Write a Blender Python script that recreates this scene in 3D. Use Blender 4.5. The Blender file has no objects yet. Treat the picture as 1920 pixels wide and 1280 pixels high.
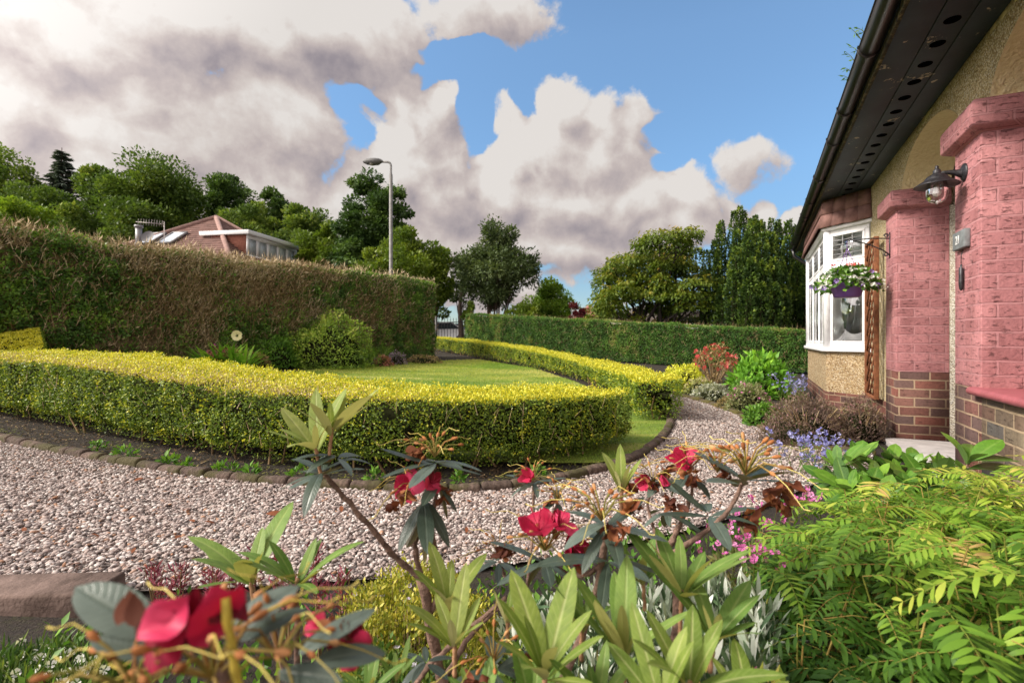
import bpy, math, random
import numpy as np
from math import pi, sin, cos, tan, atan2, sqrt, radians
from mathutils import Vector, Matrix

random.seed(11)
rng = np.random.default_rng(7)
scene = bpy.context.scene
COL = scene.collection

# ------------------------------------------------------------------ layout
CAM_H, FPX, CX, HY = 0.95, 960.0, 960.0, 636.0     # eye height, 18 mm lens on a 1920 px wide frame

def zg(x, y):
    """height of the gently rising garden at x, y"""
    x = np.asarray(x, dtype=float); y = np.asarray(y, dtype=float)
    a = 0.035 * np.clip(np.where(y < 6, np.maximum(y - 4, 0) ** 2 / 4, y - 5), 0, 15)
    b = 0.03 * np.clip(-x - 0.3, 0, 8)
    return a + b

def gz(x, y):
    return float(zg(x, y))

def at(px, py, up=0.0):
    """the ground point seen at a pixel of the photograph"""
    u, v = (px - CX) / FPX, (HY - py) / FPX
    lo, hi = 0.3, 60.0
    for _ in range(60):
        m = .5 * (lo + hi)
        if CAM_H + v * m > gz(u * m, m) + up: lo = m
        else: hi = m
    return np.array([u * lo, lo, CAM_H + v * lo])

def pt(px, py, d):
    """the point at depth d behind a pixel of the photograph"""
    return np.array([(px - CX) / FPX * d, d, CAM_H + (HY - py) / FPX * d])

# ------------------------------------------------------------------ numpy helpers
def unit(a):
    a = np.asarray(a, dtype=float)
    return a / np.maximum(np.linalg.norm(a, axis=-1, keepdims=True), 1e-9)

def _hash(i, j, k, s):
    h = (i * 374761393 + j * 668265263 + k * 2147483647 + s * 974634777) & 0xffffffff
    h = ((h ^ (h >> 13)) * 1274126177) & 0xffffffff
    return ((h ^ (h >> 16)) & 0xffff) / 65535.0

def noise3(P, scale=1.0, seed=0, octaves=1):
    P = np.asarray(P, dtype=float) * scale
    out = np.zeros(len(P)); amp = 1.0; tot = 0
    for o in range(octaves):
        f = np.floor(P).astype(np.int64); t = P - f; t = t * t * (3 - 2 * t)
        v = 0
        for dx in (0, 1):
            for dy in (0, 1):
                for dz in (0, 1):
                    w = (t[:, 0] if dx else 1 - t[:, 0]) * (t[:, 1] if dy else 1 - t[:, 1]) * (t[:, 2] if dz else 1 - t[:, 2])
                    v = v + w * _hash(f[:, 0] + dx, f[:, 1] + dy, f[:, 2] + dz, seed + o * 17)
        out += amp * v; tot += amp; amp *= .5; P = P * 2.03 + 7.1
    return out / tot

def resample(pts, n):
    pts = np.asarray(pts, dtype=float)
    d = np.r_[0, np.cumsum(np.linalg.norm(np.diff(pts[:, :2], axis=0), axis=1))]
    t = np.linspace(0, d[-1], n)
    return np.stack([np.interp(t, d, pts[:, i]) for i in range(pts.shape[1])], 1)

def smooth_line(pts, n, it=3):
    p = np.asarray(pts, dtype=float)
    for _ in range(it):
        q = [p[0]]
        for a, b in zip(p[:-1], p[1:]):
            q += [.75 * a + .25 * b, .25 * a + .75 * b]
        q.append(p[-1]); p = np.array(q)
    return resample(p, n)

def in_poly(P, poly):
    x, y = P[:, 0], P[:, 1]; c = np.zeros(len(P), bool)
    j = len(poly) - 1
    for i in range(len(poly)):
        xi, yi = poly[i][:2]; xj, yj = poly[j][:2]
        m = ((yi > y) != (yj > y)) & (x < (xj - xi) * (y - yi) / (yj - yi + 1e-12) + xi)
        c ^= m; j = i
    return c

# ------------------------------------------------------------------ objects
def tag(o, label=None, cat=None, group=None, kind=None):
    if label: o['label'] = label
    if cat: o['category'] = cat
    if group: o['group'] = group
    if kind: o['kind'] = kind
    return o

def thing(name, label, cat, loc=(0, 0, 0), rz=0.0, group=None):
    o = bpy.data.objects.new(name, None); COL.objects.link(o)
    o.location = tuple(float(v) for v in loc); o.rotation_euler = (0, 0, rz)
    o.empty_display_size = .1
    return tag(o, label, cat, group, 'thing')

def root_loc(o):
    while o.parent: o = o.parent
    return np.array(o.location)

def link(name, me, parent=None):
    o = bpy.data.objects.new(name, me); COL.objects.link(o)
    if parent: o.parent = parent
    return o

def kids(o): return list(o.children)

def copy_tree(o, parent=None):
    c = o.copy(); COL.objects.link(c)
    if parent: c.parent = parent
    for ch in kids(o): copy_tree(ch, c)
    return c

def raw_mesh(name, V, loops, totals, mat=None, attrs=None, smooth=False):
    me = bpy.data.meshes.new(name)
    V = np.ascontiguousarray(V, dtype=np.float32)
    loops = np.ascontiguousarray(loops, dtype=np.int32); totals = np.ascontiguousarray(totals, dtype=np.int32)
    me.vertices.add(len(V)); me.vertices.foreach_set('co', V.ravel())
    me.loops.add(len(loops)); me.loops.foreach_set('vertex_index', loops)
    me.polygons.add(len(totals))
    if not len(totals):
        if mat: me.materials.append(mat)
        return me
    st = np.r_[0, np.cumsum(totals)[:-1]].astype(np.int32)
    me.polygons.foreach_set('loop_start', st)
    if smooth: me.polygons.foreach_set('use_smooth', np.ones(len(totals), bool))
    for k, a in (attrs or {}).items():
        at_ = me.attributes.new(k, 'FLOAT', 'POINT')
        at_.data.foreach_set('value', np.ascontiguousarray(a, dtype=np.float32))
    me.update(calc_edges=True)
    if mat: me.materials.append(mat)
    return me

# ---- leaves and other small repeated shapes
class Tpl:
    """a small template shape: x across, y along, z up; faces as vertex tuples"""
    def __init__(s, V, F):
        s.V = np.array(V, dtype=float); s.F = F
        s.loops = np.array([i for f in F for i in f]); s.tot = np.array([len(f) for f in F])

RHOMB = Tpl([(0, 0, 0), (.5, .45, .10), (0, 1, 0), (-.5, .45, .10)], [(0, 1, 2), (0, 2, 3)])
QUAD = Tpl([(0, 0, 0), (.5, .5, 0), (0, 1, 0), (-.5, .5, 0)], [(0, 1, 2, 3)])
LEAF6 = Tpl([(0, 0, 0), (.38, .28, .08), (.42, .62, .10), (0, 1, 0), (-.42, .62, .10), (-.38, .28, .08), (0, .5, -.02)],
            [(0, 1, 6), (1, 2, 6), (2, 3, 6), (3, 4, 6), (4, 5, 6), (5, 0, 6)])
BLADE = Tpl([(-.5, 0, 0), (.5, 0, 0), (.3, .55, .04), (-.3, .55, .04), (0, 1, .12)], [(0, 1, 2, 3), (3, 2, 4)])

def grid_leaf(nl=8, nw=4, shape='lance', fold=.18):
    V, F = [], []
    for i in range(nl + 1):
        v = i / nl
        if shape == 'lance': w = max(0.04, sin(pi * min(1, v ** .95)) ** .58)
        elif shape == 'obov': w = max(0.05, sin(pi * min(1, v ** 1.35)) ** .7)
        else: w = max(.05, sin(pi * v ** .7) ** 1.0)
        if i == nl: w = 0.03
        if i == 0: w = 0.10
        for j in range(nw + 1):
            c = 2 * j / nw - 1
            edge = .06 * (abs(c) ** 3)
            V.append((.5 * c * w, v, fold * abs(c) * w * .5 - edge * w))
    for i in range(nl):
        for j in range(nw):
            a = i * (nw + 1) + j
            F.append((a, a + 1, a + nw + 2, a + nw + 1))
    t = Tpl(V, F); t.cross = np.array([2 * j / nw - 1 for i in range(nl + 1) for j in range(nw + 1)])
    return t
LANCE, OBOV = grid_leaf(9, 4, 'lance', .22), grid_leaf(8, 4, 'obov', .20)
LANCE_S = grid_leaf(4, 2, 'lance', .25)

def inst(tpl, P, Y, Nn, L, W, bend=0.0, r=None, Z=None):
    """place the template at P with long axis Y, upper side Nn: returns (V, loops, totals, attrs)"""
    P = np.asarray(P, float); n = len(P)
    Y = unit(np.broadcast_to(Y, (n, 3))); Nn = np.broadcast_to(np.asarray(Nn, float), (n, 3))
    X = unit(np.cross(Y, Nn)); Nn = np.cross(X, Y)
    L = np.broadcast_to(np.asarray(L, float), (n,)); W = np.broadcast_to(np.asarray(W, float), (n,))
    Z = L if Z is None else np.broadcast_to(np.asarray(Z, float), (n,))
    bend = np.broadcast_to(np.asarray(bend, float), (n,))
    t = tpl.V
    zz = t[None, :, 2] * np.where(Z is L, W, Z)[:, None] + bend[:, None] * (t[None, :, 1] ** 2) * L[:, None]
    yy = t[None, :, 1] * L[:, None] * (1 - .25 * np.abs(bend)[:, None] * t[None, :, 1])
    V = P[:, None] + (t[None, :, 0] * W[:, None])[..., None] * X[:, None] + yy[..., None] * Y[:, None] + zz[..., None] * Nn[:, None]
    k = len(t)
    loops = (tpl.loops[None] + (np.arange(n) * k)[:, None]).ravel()
    tot = np.tile(tpl.tot, n)
    if r is None: r = rng.random(n)
    attrs = {'r': np.repeat(np.broadcast_to(r, (n,)), k), 'v': np.tile(t[:, 1], n)}
    attrs['c'] = np.tile(getattr(tpl, 'cross', t[:, 0] * 2), n)
    return [V.reshape(-1, 3), loops, tot, attrs]

def join_raw(parts):
    Vs, Ls, Ts, A = [], [], [], {}
    off = 0
    keys = set(k for p in parts for k in p[3])
    for V, l, t, a in parts:
        Vs.append(V); Ls.append(l + off); Ts.append(t); off += len(V)
        for k in keys: A.setdefault(k, []).append(a.get(k, np.zeros(len(V))))
    return [np.concatenate(Vs), np.concatenate(Ls), np.concatenate(Ts), {k: np.concatenate(v) for k, v in A.items()}]

def raw_obj(name, raw, mat, parent=None, smooth=False, local=False):
    V, l, t, a = raw
    if parent is not None and not local: V = V - root_loc(parent)
    return link(name, raw_mesh(name, V, l, t, mat, a, smooth), parent)

def tri_sample(V, F, n):
    """n random points on triangles F (k x 3): points, normals, face index"""
    V = np.asarray(V, float); F = np.asarray(F)
    a, b, c = V[F[:, 0]], V[F[:, 1]], V[F[:, 2]]
    cr = np.cross(b - a, c - a); ar = np.linalg.norm(cr, axis=1)
    i = rng.choice(len(F), n, p=ar / ar.sum())
    u, v = rng.random(n), rng.random(n); m = u + v > 1
    u[m], v[m] = 1 - u[m], 1 - v[m]
    return a[i] + u[:, None] * (b - a)[i] + v[:, None] * (c - a)[i], unit(cr[i]), i

def rand_dirs(n): return unit(rng.normal(size=(n, 3)))

def leaves_on(P, Nn, size, ratio=.6, flop=.7, up=.25, tpl=RHOMB, r=None, bend=0.0, jit=.35):
    """leaves growing out of a surface with normals Nn"""
    n = len(P)
    Yd = unit(Nn * flop + rand_dirs(n) * .9 + np.array([0, 0, up]))
    nn = unit(Nn + rand_dirs(n) * .6 + np.array([0, 0, .35]))
    L = size * (1 - jit + 2 * jit * rng.random(n))
    return inst(tpl, P, Yd, nn, L, L * ratio, bend, r)

# ---- hard surfaces
class MB:
    def __init__(s): s.V, s.F = [], []
    def add(s, V, F):
        o = len(s.V); s.V += [tuple(float(c) for c in v) for v in V]; s.F += [tuple(i + o for i in f) for f in F]; return s
    def box(s, x0, x1, y0, y1, z0, z1):
        return s.add([(x0, y0, z0), (x1, y0, z0), (x1, y1, z0), (x0, y1, z0), (x0, y0, z1), (x1, y0, z1), (x1, y1, z1), (x0, y1, z1)],
                     [(0, 3, 2, 1), (4, 5, 6, 7), (0, 1, 5, 4), (1, 2, 6, 5), (2, 3, 7, 6), (3, 0, 4, 7)])
    def prism(s, poly, z0, z1):
        n = len(poly)
        return s.add([(p[0], p[1], z0) for p in poly] + [(p[0], p[1], z1) for p in poly],
                     [tuple(range(n))[::-1], tuple(range(n, 2 * n))] + [(i, (i + 1) % n, n + (i + 1) % n, n + i) for i in range(n)])
    def bar(s, a, b, w, h, up=(0, 0, 1)):
        a, b = np.array(a, float), np.array(b, float); d = unit(b - a); u = np.array(up, float)
        x = unit(np.cross(d, u)) * w / 2; z = unit(np.cross(x, d)) * h / 2
        V = [p + i * x + j * z for p in (a, b) for i, j in ((-1, -1), (1, -1), (1, 1), (-1, 1))]
        return s.add(V, [(0, 3, 2, 1), (4, 5, 6, 7), (0, 1, 5, 4), (1, 2, 6, 5), (2, 3, 7, 6), (3, 0, 4, 7)])
    def tube(s, pts, rad, n=8, cap=True):
        pts = [np.array(p, float) for p in pts]; m = len(pts)
        rad = [rad] * m if np.isscalar(rad) else rad
        V, F = [], []; ref = None
        for i, p in enumerate(pts):
            t = unit(pts[min(i + 1, m - 1)] - pts[max(i - 1, 0)])
            if ref is None: ref = np.array([0, 0, 1.]) if abs(t[2]) < .9 else np.array([1., 0, 0])
            x = unit(np.cross(t, ref)); y = np.cross(x, t); ref = y
            for k in range(n):
                a = 2 * pi * k / n; V.append(p + rad[i] * (cos(a) * x + sin(a) * y))
        for i in range(m - 1):
            for k in range(n):
                F.append((i * n + k, i * n + (k + 1) % n, (i + 1) * n + (k + 1) % n, (i + 1) * n + k))
        if cap: F += [tuple(range(n))[::-1], tuple(range((m - 1) * n, m * n))]
        return s.add(V, F)
    def lathe(s, prof, c=(0, 0, 0), n=24, M=None):
        V, F = [], []
        for r, z in prof:
            for k in range(n):
                a = 2 * pi * k / n; v = Vector((r * cos(a), r * sin(a), z))
                if M is not None: v = M @ v
                V.append((v[0] + c[0], v[1] + c[1], v[2] + c[2]))
        for i in range(len(prof) - 1):
            for k in range(n):
                F.append((i * n + k, i * n + (k + 1) % n, (i + 1) * n + (k + 1) % n, (i + 1) * n + k))
        return s.add(V, F)
    def build(s, name, mat, parent=None, smooth=False, bevel=0.0, local=False, seg=2):
        V = np.array(s.V, float)
        if parent is not None and not local: V = V - root_loc(parent)
        tot = [len(f) for f in s.F]
        me = raw_mesh(name, V, [i for f in s.F for i in f], tot, mat, None, smooth)
        o = link(name, me, parent)
        if bevel:
            b = o.modifiers.new('bevel', 'BEVEL'); b.width = bevel; b.segments = seg; b.limit_method = 'ANGLE'
        return o

def tube_raw(lines, n=5):
    """many tapered tubes as one raw: lines = [(pts, radii, r)]"""
    m = MB(); rr = []
    for pts, rad, r in lines:
        a = len(m.V); m.tube(pts, rad, n, cap=False); rr += [r] * (len(m.V) - a)
    V = np.array(m.V); rr = np.array(rr, float)
    return [V, np.array([i for f in m.F for i in f]), np.array([len(f) for f in m.F]), {'r': rr, 'v': np.zeros(len(V)), 'c': np.zeros(len(V))}]

# ------------------------------------------------------------------ materials
def new_mat(name):
    m = bpy.data.materials.new(name); m.use_nodes = True
    nt = m.node_tree; nt.nodes.clear()
    return m, nt

def nd(nt, typ, props=None, **ins):
    n = nt.nodes.new(typ)
    for k, v in (props or {}).items(): setattr(n, k, v)
    for k, v in ins.items():
        key = int(k[1:]) if k[0] == 'i' and k[1:].isdigit() else k.replace('_', ' ')
        s = n.inputs[key]
        if isinstance(v, bpy.types.NodeSocket): nt.links.new(v, s)
        else:
            if isinstance(v, tuple) and s.type == 'RGBA' and len(v) == 3: v = v + (1,)
            s.default_value = v
    return n

def ramp(nt, fac, stops, interp='LINEAR'):
    n = nt.nodes.new('ShaderNodeValToRGB'); cr = n.color_ramp; cr.interpolation = interp
    while len(cr.elements) < len(stops): cr.elements.new(.5)
    for e, (p, c) in zip(cr.elements, stops):
        e.position = p; e.color = tuple(c) + (1,) if len(c) == 3 else c
    if fac is not None: nt.links.new(fac, n.inputs[0])
    return n.outputs[0]

def math_(nt, op, a, b=0.0, c=0.0, clamp=False):
    n = nt.nodes.new('ShaderNodeMath'); n.operation = op; n.use_clamp = clamp
    for i, v in enumerate((a, b, c)):
        if isinstance(v, bpy.types.NodeSocket): nt.links.new(v, n.inputs[i])
        else: n.inputs[i].default_value = v
    return n.outputs[0]

def mixc(nt, f, a, b, mode='MIX'):
    n = nt.nodes.new('ShaderNodeMix'); n.data_type = 'RGBA'; n.blend_type = mode
    for i, v in ((0, f), (6, a), (7, b)):
        if isinstance(v, bpy.types.NodeSocket): nt.links.new(v, n.inputs[i])
        else: n.inputs[i].default_value = v if not isinstance(v, tuple) else (v + (1,) if len(v) == 3 else v)
    return n.outputs[2]

def out(nt, sh): nt.links.new(sh, nd(nt, 'ShaderNodeOutputMaterial').inputs[0])

def attr(nt, name): return nd(nt, 'ShaderNodeAttribute', {'attribute_name': name}).outputs['Fac']

def objco(nt): return nd(nt, 'ShaderNodeTexCoord').outputs['Object']

def noise_n(nt, vec, scale, detail=4, rough=.55):
    n = nd(nt, 'ShaderNodeTexNoise', Scale=scale, Detail=detail, Roughness=rough)
    if vec is not None: nt.links.new(vec, n.inputs['Vector'])
    return n.outputs['Fac']

def mat_leaf(name, stops, trans=.3, rough=.5, spec=.3, under=None, vein=None, tint=1.25, big=0.0, gain=1.4, vside=1.0):
    """leaf: colour from the per-leaf number r; light passes through"""
    m, nt = new_mat(name)
    g_ = 1.0 if 'petal' in name or 'silver' in name or 'privet' in name or 'clipped' in name else gain
    stops = [(p_, tuple(min(.85, v_ * g_) for v_ in c_)) for p_, c_ in stops]
    if under: under = tuple(min(.85, v_ * g_) for v_ in under)
    r = attr(nt, 'r')
    c = ramp(nt, r, stops)
    if big:
        nz = noise_n(nt, objco(nt), big, 3)
        c = mixc(nt, 1.0, c, ramp(nt, nz, [(.3, (.72, .74, .70)), (.7, (1.2, 1.18, 1.1))]), 'MULTIPLY')
    if vein:
        cr = math_(nt, 'ABSOLUTE', attr(nt, 'c'))
        mid = math_(nt, 'SUBTRACT', 1.0, math_(nt, 'MULTIPLY', cr, 5.0), clamp=True)
        v = attr(nt, 'v')
        w = nd(nt, 'ShaderNodeTexWave', {'bands_direction': 'X'}, Scale=1.0, Distortion=.4)
        side = math_(nt, 'SINE', math_(nt, 'MULTIPLY', math_(nt, 'SUBTRACT', v, math_(nt, 'MULTIPLY', cr, .16)), 75.0))
        side = math_(nt, 'MULTIPLY', math_(nt, 'SUBTRACT', side, .55, clamp=True), .45)
        nt.nodes.remove(w)
        c = mixc(nt, math_(nt, 'MULTIPLY', math_(nt, 'MAXIMUM', mid, math_(nt, 'MULTIPLY', side, vside)), .55), c, vein)
        nz = noise_n(nt, objco(nt), 60.0, 3)
        c = mixc(nt, 1.0, c, ramp(nt, nz, [(.3, (.8, .82, .78)), (.7, (1.15, 1.12, 1.08))]), 'MULTIPLY')
    if under:
        bf = nd(nt, 'ShaderNodeNewGeometry').outputs['Backfacing']
        c = mixc(nt, bf, c, under)
    p = nd(nt, 'ShaderNodeBsdfPrincipled', Base_Color=c, Roughness=rough)
    p.inputs['Specular IOR Level'].default_value = spec
    if vein:
        b = nd(nt, 'ShaderNodeBump', Strength=.35, Distance=.002, Height=math_(nt, 'SUBTRACT', 0.0, math_(nt, 'MAXIMUM', mid, side)))
        nt.links.new(b.outputs[0], p.inputs['Normal'])
    if trans:
        tc = mixc(nt, 1.0, c, (tint, tint, tint * .55), 'MULTIPLY')
        t = nd(nt, 'ShaderNodeBsdfTranslucent', Color=tc)
        mx = nd(nt, 'ShaderNodeMixShader', i0=trans, i1=p.outputs[0], i2=t.outputs[0])
        out(nt, mx.outputs[0])
    else: out(nt, p.outputs[0])
    return m

def mat_plain(name, col, rough=.6, spec=.5, metal=0.0, var=0.0, scale=30.0, bump=0.0, bscale=80.0, col2=None):
    m, nt = new_mat(name)
    c = col
    if var or col2:
        nz = noise_n(nt, objco(nt), scale, 5)
        lo = col2 if col2 else tuple(v * (1 - var) for v in col); hi = col if col2 else tuple(min(1, v * (1 + var)) for v in col)
        c = ramp(nt, nz, [(.35, lo), (.65, hi)])
    p = nd(nt, 'ShaderNodeBsdfPrincipled', Base_Color=c, Roughness=rough, Metallic=metal)
    p.inputs['Specular IOR Level'].default_value = spec
    if bump:
        b = nd(nt, 'ShaderNodeBump', Strength=bump, Distance=.01, Height=noise_n(nt, objco(nt), bscale, 4))
        nt.links.new(b.outputs[0], p.inputs['Normal'])
    out(nt, p.outputs[0]); return m

def mat_ramp(name, stops, rough=.8, spec=.2, bump=0.0, bscale=60.0):
    m, nt = new_mat(name)
    c = ramp(nt, attr(nt, 'r'), stops)
    nz = noise_n(nt, objco(nt), 90.0, 3)
    c = mixc(nt, 1.0, c, ramp(nt, nz, [(.3, (.75, .75, .75)), (.7, (1.15, 1.15, 1.15))]), 'MULTIPLY')
    p = nd(nt, 'ShaderNodeBsdfPrincipled', Base_Color=c, Roughness=rough)
    p.inputs['Specular IOR Level'].default_value = spec
    if bump:
        b = nd(nt, 'ShaderNodeBump', Strength=bump, Distance=.006, Height=noise_n(nt, objco(nt), bscale, 4))
        nt.links.new(b.outputs[0], p.inputs['Normal'])
    out(nt, p.outputs[0]); return m

def mat_glass(name, tint=(1, 1, 1), refl=.12):
    m, nt = new_mat(name)
    t = nd(nt, 'ShaderNodeBsdfTransparent', Color=tint)
    g = nd(nt, 'ShaderNodeBsdfGlossy', Color=(1, 1, 1), Roughness=.02)
    fr = nd(nt, 'ShaderNodeFresnel', IOR=1.5)
    f = math_(nt, 'ADD', fr.outputs[0], refl, clamp=True)
    out(nt, nd(nt, 'ShaderNodeMixShader', i0=f, i1=t.outputs[0], i2=g.outputs[0]).outputs[0])
    return m
# ------------------------------------------------------------------ camera
cam = bpy.data.cameras.new('camera'); cam.lens = 18; cam.sensor_width = 36; cam.sensor_fit = 'HORIZONTAL'
cam.clip_start = .02; cam.clip_end = 3000; cam.shift_y = -4 / 1920
cam.dof.use_dof = True; cam.dof.focus_distance = 2.1; cam.dof.aperture_fstop = 5.0
cam_o = bpy.data.objects.new('camera', cam); COL.objects.link(cam_o)
cam_o.location = (0, 0, CAM_H); cam_o.rotation_euler = (pi / 2, 0, 0)
scene.camera = cam_o
vs = scene.view_settings
vs.view_transform = 'Standard'; vs.look = 'None'; vs.gamma = 1; vs.exposure = EXPOSURE = 1.05; vs.use_curve_mapping = False
scene.cycles.max_bounces = 8; scene.cycles.diffuse_bounces = 4; scene.cycles.transparent_max_bounces = 12
scene.cycles.use_denoising = True

# ------------------------------------------------------------------ sun and sky
SUN_AZ, SUN_EL = radians(-100), radians(38)
sd = np.array([sin(SUN_AZ) * cos(SUN_EL), cos(SUN_AZ) * cos(SUN_EL), sin(SUN_EL)])
sun = bpy.data.lights.new('sun', 'SUN'); sun.energy = 2.5; sun.angle = radians(12); sun.color = (1.0, .93, .82)
sun_o = bpy.data.objects.new('sun', sun); COL.objects.link(sun_o)
sun_o.rotation_euler = Vector((-sd[0], -sd[1], -sd[2])).to_track_quat('-Z', 'Y').to_euler()

def azel(px, py):
    u, v = (px - CX) / FPX, (HY - py) / FPX
    a = math.atan(u); return a, math.atan(v * cos(a))

# clouds: centre and half sizes as degrees-like angles, weight
BLOBS = [(330, 270, 330, 150, 1.0), (520, 250, 175, 130, 1.0), (160, 350, 220, 110, .9), (430, 370, 280, 90, .9),
         (100, 50, 340, 130, 1.0), (380, 30, 300, 120, 1.0), (30, 210, 150, 150, .9),
         (620, 65, 230, 115, 1.0), (720, 60, 100, 90, .9), (520, 95, 180, 85, .9),
         (930, 20, 145, 75, .8), (770, 215, 75, 72, 1.0), (800, 285, 105, 95, 1.0), (745, 330, 115, 110, 1.0), (835, 370, 105, 110, .9),
         (1085, 215, 58, 58, 1.0), (1025, 270, 115, 90, 1.0), (955, 300, 70, 62, .95), (1115, 305, 115, 85, 1.0), (1200, 250, 52, 58, .8),
         (1060, 375, 170, 75, 1.0), (930, 370, 95, 85, .9), (1180, 395, 130, 62, .9), (1285, 385, 58, 55, .9),
         (900, 460, 220, 70, .9), (1060, 465, 230, 50, .9), (1235, 435, 120, 55, .8),
         (1392, 315, 62, 40, .42), (1372, 392, 40, 30, .45), (1432, 398, 32, 32, .8), (1492, 408, 34, 24, .8), (960, 545, 230, 45, .55), (300, 440, 420, 80, .85), (620, 430, 200, 90, .85), (770, 470, 160, 80, .85), (735, 185, 40, 36, .9), (800, 185, 42, 38, .9), (720, 400, 150, 100, .9), (250, 170, 90, 60, .9), (860, 320, 50, 60, .8), (1130, 250, 60, 55, .9), (985, 265, 60, 50, .9), (560, 500, 260, 70, .8), (860, 520, 180, 40, .7)]
HOLES = [(668, 190, 40, 30, .42), (655, 250, 26, 85, .40), (800, 138, 80, 18, .5), (885, 205, 50, 70, .75), (905, 255, 30, 45, .5), (880, 125, 110, 42, .8), (1010, 195, 40, 40, .5), (1270, 280, 50, 60, .6), (1080, 540, 110, 26, .5), (1230, 330, 30, 26, .4)]
DARK = [(620, 140, 200, 50, .8), (940, 40, 150, 60, .75), (60, 250, 190, 110, .18), (180, 40, 300, 100, .15),
        (830, 400, 110, 80, .75), (760, 390, 90, 70, .55), (1190, 240, 90, 48, .7), (1010, 405, 230, 34, .45), (1100, 452, 280, 46, .95),
        (890, 445, 160, 80, .85), (250, 225, 90, 50, .3), (560, 395, 160, 46, .5), (1392, 318, 90, 60, .8), (1372, 395, 60, 40, .7), (1240, 440, 150, 40, .5)]

def blob_field(nt, co, blobs, k):
    acc = None
    for px, py, rx, ry, w in blobs:
        a, e = azel(px, py); a1, _ = azel(px + rx, py); a0, _ = azel(px - rx, py); _, e1 = azel(px, py - ry); _, e0 = azel(px, py + ry)
        ra, re = (a1 - a0) / 2, (e1 - e0) / 2
        v = nt.nodes.new('ShaderNodeVectorMath'); v.operation = 'MULTIPLY_ADD'
        nt.links.new(co, v.inputs[0]); v.inputs[1].default_value = (1 / ra, 1 / re, 0); v.inputs[2].default_value = (-a / ra, -e / re, 0)
        l = nt.nodes.new('ShaderNodeVectorMath'); l.operation = 'LENGTH'; nt.links.new(v.outputs[0], l.inputs[0])
        f = math_(nt, 'MULTIPLY_ADD', l.outputs['Value'], -w, w)
        acc = f if acc is None else math_(nt, 'SMOOTH_MAX', acc, f, k)
    return acc

g = bpy.data.node_groups.new('cloud_density', 'ShaderNodeTree')
g.interface.new_socket('Vector', in_out='INPUT', socket_type='NodeSocketVector')
g.interface.new_socket('Density', in_out='OUTPUT', socket_type='NodeSocketFloat')
g.interface.new_socket('Dark', in_out='OUTPUT', socket_type='NodeSocketFloat')
g.interface.new_socket('Fine', in_out='OUTPUT', socket_type='NodeSocketFloat')
gi = g.nodes.new('NodeGroupInput'); go = g.nodes.new('NodeGroupOutput')
d0 = gi.outputs[0]
def warp(v, scale, amp, detail):
    n = nd(g, 'ShaderNodeTexNoise', Vector=v, Scale=scale, Detail=detail)
    s = nd(g, 'ShaderNodeVectorMath', {'operation': 'MULTIPLY_ADD'}, i0=n.outputs['Color'], i1=(amp, amp, amp), i2=(-amp / 2, -amp / 2, -amp / 2))
    return nd(g, 'ShaderNodeVectorMath', {'operation': 'ADD'}, i0=v, i1=s.outputs[0]).outputs[0]
dv = warp(d0, 5.0, .13, 2.0)
dv = warp(dv, 17.0, .050, 4.0)
sx = nd(g, 'ShaderNodeSeparateXYZ', i0=dv)
az_n = math_(g, 'ARCTAN2', sx.outputs[0], sx.outputs[1])
el_n = math_(g, 'ARCSINE', sx.outputs[2])
co = nd(g, 'ShaderNodeCombineXYZ', i0=az_n, i1=el_n).outputs[0]
B = blob_field(g, co, BLOBS, .12)
HO = blob_field(g, co, HOLES, .05)
B = math_(g, 'SUBTRACT', B, math_(g, 'MULTIPLY', math_(g, 'MAXIMUM', HO, 0.0), 1.25))
S = blob_field(g, co, DARK, .1)
# open sky elsewhere: broken cloud, thickened to add fill light
fb = noise_n(g, d0, 2.2, 5.0)
mask = math_(g, 'SMOOTHSTEP' if False else 'MULTIPLY', math_(g, 'SUBTRACT', math_(g, 'ABSOLUTE', az_n), .95, clamp=True), 5.0, clamp=True)
hi = math_(g, 'MULTIPLY', math_(g, 'SUBTRACT', el_n, .70, clamp=True), 6.0, clamp=True)
mask = math_(g, 'MAXIMUM', mask, hi)
gen = math_(g, 'MULTIPLY', math_(g, 'SUBTRACT', fb, .30), 3.0)
gen = math_(g, 'SUBTRACT', math_(g, 'MULTIPLY', math_(g, 'ADD', gen, 1.0), mask), 1.0)
B = math_(g, 'MAXIMUM', B, gen)
vor = nd(g, 'ShaderNodeTexVoronoi', {'feature': 'SMOOTH_F1', 'normalize': True, 'voronoi_dimensions': '2D'}, Vector=co, Scale=12.0, Detail=4.0, Roughness=.5, Lacunarity=2.3, Smoothness=.3)
puff = math_(g, 'SUBTRACT', .42, vor.outputs['Distance'])
fb2 = math_(g, 'SUBTRACT', noise_n(g, d0, 26.0, 6.0, .6), .5)
fine = math_(g, 'MULTIPLY_ADD', puff, .62, math_(g, 'MULTIPLY', fb2, .60))
D = math_(g, 'ADD', B, fine)
g.links.new(D, go.inputs[0]); g.links.new(S, go.inputs[1]); g.links.new(fine, go.inputs[2])

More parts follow.
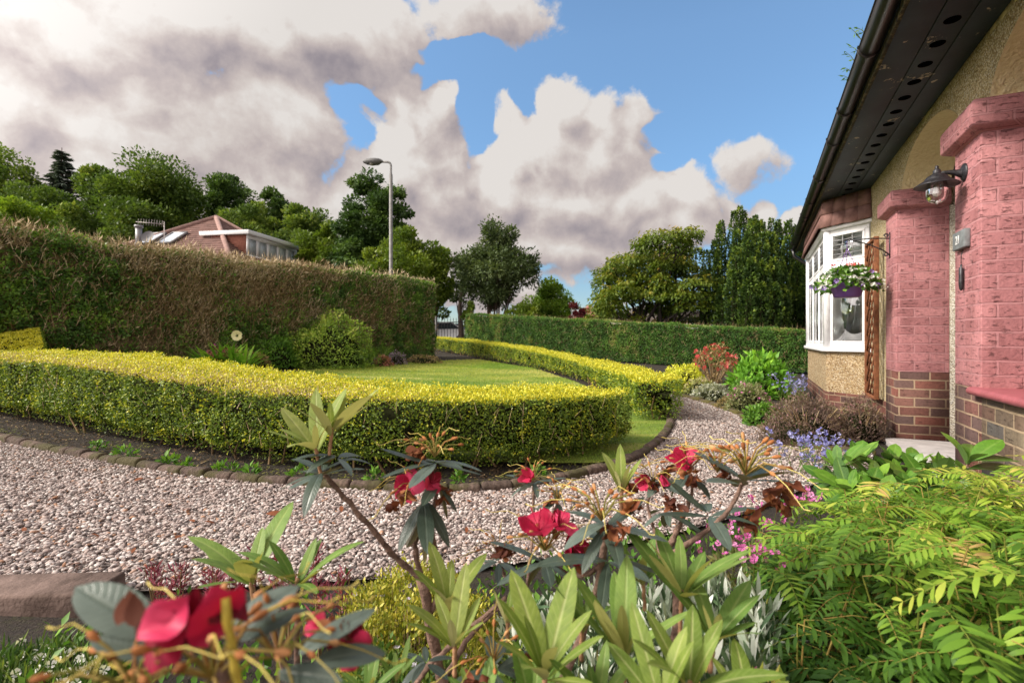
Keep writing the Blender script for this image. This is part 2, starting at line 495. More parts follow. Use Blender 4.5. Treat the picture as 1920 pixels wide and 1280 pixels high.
w = bpy.data.worlds.new('World'); scene.world = w; w.use_nodes = True
nt = w.node_tree; nt.nodes.clear()
sky = nd(nt, 'ShaderNodeTexSky', {'sky_type': 'NISHITA', 'sun_disc': False, 'sun_elevation': SUN_EL, 'sun_rotation': SUN_AZ % (2 * pi),
                                  'altitude': 50, 'air_density': 1.0, 'dust_density': 0.15, 'ozone_density': 2.5})
dirv = nd(nt, 'ShaderNodeTexCoord').outputs['Generated']
def dens(vec):
    n = nt.nodes.new('ShaderNodeGroup'); n.node_tree = g; nt.links.new(vec, n.inputs[0]); return n
ga = dens(dirv)
lo = nd(nt, 'ShaderNodeVectorMath', {'operation': 'ADD'}, i0=dirv, i1=(-.030, 0, .040)).outputs[0]
gb = dens(lo)
alpha = nd(nt, 'ShaderNodeMapRange', {'interpolation_type': 'SMOOTHSTEP'}, Value=ga.outputs[0], From_Min=.0, From_Max=.22).outputs[0]
rel = math_(nt, 'SUBTRACT', ga.outputs[0], gb.outputs[0])
dk = math_(nt, 'MAXIMUM', ga.outputs[1], 0.0)
q = math_(nt, 'MULTIPLY_ADD', rel, .66, .76)
q = math_(nt, 'ADD', q, math_(nt, 'MULTIPLY', math_(nt, 'SUBTRACT', noise_n(nt, dirv, 4.5, 2.0), .5), .45))
q = math_(nt, 'MULTIPLY_ADD', ga.outputs[2], .16, q)
q = math_(nt, 'SUBTRACT', q, math_(nt, 'MULTIPLY', dk, .32))
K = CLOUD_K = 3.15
ccol = ramp(nt, q, [(0.0, (.38, .345, .40)), (.22, (.50, .445, .485)), (.45, (.69, .605, .61)), (.62, (.83, .725, .70)), (.80, (1.0, .905, .855)), (1.0, (1.16, 1.10, 1.05))])
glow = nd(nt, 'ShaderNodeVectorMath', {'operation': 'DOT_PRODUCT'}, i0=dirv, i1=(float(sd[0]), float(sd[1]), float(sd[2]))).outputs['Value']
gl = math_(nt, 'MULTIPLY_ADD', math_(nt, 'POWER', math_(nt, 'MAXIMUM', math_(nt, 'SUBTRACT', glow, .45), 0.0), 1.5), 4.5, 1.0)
back = nd(nt, 'ShaderNodeVectorMath', {'operation': 'DOT_PRODUCT'}, i0=dirv, i1=(-.80, -.60, 0.0)).outputs['Value']  # clouds out of view, behind and left, brightened as added fill light
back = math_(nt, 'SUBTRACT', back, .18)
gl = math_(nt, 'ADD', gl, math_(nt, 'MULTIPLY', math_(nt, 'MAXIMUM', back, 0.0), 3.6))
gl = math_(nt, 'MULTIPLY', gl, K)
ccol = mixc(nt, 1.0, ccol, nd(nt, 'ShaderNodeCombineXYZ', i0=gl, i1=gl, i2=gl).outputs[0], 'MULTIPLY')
skyc = mixc(nt, 1.0, sky.outputs[0], (.98, 1.08, 1.06), 'MULTIPLY')
elv = nd(nt, 'ShaderNodeSeparateXYZ', i0=dirv).outputs[2]
skyc = mixc(nt, 1.0, skyc, ramp(nt, elv, [(0.0, (.46, .45, .50)), (.12, (.50, .52, .57)), (.30, (.78, .82, .86)), (.5, (1, 1, 1))]), 'MULTIPLY')
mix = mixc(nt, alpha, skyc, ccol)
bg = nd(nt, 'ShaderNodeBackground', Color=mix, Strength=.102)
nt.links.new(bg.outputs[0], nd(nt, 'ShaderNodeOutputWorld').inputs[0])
w.cycles.sampling_method = 'MANUAL'; w.cycles.sample_map_resolution = 512
# ------------------------------------------------------------------ ground
def sheet(name, xs, ys, up, mat, zf=zg):
    X, Y = np.meshgrid(xs, ys); Z = zf(X, Y) + up
    V = np.stack([X, Y, Z], -1).reshape(-1, 3); nx, ny = len(xs), len(ys)
    i = (np.arange(ny - 1)[:, None] * nx + np.arange(nx - 1)[None]).ravel()
    F = np.stack([i, i + 1, i + nx + 1, i + nx], 1)
    return link(name, raw_mesh(name, V, F.ravel(), np.full(len(F), 4), mat, None, True))

def poly_sheet(name, poly, up, mat, step=.12, thick=0.0):
    """a ground patch with an exact outline, following the terrain"""
    import bmesh
    poly = np.asarray(poly)[:, :2]
    bm = bmesh.new()
    vs_ = [bm.verts.new((p[0], p[1], 0)) for p in poly]
    f = bm.faces.new(vs_)
    bmesh.ops.triangulate(bm, faces=[f])
    for _ in range(6):
        es = [e for e in bm.edges if e.calc_length() > step * 4]
        if not es or len(bm.edges) > 20000: break
        bmesh.ops.subdivide_edges(bm, edges=es, cuts=1)
        bmesh.ops.triangulate(bm, faces=[f for f in bm.faces if len(f.verts) > 3])
    for v in bm.verts: v.co.z = gz(v.co.x, v.co.y) + up
    bmesh.ops.recalc_face_normals(bm, faces=bm.faces)
    if sum(f.normal.z for f in bm.faces) < 0: bmesh.ops.reverse_faces(bm, faces=bm.faces)
    me = bpy.data.meshes.new(name); bm.to_mesh(me); bm.free(); me.materials.append(mat)
    for p in me.polygons: p.use_smooth = True
    return link(name, me)

# soil of the beds
m, nt = new_mat('soil')
n1 = noise_n(nt, objco(nt), 26, 6, .7); n2 = noise_n(nt, objco(nt), 70, 4, .7)
c = ramp(nt, n2, [(.3, (.010, .007, .005)), (.55, (.032, .022, .016)), (.75, (.075, .055, .04))])
c = mixc(nt, ramp(nt, n1, [(.52, (0, 0, 0)), (.64, (.7, .7, .7))]), c, (.040, .042, .010))
p = nd(nt, 'ShaderNodeBsdfPrincipled', Base_Color=c, Roughness=.95)
nt.links.new(nd(nt, 'ShaderNodeBump', Strength=.9, Distance=.03, Height=n2).outputs[0], p.inputs['Normal'])
out(nt, p.outputs[0]); M_SOIL = m

xs = np.r_[-400, -200, -100, -60, -40, -30, -22, np.arange(-16, 12, .25), 14, 18, 25, 40, 60, 100, 200, 400]
ys = np.r_[-60, -20, -8, -4, -2, np.arange(-1, 24, .25), 26, 30, 40, 60, 100, 200, 400, 900]
tag(sheet('ground', xs, ys, -.02, M_SOIL), kind='structure')

# ---- outlines read off the photograph, as points on the ground
INNER = smooth_line([at(*p)[:2] for p in [(-260, 772), (-120, 795), (0, 824), (130, 850), (250, 872), (400, 895), (550, 909), (700, 918), (850, 920), (950, 915),
                    (1030, 904), (1100, 889), (1180, 866), (1228, 836), (1256, 804), (1258, 782), (1235, 762), (1180, 742)]], 90)
OUTER = smooth_line([at(*p)[:2] for p in [(1240, 733), (1262, 739), (1320, 753), (1370, 770), (1420, 795), (1448, 816), (1475, 833), (1540, 845), (1640, 850)]], 36)
NEAR = smooth_line([(-6.0, 1.95), (-3.2, 1.87), (-1.9, 1.86), (-1.45, 1.86), (-.9, 1.95), (-.3, 2.08), (.35, 2.3), (1.0, 2.62), (1.55, 3.0), (2.0, 3.4), (2.6, 3.75)], 60)

# gravel drive: bed sheet + loose pebbles
path_poly = np.concatenate([INNER, OUTER[:, :2], NEAR[::-1]])
m, nt = new_mat('gravel_bed')
vz = nd(nt, 'ShaderNodeTexVoronoi', Vector=objco(nt), Scale=38.0)
c = ramp(nt, nd(nt, 'ShaderNodeSeparateColor', i0=vz.outputs['Color']).outputs[0],
         [(0, (.12, .10, .09)), (.3, (.28, .24, .21)), (.6, (.42, .36, .32)), (.85, (.55, .50, .46)), (1, (.66, .62, .58))])
p = nd(nt, 'ShaderNodeBsdfPrincipled', Base_Color=c, Roughness=.85)
nt.links.new(nd(nt, 'ShaderNodeBump', Strength=1.0, Distance=.02, Height=math_(nt, 'SUBTRACT', 1.0, vz.outputs['Distance'])).outputs[0], p.inputs['Normal'])
out(nt, p.outputs[0])
tag(poly_sheet('gravel_path', path_poly, -.004, m), kind='structure')

M_PEB = mat_ramp('pebble', [(0, (.12, .10, .095)), (.10, (.19, .155, .145)), (.28, (.30, .235, .215)), (.5, (.38, .30, .27)), (.68, (.46, .39, .36)),
                            (.84, (.55, .49, .46)), (.94, (.63, .59, .56)), (.975, (.33, .17, .10)), (1, (.42, .25, .16))], .75, .3)
def ico(level):
    import bmesh
    bm = bmesh.new(); bmesh.ops.create_icosphere(bm, subdivisions=level, radius=.5)
    V = [tuple(v.co) for v in bm.verts]; F = [tuple(v.index for v in f.verts) for f in bm.faces]; bm.free()
    return Tpl(V, F)
ICO1, ICO2 = ico(1), ico(2)
def pebbles(n, near):
    lo, hi = path_poly.min(0), path_poly.max(0)
    lo[0] = max(lo[0], -8.5)
    P = np.c_[lo + rng.random((n, 2)) * (hi - lo), np.zeros(n)]
    keep = in_poly(P, path_poly)
    d = P[:, 1]; view = (np.abs(P[:, 0]) < d * 1.22 + .5)
    keep &= view & ((d < 3.3) if near else (d >= 3.3) & (d < 11))
    P = P[keep]; n = len(P)
    if not near:   # thin out with distance
        k = rng.random(n) < np.clip(1.15 - (P[:, 1] - 3.3) * .07, .55, 1); P = P[k]; n = len(P)
    s = .012 + .0135 * rng.random(n) ** 1.5 + (rng.random(n) < .05) * .012
    P[:, 2] = zg(P[:, 0], P[:, 1]) + rng.random(n) * .012 - .003 + .02 * (noise3(P, 1.8, 6, 2) - .5)
    Y = rand_dirs(n) * np.array([1, 1, .28]); Nn = rand_dirs(n) * .38 + np.array([0, 0, 1])
    tp = ICO2 if near else ICO1
    raw = inst(tp, P, Y, Nn, s * 1.1, s * (.6 + .3 * rng.random(n)), 0, None, s * (.38 + .22 * rng.random(n)))
    # knock the stones out of round
    raw[3]['r'] = np.repeat(np.clip(raw[3]['r'].reshape(n, -1)[:, 0] - .45 * np.clip(noise3(P, 1.3, 91, 3) - .52, 0, 1) * (rng.random(n) < .8), 0, 1), len(tp.V))
    k = len(tp.V); V = raw[0].reshape(n, k, 3); c0 = V.mean(1, keepdims=True)
    V = c0 + (V - c0) * (1 + .22 * (rng.random((n, k, 1)) - .5)); raw[0] = V.reshape(-1, 3)
    return raw
area = np.prod(path_poly.max(0) - np.maximum(path_poly.min(0), [-8.5, 0]))
tag(raw_obj('gravel', join_raw([pebbles(int(area * 6400), True), pebbles(int(area * 4300), False)]), M_PEB, None, True), kind='stuff')

# lawn
LAWN = np.concatenate([smooth_line([at(*p)[:2] for p in [(330, 722), (400, 712), (470, 703), (560, 695), (690, 685), (760, 680), (835, 676), (900, 674)]], 30),
                       np.array([at(*p)[:2] for p in [(1000, 690), (1080, 716), (1140, 742), (1180, 752), (1236, 764), (1254, 784), (1250, 803), (1222, 832), (1178, 858)]]),
                       np.array([at(*p)[:2] for p in [(1120, 868), (1000, 868), (800, 860), (600, 850), (450, 820), (330, 790)]])])
m, nt = new_mat('lawn')
o_ = objco(nt)
st = nd(nt, 'ShaderNodeMapping', Vector=o_, Rotation=(0, 0, .5), Scale=(.55, 1.6, 1)).outputs[0]
n1 = noise_n(nt, st, 1.1, 3); n2 = noise_n(nt, o_, 60, 4, .7)
c = ramp(nt, n1, [(.34, (.12, .20, .018)), (.48, (.18, .27, .028)), (.60, (.34, .37, .07)), (.72, (.46, .44, .14))])
c = mixc(nt, 1.0, c, ramp(nt, n2, [(.3, (.6, .65, .6)), (.7, (1.25, 1.2, 1.1))]), 'MULTIPLY')
p = nd(nt, 'ShaderNodeBsdfPrincipled', Base_Color=c, Roughness=.9)
nt.links.new(nd(nt, 'ShaderNodeBump', Strength=.8, Distance=.03, Height=n2).outputs[0], p.inputs['Normal'])
out(nt, p.outputs[0])
tag(poly_sheet('lawn', LAWN, .004, m), kind='structure')
def blades(poly, n, h, mat, name):
    lo, hi = poly.min(0), poly.max(0)
    P = np.c_[lo + rng.random((n, 2)) * (hi - lo), np.zeros(n)]; P = P[in_poly(P, poly)]
    P = P[rng.random(len(P)) < np.clip(9 / P[:, 1], .25, 1)]
    P[:, 2] = zg(P[:, 0], P[:, 1]); n = len(P)
    Y = np.array([0, 0, 1.]) + rand_dirs(n) * .55
    L = h * (.6 + .8 * rng.random(n)) * np.clip(P[:, 1] / 9, .8, 1.5)
    r = np.clip(noise3(P * [.55, 1.1, 0], .8, 5, 2) * 1.5 - .3 + .3 * (rng.random(n) - .5), 0, 1)
    return tag(raw_obj(name, inst(BLADE, P, Y, rand_dirs(n), L, L * .22, .25, r), mat), kind='stuff')
M_GRASS = mat_leaf('grass_blade', [(0, (.09, .17, .013)), (.4, (.15, .24, .022)), (.7, (.27, .31, .05)), (1, (.40, .38, .12))], .3, .6)
blades(LAWN, 130000, .026, M_GRASS, 'grass')

# ---- edging stones along the gravel
M_EDGE = mat_plain('edging_concrete', (.165, .12, .10), .92, .2, var=.35, scale=14, bump=.8, bscale=60, col2=(.06, .045, .036))
m, nt = new_mat('mossy_stone')
nz = noise_n(nt, objco(nt), 11, 5)
geo = nd(nt, 'ShaderNodeNewGeometry')
c = ramp(nt, noise_n(nt, objco(nt), 40, 4), [(.3, (.05, .036, .026)), (.7, (.15, .11, .09))])
c = mixc(nt, ramp(nt, nz, [(.38, (0, 0, 0)), (.52, (1, 1, 1))]), c, (.085, .072, .015))
p = nd(nt, 'ShaderNodeBsdfPrincipled', Base_Color=c, Roughness=.95)
nt.links.new(nd(nt, 'ShaderNodeBump', Strength=.8, Distance=.02, Height=noise_n(nt, objco(nt), 70, 4)).outputs[0], p.inputs['Normal'])
out(nt, p.outputs[0]); M_MOSS = m
m, nt = new_mat('worn_edging')
c = ramp(nt, noise_n(nt, objco(nt), 38, 5, .65), [(.3, (.05, .034, .026)), (.55, (.12, .085, .068)), (.75, (.19, .145, .12))])
inf = nd(nt, 'ShaderNodeObjectInfo').outputs['Random']
c = mixc(nt, 1.0, c, ramp(nt, inf, [(0, (.65, .62, .6)), (1, (1.2, 1.15, 1.12))]), 'MULTIPLY')
wn = noise_n(nt, nd(nt, 'ShaderNodeNewGeometry').outputs['Position'], 5.5, 4)
c = mixc(nt, ramp(nt, wn, [(.46, (0, 0, 0)), (.58, (.85, .85, .85))]), c, (.055, .05, .012))
p = nd(nt, 'ShaderNodeBsdfPrincipled', Base_Color=c, Roughness=.95)
nt.links.new(nd(nt, 'ShaderNodeBump', Strength=.9, Distance=.012, Height=noise_n(nt, objco(nt), 65, 5, .7)).outputs[0], p.inputs['Normal'])
out(nt, p.outputs[0]); M_EDGE2 = m

def rope_stone(L, w, h, mat, ridges=3):
    """edging stone with a ridged, rounded top"""
    nx, ny = 26, 8; V, F = [], []
    for i in range(nx + 1):
        x = (i / nx - .5) * L
        ridge = .006 * abs(sin(pi * ridges * (i / nx))) ** .6 - .006
        e = -.012 * max(0, abs(2 * i / nx - 1) - .93) / .07
        for j in range(ny + 1):
            a = pi * j / ny
            V.append((x, (w / 2 + e) * cos(a), h * .55 + (h * .45 + ridge + e) * sin(a)))
        V.append((x, -w / 2, -.08)); V.append((x, w / 2, -.08))
    k = ny + 3
    for i in range(nx):
        for j in range(ny): F.append((i * k + j, (i + 1) * k + j, (i + 1) * k + j + 1, i * k + j + 1))
        F.append((i * k + ny, (i + 1) * k + ny, (i + 1) * k + ny + 1, i * k + ny + 1))
        F.append((i * k + ny + 2, (i + 1) * k + ny + 2, (i + 1) * k, i * k))
    F += [tuple(range(0, ny + 3)), tuple(range(nx * k, nx * k + ny + 3))[::-1]]
    b = MB().add(V, F); V = np.array(b.V)
    return raw_mesh('edging_stone', V, [i for f in b.F for i in f], [len(f) for f in b.F], mat, None, False)

def lay_stones(line, L, w, h, mat, label, group, name='edging_stone'):
    d = np.r_[0, np.cumsum(np.linalg.norm(np.diff(line, axis=0), axis=1))]
    n = int(d[-1] / L); first = rope_stone(L * .985, w, h, mat)
    for i in range(n):
        s0, s1 = i * d[-1] / n, (i + 1) * d[-1] / n
        p0 = np.array([np.interp(s0, d, line[:, k]) for k in (0, 1)]); p1 = np.array([np.interp(s1, d, line[:, k]) for k in (0, 1)])
        c_ = (p0 + p1) / 2
        if not (abs(c_[0]) < c_[1] * 1.2 + .3): continue
        o = link(name, first)
        o.location = (c_[0], c_[1], gz(*c_) - .016 + .014 * random.random()); o.rotation_euler = (random.uniform(-.12, .12), random.uniform(-.06, .06), atan2(p1[1] - p0[1], p1[0] - p0[0]) + random.uniform(-.03, .03))
        o.scale[0] = np.linalg.norm(p1 - p0) / L
        tag(o, label, 'edging stone', group, 'thing')

off = np.array(INNER)
lay_stones(off[:-8], .20, .085, .058, M_EDGE2, 'brown ridged edging stone between the gravel and the yellow hedge', 'ridged edging stones along the gravel')
lay_stones(np.array(OUTER), .26, .10, .055, M_MOSS, 'mossy edging stone between the gravel and the bed before the house', 'mossy edging stones by the house bed')
M_SLAB = mat_plain('slab_stone', (.19, .135, .115), .9, .2, var=.3, scale=9, bump=.7, bscale=40, col2=(.08, .055, .045))
slab = MB()
q0 = at(-60, 1126); q1 = at(120, 1142)
for k, (x0, x1, lab) in enumerate([(-2.0, -1.42, 'flat brown kerb slab beside the gravel next to white candytuft')]):
    nxx, V, F = 14, [], []
    b = MB().box(0, x1 - x0, -.085, .085, -.1, .045)
    o = b.build('kerb_slab', M_SLAB, None, False, .012); o.location = (x0, 1.80 + .01 * k, gz(x0, 1.8) - .01); o.rotation_euler = (.02, -.02, .01)
    tag(o, lab, 'kerb slab', None, 'thing')

# fallen leaves on the gravel
M_DRY = mat_leaf('dry_leaf', [(0, (.16, .05, .02)), (.5, (.30, .10, .04)), (1, (.36, .20, .11))], .1, .7, gain=.75)
dry = raw_mesh('fallen_leaf', *inst(LANCE_S, np.array([[0, -.5, 0.]]), np.array([[0, 1., 0]]), np.array([[0, 0, 1.]]), 1.0, .45, -.25, .5)[:3], M_DRY, {'r': np.full(len(LANCE_S.V), .5)}, True)
for i, (px, py, s) in enumerate([(105, 938, .085), (260, 903, .06), (350, 960, .05), (520, 968, .11), (360, 982, .05), (395, 985, .05), (480, 924, .05), (335, 1013, .04), (70, 1105, .06), (140, 1065, .035),
                                 (640, 960, .05), (570, 912, .04), (690, 932, .045), (180, 1010, .04), (875, 1000, .04), (880, 945, .035), (1310, 800, .03), (250, 1040, .03), (45, 1000, .04), (600, 985, .035), (770, 985, .035)]):
    q = at(px, py); o = link('fallen_leaf', dry); o.location = (q[0], q[1], gz(q[0], q[1]) + .022); o.scale = (s, s, s)
    o.rotation_euler = (random.uniform(-.3, .3), random.uniform(-.3, .3), random.uniform(0, 6.3))
    tag(o, 'dry reddish brown leaf fallen on the gravel', 'fallen leaf', 'dry leaves lying on the gravel', 'thing')

# litter and moss on the strip under the golden hedge
P = []
T_ = unit(np.gradient(INNER, axis=0)); NB = np.c_[-T_[:, 1], T_[:, 0]]
for _ in range(9000):
    i = random.randrange(len(INNER)); p_ = INNER[i] + NB[i] * random.uniform(.05, .75) + rng.normal(size=2) * .03
    if abs(p_[0]) < p_[1] * 1.05 + .2: P.append((p_[0], p_[1], gz(*p_) - .012 + .012 * random.random()))
P = np.array(P); n_ = len(P); r_ = rng.random(n_)
M_LIT = mat_leaf('leaf_litter', [(0, (.03, .02, .012)), (.3, (.10, .06, .03)), (.5, (.06, .07, .012)), (.75, (.11, .11, .018)), (.92, (.20, .14, .07)), (1, (.30, .22, .12))], .1, .8)
mz = noise3(P, 2.6, 12, 2) > .5
r_ = np.where(mz, .45 + .35 * r_, np.where(r_ < .8, r_ * .35, r_))
tag(raw_obj('leaf_litter', inst(RHOMB, P, rand_dirs(n_) * [1, 1, .25], rand_dirs(n_) * .5 + [0, 0, 1], .016 + .016 * rng.random(n_), .012, .1, r_), M_LIT), kind='stuff')

# street beyond the gate
M_ROAD = mat_plain('asphalt', (.17, .16, .16), .9, .2, var=.2, scale=4)
road = MB(); road.add([(-5.5, 29, .62), (60, 29, .62), (60, 34, .62), (-5.5, 34, .62)], [(0, 1, 2, 3)])
# ------------------------------------------------------------------ the bungalow
# local frame: X along the front wall away from the viewer, Y out into the garden, Z up
HR = atan2(.902, .432)
house = thing('bungalow', 'pebble dashed bungalow with painted pink brick piers, dark eaves and white bay window', 'house', (3.59, 4.75, 0), HR)
def h2w(x, y, z): return np.array([3.59 + .432 * x - .902 * y, 4.75 + .902 * x + .432 * y, z])

def wallco(nt):
    """X+Y along the wall, Z up"""
    s = nd(nt, 'ShaderNodeSeparateXYZ', i0=objco(nt))
    return nd(nt, 'ShaderNodeCombineXYZ', i0=math_(nt, 'ADD', s.outputs[0], s.outputs[1]), i1=s.outputs[2]).outputs[0]

def mat_brick(name, cols, mortar, bump=.7, dist=.012, rough=.85, paint=False):
    m, nt = new_mat(name)
    co_ = wallco(nt)
    jit = nd(nt, 'ShaderNodeTexNoise', Vector=objco(nt), Scale=9.0, Detail=2.0)
    co_ = nd(nt, 'ShaderNodeVectorMath', {'operation': 'ADD'}, i0=co_, i1=nd(nt, 'ShaderNodeVectorMath', {'operation': 'MULTIPLY_ADD'}, i0=jit.outputs['Color'], i1=(.008, .008, 0), i2=(-.004, -.004, 0)).outputs[0]).outputs[0]
    br = nd(nt, 'ShaderNodeTexBrick', {'offset': .5}, Vector=co_, Color1=(0, 0, 0), Color2=(1, 1, 1), Mortar=(0, 0, 0), Scale=1.0, Mortar_Size=.007, Mortar_Smooth=.25, Bias=0.0)
    br.inputs['Brick Width'].default_value = .228; br.inputs['Row Height'].default_value = .0825
    rnd = nd(nt, 'ShaderNodeSeparateColor', i0=br.outputs['Color']).outputs[0]
    c = ramp(nt, rnd, cols)
    grain = noise_n(nt, objco(nt), 55, 6, .7); big = noise_n(nt, objco(nt), 6, 4)
    c = mixc(nt, 1.0, c, ramp(nt, grain, [(.25, (.62, .60, .60)), (.5, (1, 1, 1)), (.75, (1.22, 1.2, 1.18))]), 'MULTIPLY')
    c = mixc(nt, 1.0, c, ramp(nt, big, [(.3, (.86, .84, .84)), (.7, (1.1, 1.1, 1.1))]), 'MULTIPLY')
    # weathering runs
    run = noise_n(nt, nd(nt, 'ShaderNodeMapping', Vector=objco(nt), Scale=(7, 7, 1.1)).outputs[0], 1.0, 5, .6)
    c = mixc(nt, 1.0, c, ramp(nt, run, [(.34, (.74, .71, .70)), (.5, (1, 1, 1)), (.7, (1.06, 1.07, 1.07))]), 'MULTIPLY')
    # pits and drag marks in the brick face
    scr = noise_n(nt, nd(nt, 'ShaderNodeMapping', Vector=objco(nt), Scale=(16, 16, 70)).outputs[0], 1.0, 4, .65)
    pit = ramp(nt, scr, [(.30, (0, 0, 0)), (.42, (1, 1, 1))])
    c = mixc(nt, 1.0, c, ramp(nt, scr, [(.28, (.55, .5, .5)), (.42, (1, 1, 1))]), 'MULTIPLY')
    c = mixc(nt, br.outputs['Fac'], c, mortar)
    h = math_(nt, 'SUBTRACT', math_(nt, 'MULTIPLY_ADD', grain, .25, math_(nt, 'MULTIPLY', pit, .55)), math_(nt, 'MULTIPLY', br.outputs['Fac'], 1.0))
    p = nd(nt, 'ShaderNodeBsdfPrincipled', Base_Color=c, Roughness=rough)
    p.inputs['Specular IOR Level'].default_value = .3
    nt.links.new(nd(nt, 'ShaderNodeBump', Strength=bump, Distance=dist, Height=h).outputs[0], p.inputs['Normal'])
    out(nt, p.outputs[0]); return m

M_PINK = mat_brick('painted_pink_brick', [(0, (.37, .155, .16)), (.5, (.44, .19, .197)), (1, (.51, .23, .235))], (.48, .225, .232), 1.0, .018, .7)
M_BRICK = mat_brick('brown_brick', [(0, (.075, .045, .040)), (.25, (.125, .052, .040)), (.5, (.165, .062, .046)), (.75, (.09, .058, .052)), (1, (.18, .075, .055))], (.27, .19, .125), .8, .008)
M_BRICK2 = mat_brick('mottled_brick', [(0, (.18, .09, .065)), (.3, (.19, .14, .095)), (.55, (.13, .125, .115)), (.75, (.24, .17, .11)), (1, (.20, .19, .13))], (.40, .30, .19), .8, .008)

def mat_dash(name, stops, scale=105.0, bump=1.0, dist=.014):
    m, nt = new_mat(name)
    vz = nd(nt, 'ShaderNodeTexVoronoi', Vector=objco(nt), Scale=scale, Randomness=1.0)
    rnd = nd(nt, 'ShaderNodeSeparateColor', i0=vz.outputs['Color']).outputs[1]
    c = ramp(nt, rnd, stops)
    c = mixc(nt, 1.0, c, ramp(nt, vz.outputs['Distance'], [(.25, (1.12, 1.12, 1.12)), (.8, (.60, .55, .50))]), 'MULTIPLY')
    c = mixc(nt, 1.0, c, ramp(nt, noise_n(nt, objco(nt), 5, 5), [(.3, (.84, .84, .84)), (.7, (1.1, 1.1, 1.1))]), 'MULTIPLY')
    p = nd(nt, 'ShaderNodeBsdfPrincipled', Base_Color=c, Roughness=.9)
    p.inputs['Specular IOR Level'].default_value = .25
    nt.links.new(nd(nt, 'ShaderNodeBump', Strength=bump, Distance=dist, Height=math_(nt, 'SUBTRACT', 1.0, vz.outputs['Distance'])).outputs[0], p.inputs['Normal'])
    out(nt, p.outputs[0]); return m
M_DASH = mat_dash('pebble_dash', [(0, (.20, .125, .06)), (.3, (.44, .30, .155)), (.6, (.58, .43, .235)), (.85, (.70, .58, .38)), (1, (.82, .75, .60))])
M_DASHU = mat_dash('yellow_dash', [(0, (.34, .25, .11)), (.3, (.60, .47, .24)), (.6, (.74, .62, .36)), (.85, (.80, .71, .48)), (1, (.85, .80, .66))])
M_DASHL = mat_dash('pale_dash', [(0, (.52, .46, .36)), (.4, (.70, .64, .52)), (.8, (.80, .76, .66)), (1, (.86, .84, .78))], 95, 1.0, .016)
m, nt = new_mat('cream_render')
n1 = noise_n(nt, objco(nt), 34, 4, .6)
c = ramp(nt, n1, [(.3, (.72, .59, .29)), (.7, (.84, .72, .44))])
p = nd(nt, 'ShaderNodeBsdfPrincipled', Base_Color=c, Roughness=.85)
nt.links.new(nd(nt, 'ShaderNodeBump', Strength=1.0, Distance=.02, Height=n1).outputs[0], p.inputs['Normal'])
out(nt, p.outputs[0]); M_CREAM = m

def part(mb, name, mat, parent=house, smooth=False, bevel=0.0): return mb.build(name, mat, parent, smooth, bevel, True)

SOF = 2.725
# arches: (x far spring, x near spring)
ARCH = [(-.02, -1.545), (-2.0, -3.6)]
SPR = 2.30
def arch_z(x, a, b):
    c_, r = (a + b) / 2, abs(a - b) / 2
    return SPR + .345 * sqrt(max(0, 1 - ((x - c_) / r) ** 2))

# front wall: pebble dash above the piers, arch openings cut out
def wall_strip(mb, xs, z0f, z1f, y):
    for a, b in zip(xs[:-1], xs[1:]):
        mb.add([(a, y, z0f(a)), (b, y, z0f(b)), (b, y, z1f(b)), (a, y, z1f(a))], [(0, 1, 2, 3)])
mb = MB(); WY = -.02
top = lambda x: SOF + .12
wall_strip(mb, [1.44, .43], lambda x: .30, top, WY)
wall_strip(mb, [.43, 0], lambda x: 2.2, top, WY)
for a, b in ARCH:
    xs_ = a + (b - a) * (1 - np.cos(np.linspace(0, pi, 41))) / 2
    wall_strip(mb, xs_, lambda x, a=a, b=b: arch_z(x, a, b), top, WY)
wall_strip(mb, [-1.545, -2.0], lambda x: 2.2, top, WY)
wall_strip(mb, [-3.6, -4.6], lambda x: .3, top, WY)
wall_strip(mb, [0.0, -.02], lambda x: 2.2, top, WY)
# wall past the bay, the far gable end and back
wall_strip(mb, [5.6, 4.82], lambda x: .3, top, WY)
mb.add([(5.6, WY, 0), (5.6, -8, 0), (5.6, -8, SOF + .1), (5.6, WY, SOF + .1)], [(3, 2, 1, 0)])
mb.add([(-4.6, WY, 0), (-4.6, -8, 0), (-4.6, -8, SOF + .1), (-4.6, WY, SOF + .1)], [(0, 1, 2, 3)])
mb.add([(-4.6, -8, 0), (5.6, -8, 0), (5.6, -8, SOF + .1), (-4.6, -8, SOF + .1)], [(0, 1, 2, 3)])
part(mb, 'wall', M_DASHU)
# brick plinth
mb = MB()
wall_strip(mb, [1.44, .43], lambda x: -.1, lambda x: .305, WY + .012)
mb.add([(.43, WY + .012, .305), (1.44, WY + .012, .305), (1.44, WY - .02, .305), (.43, WY - .02, .305)], [(0, 1, 2, 3)])
part(mb, 'plinth', M_BRICK)
mb = MB(); wall_strip(mb, [5.6, 4.82], lambda x: -.1, lambda x: .305, WY + .012)
part(mb, 'plinth', M_BRICK)

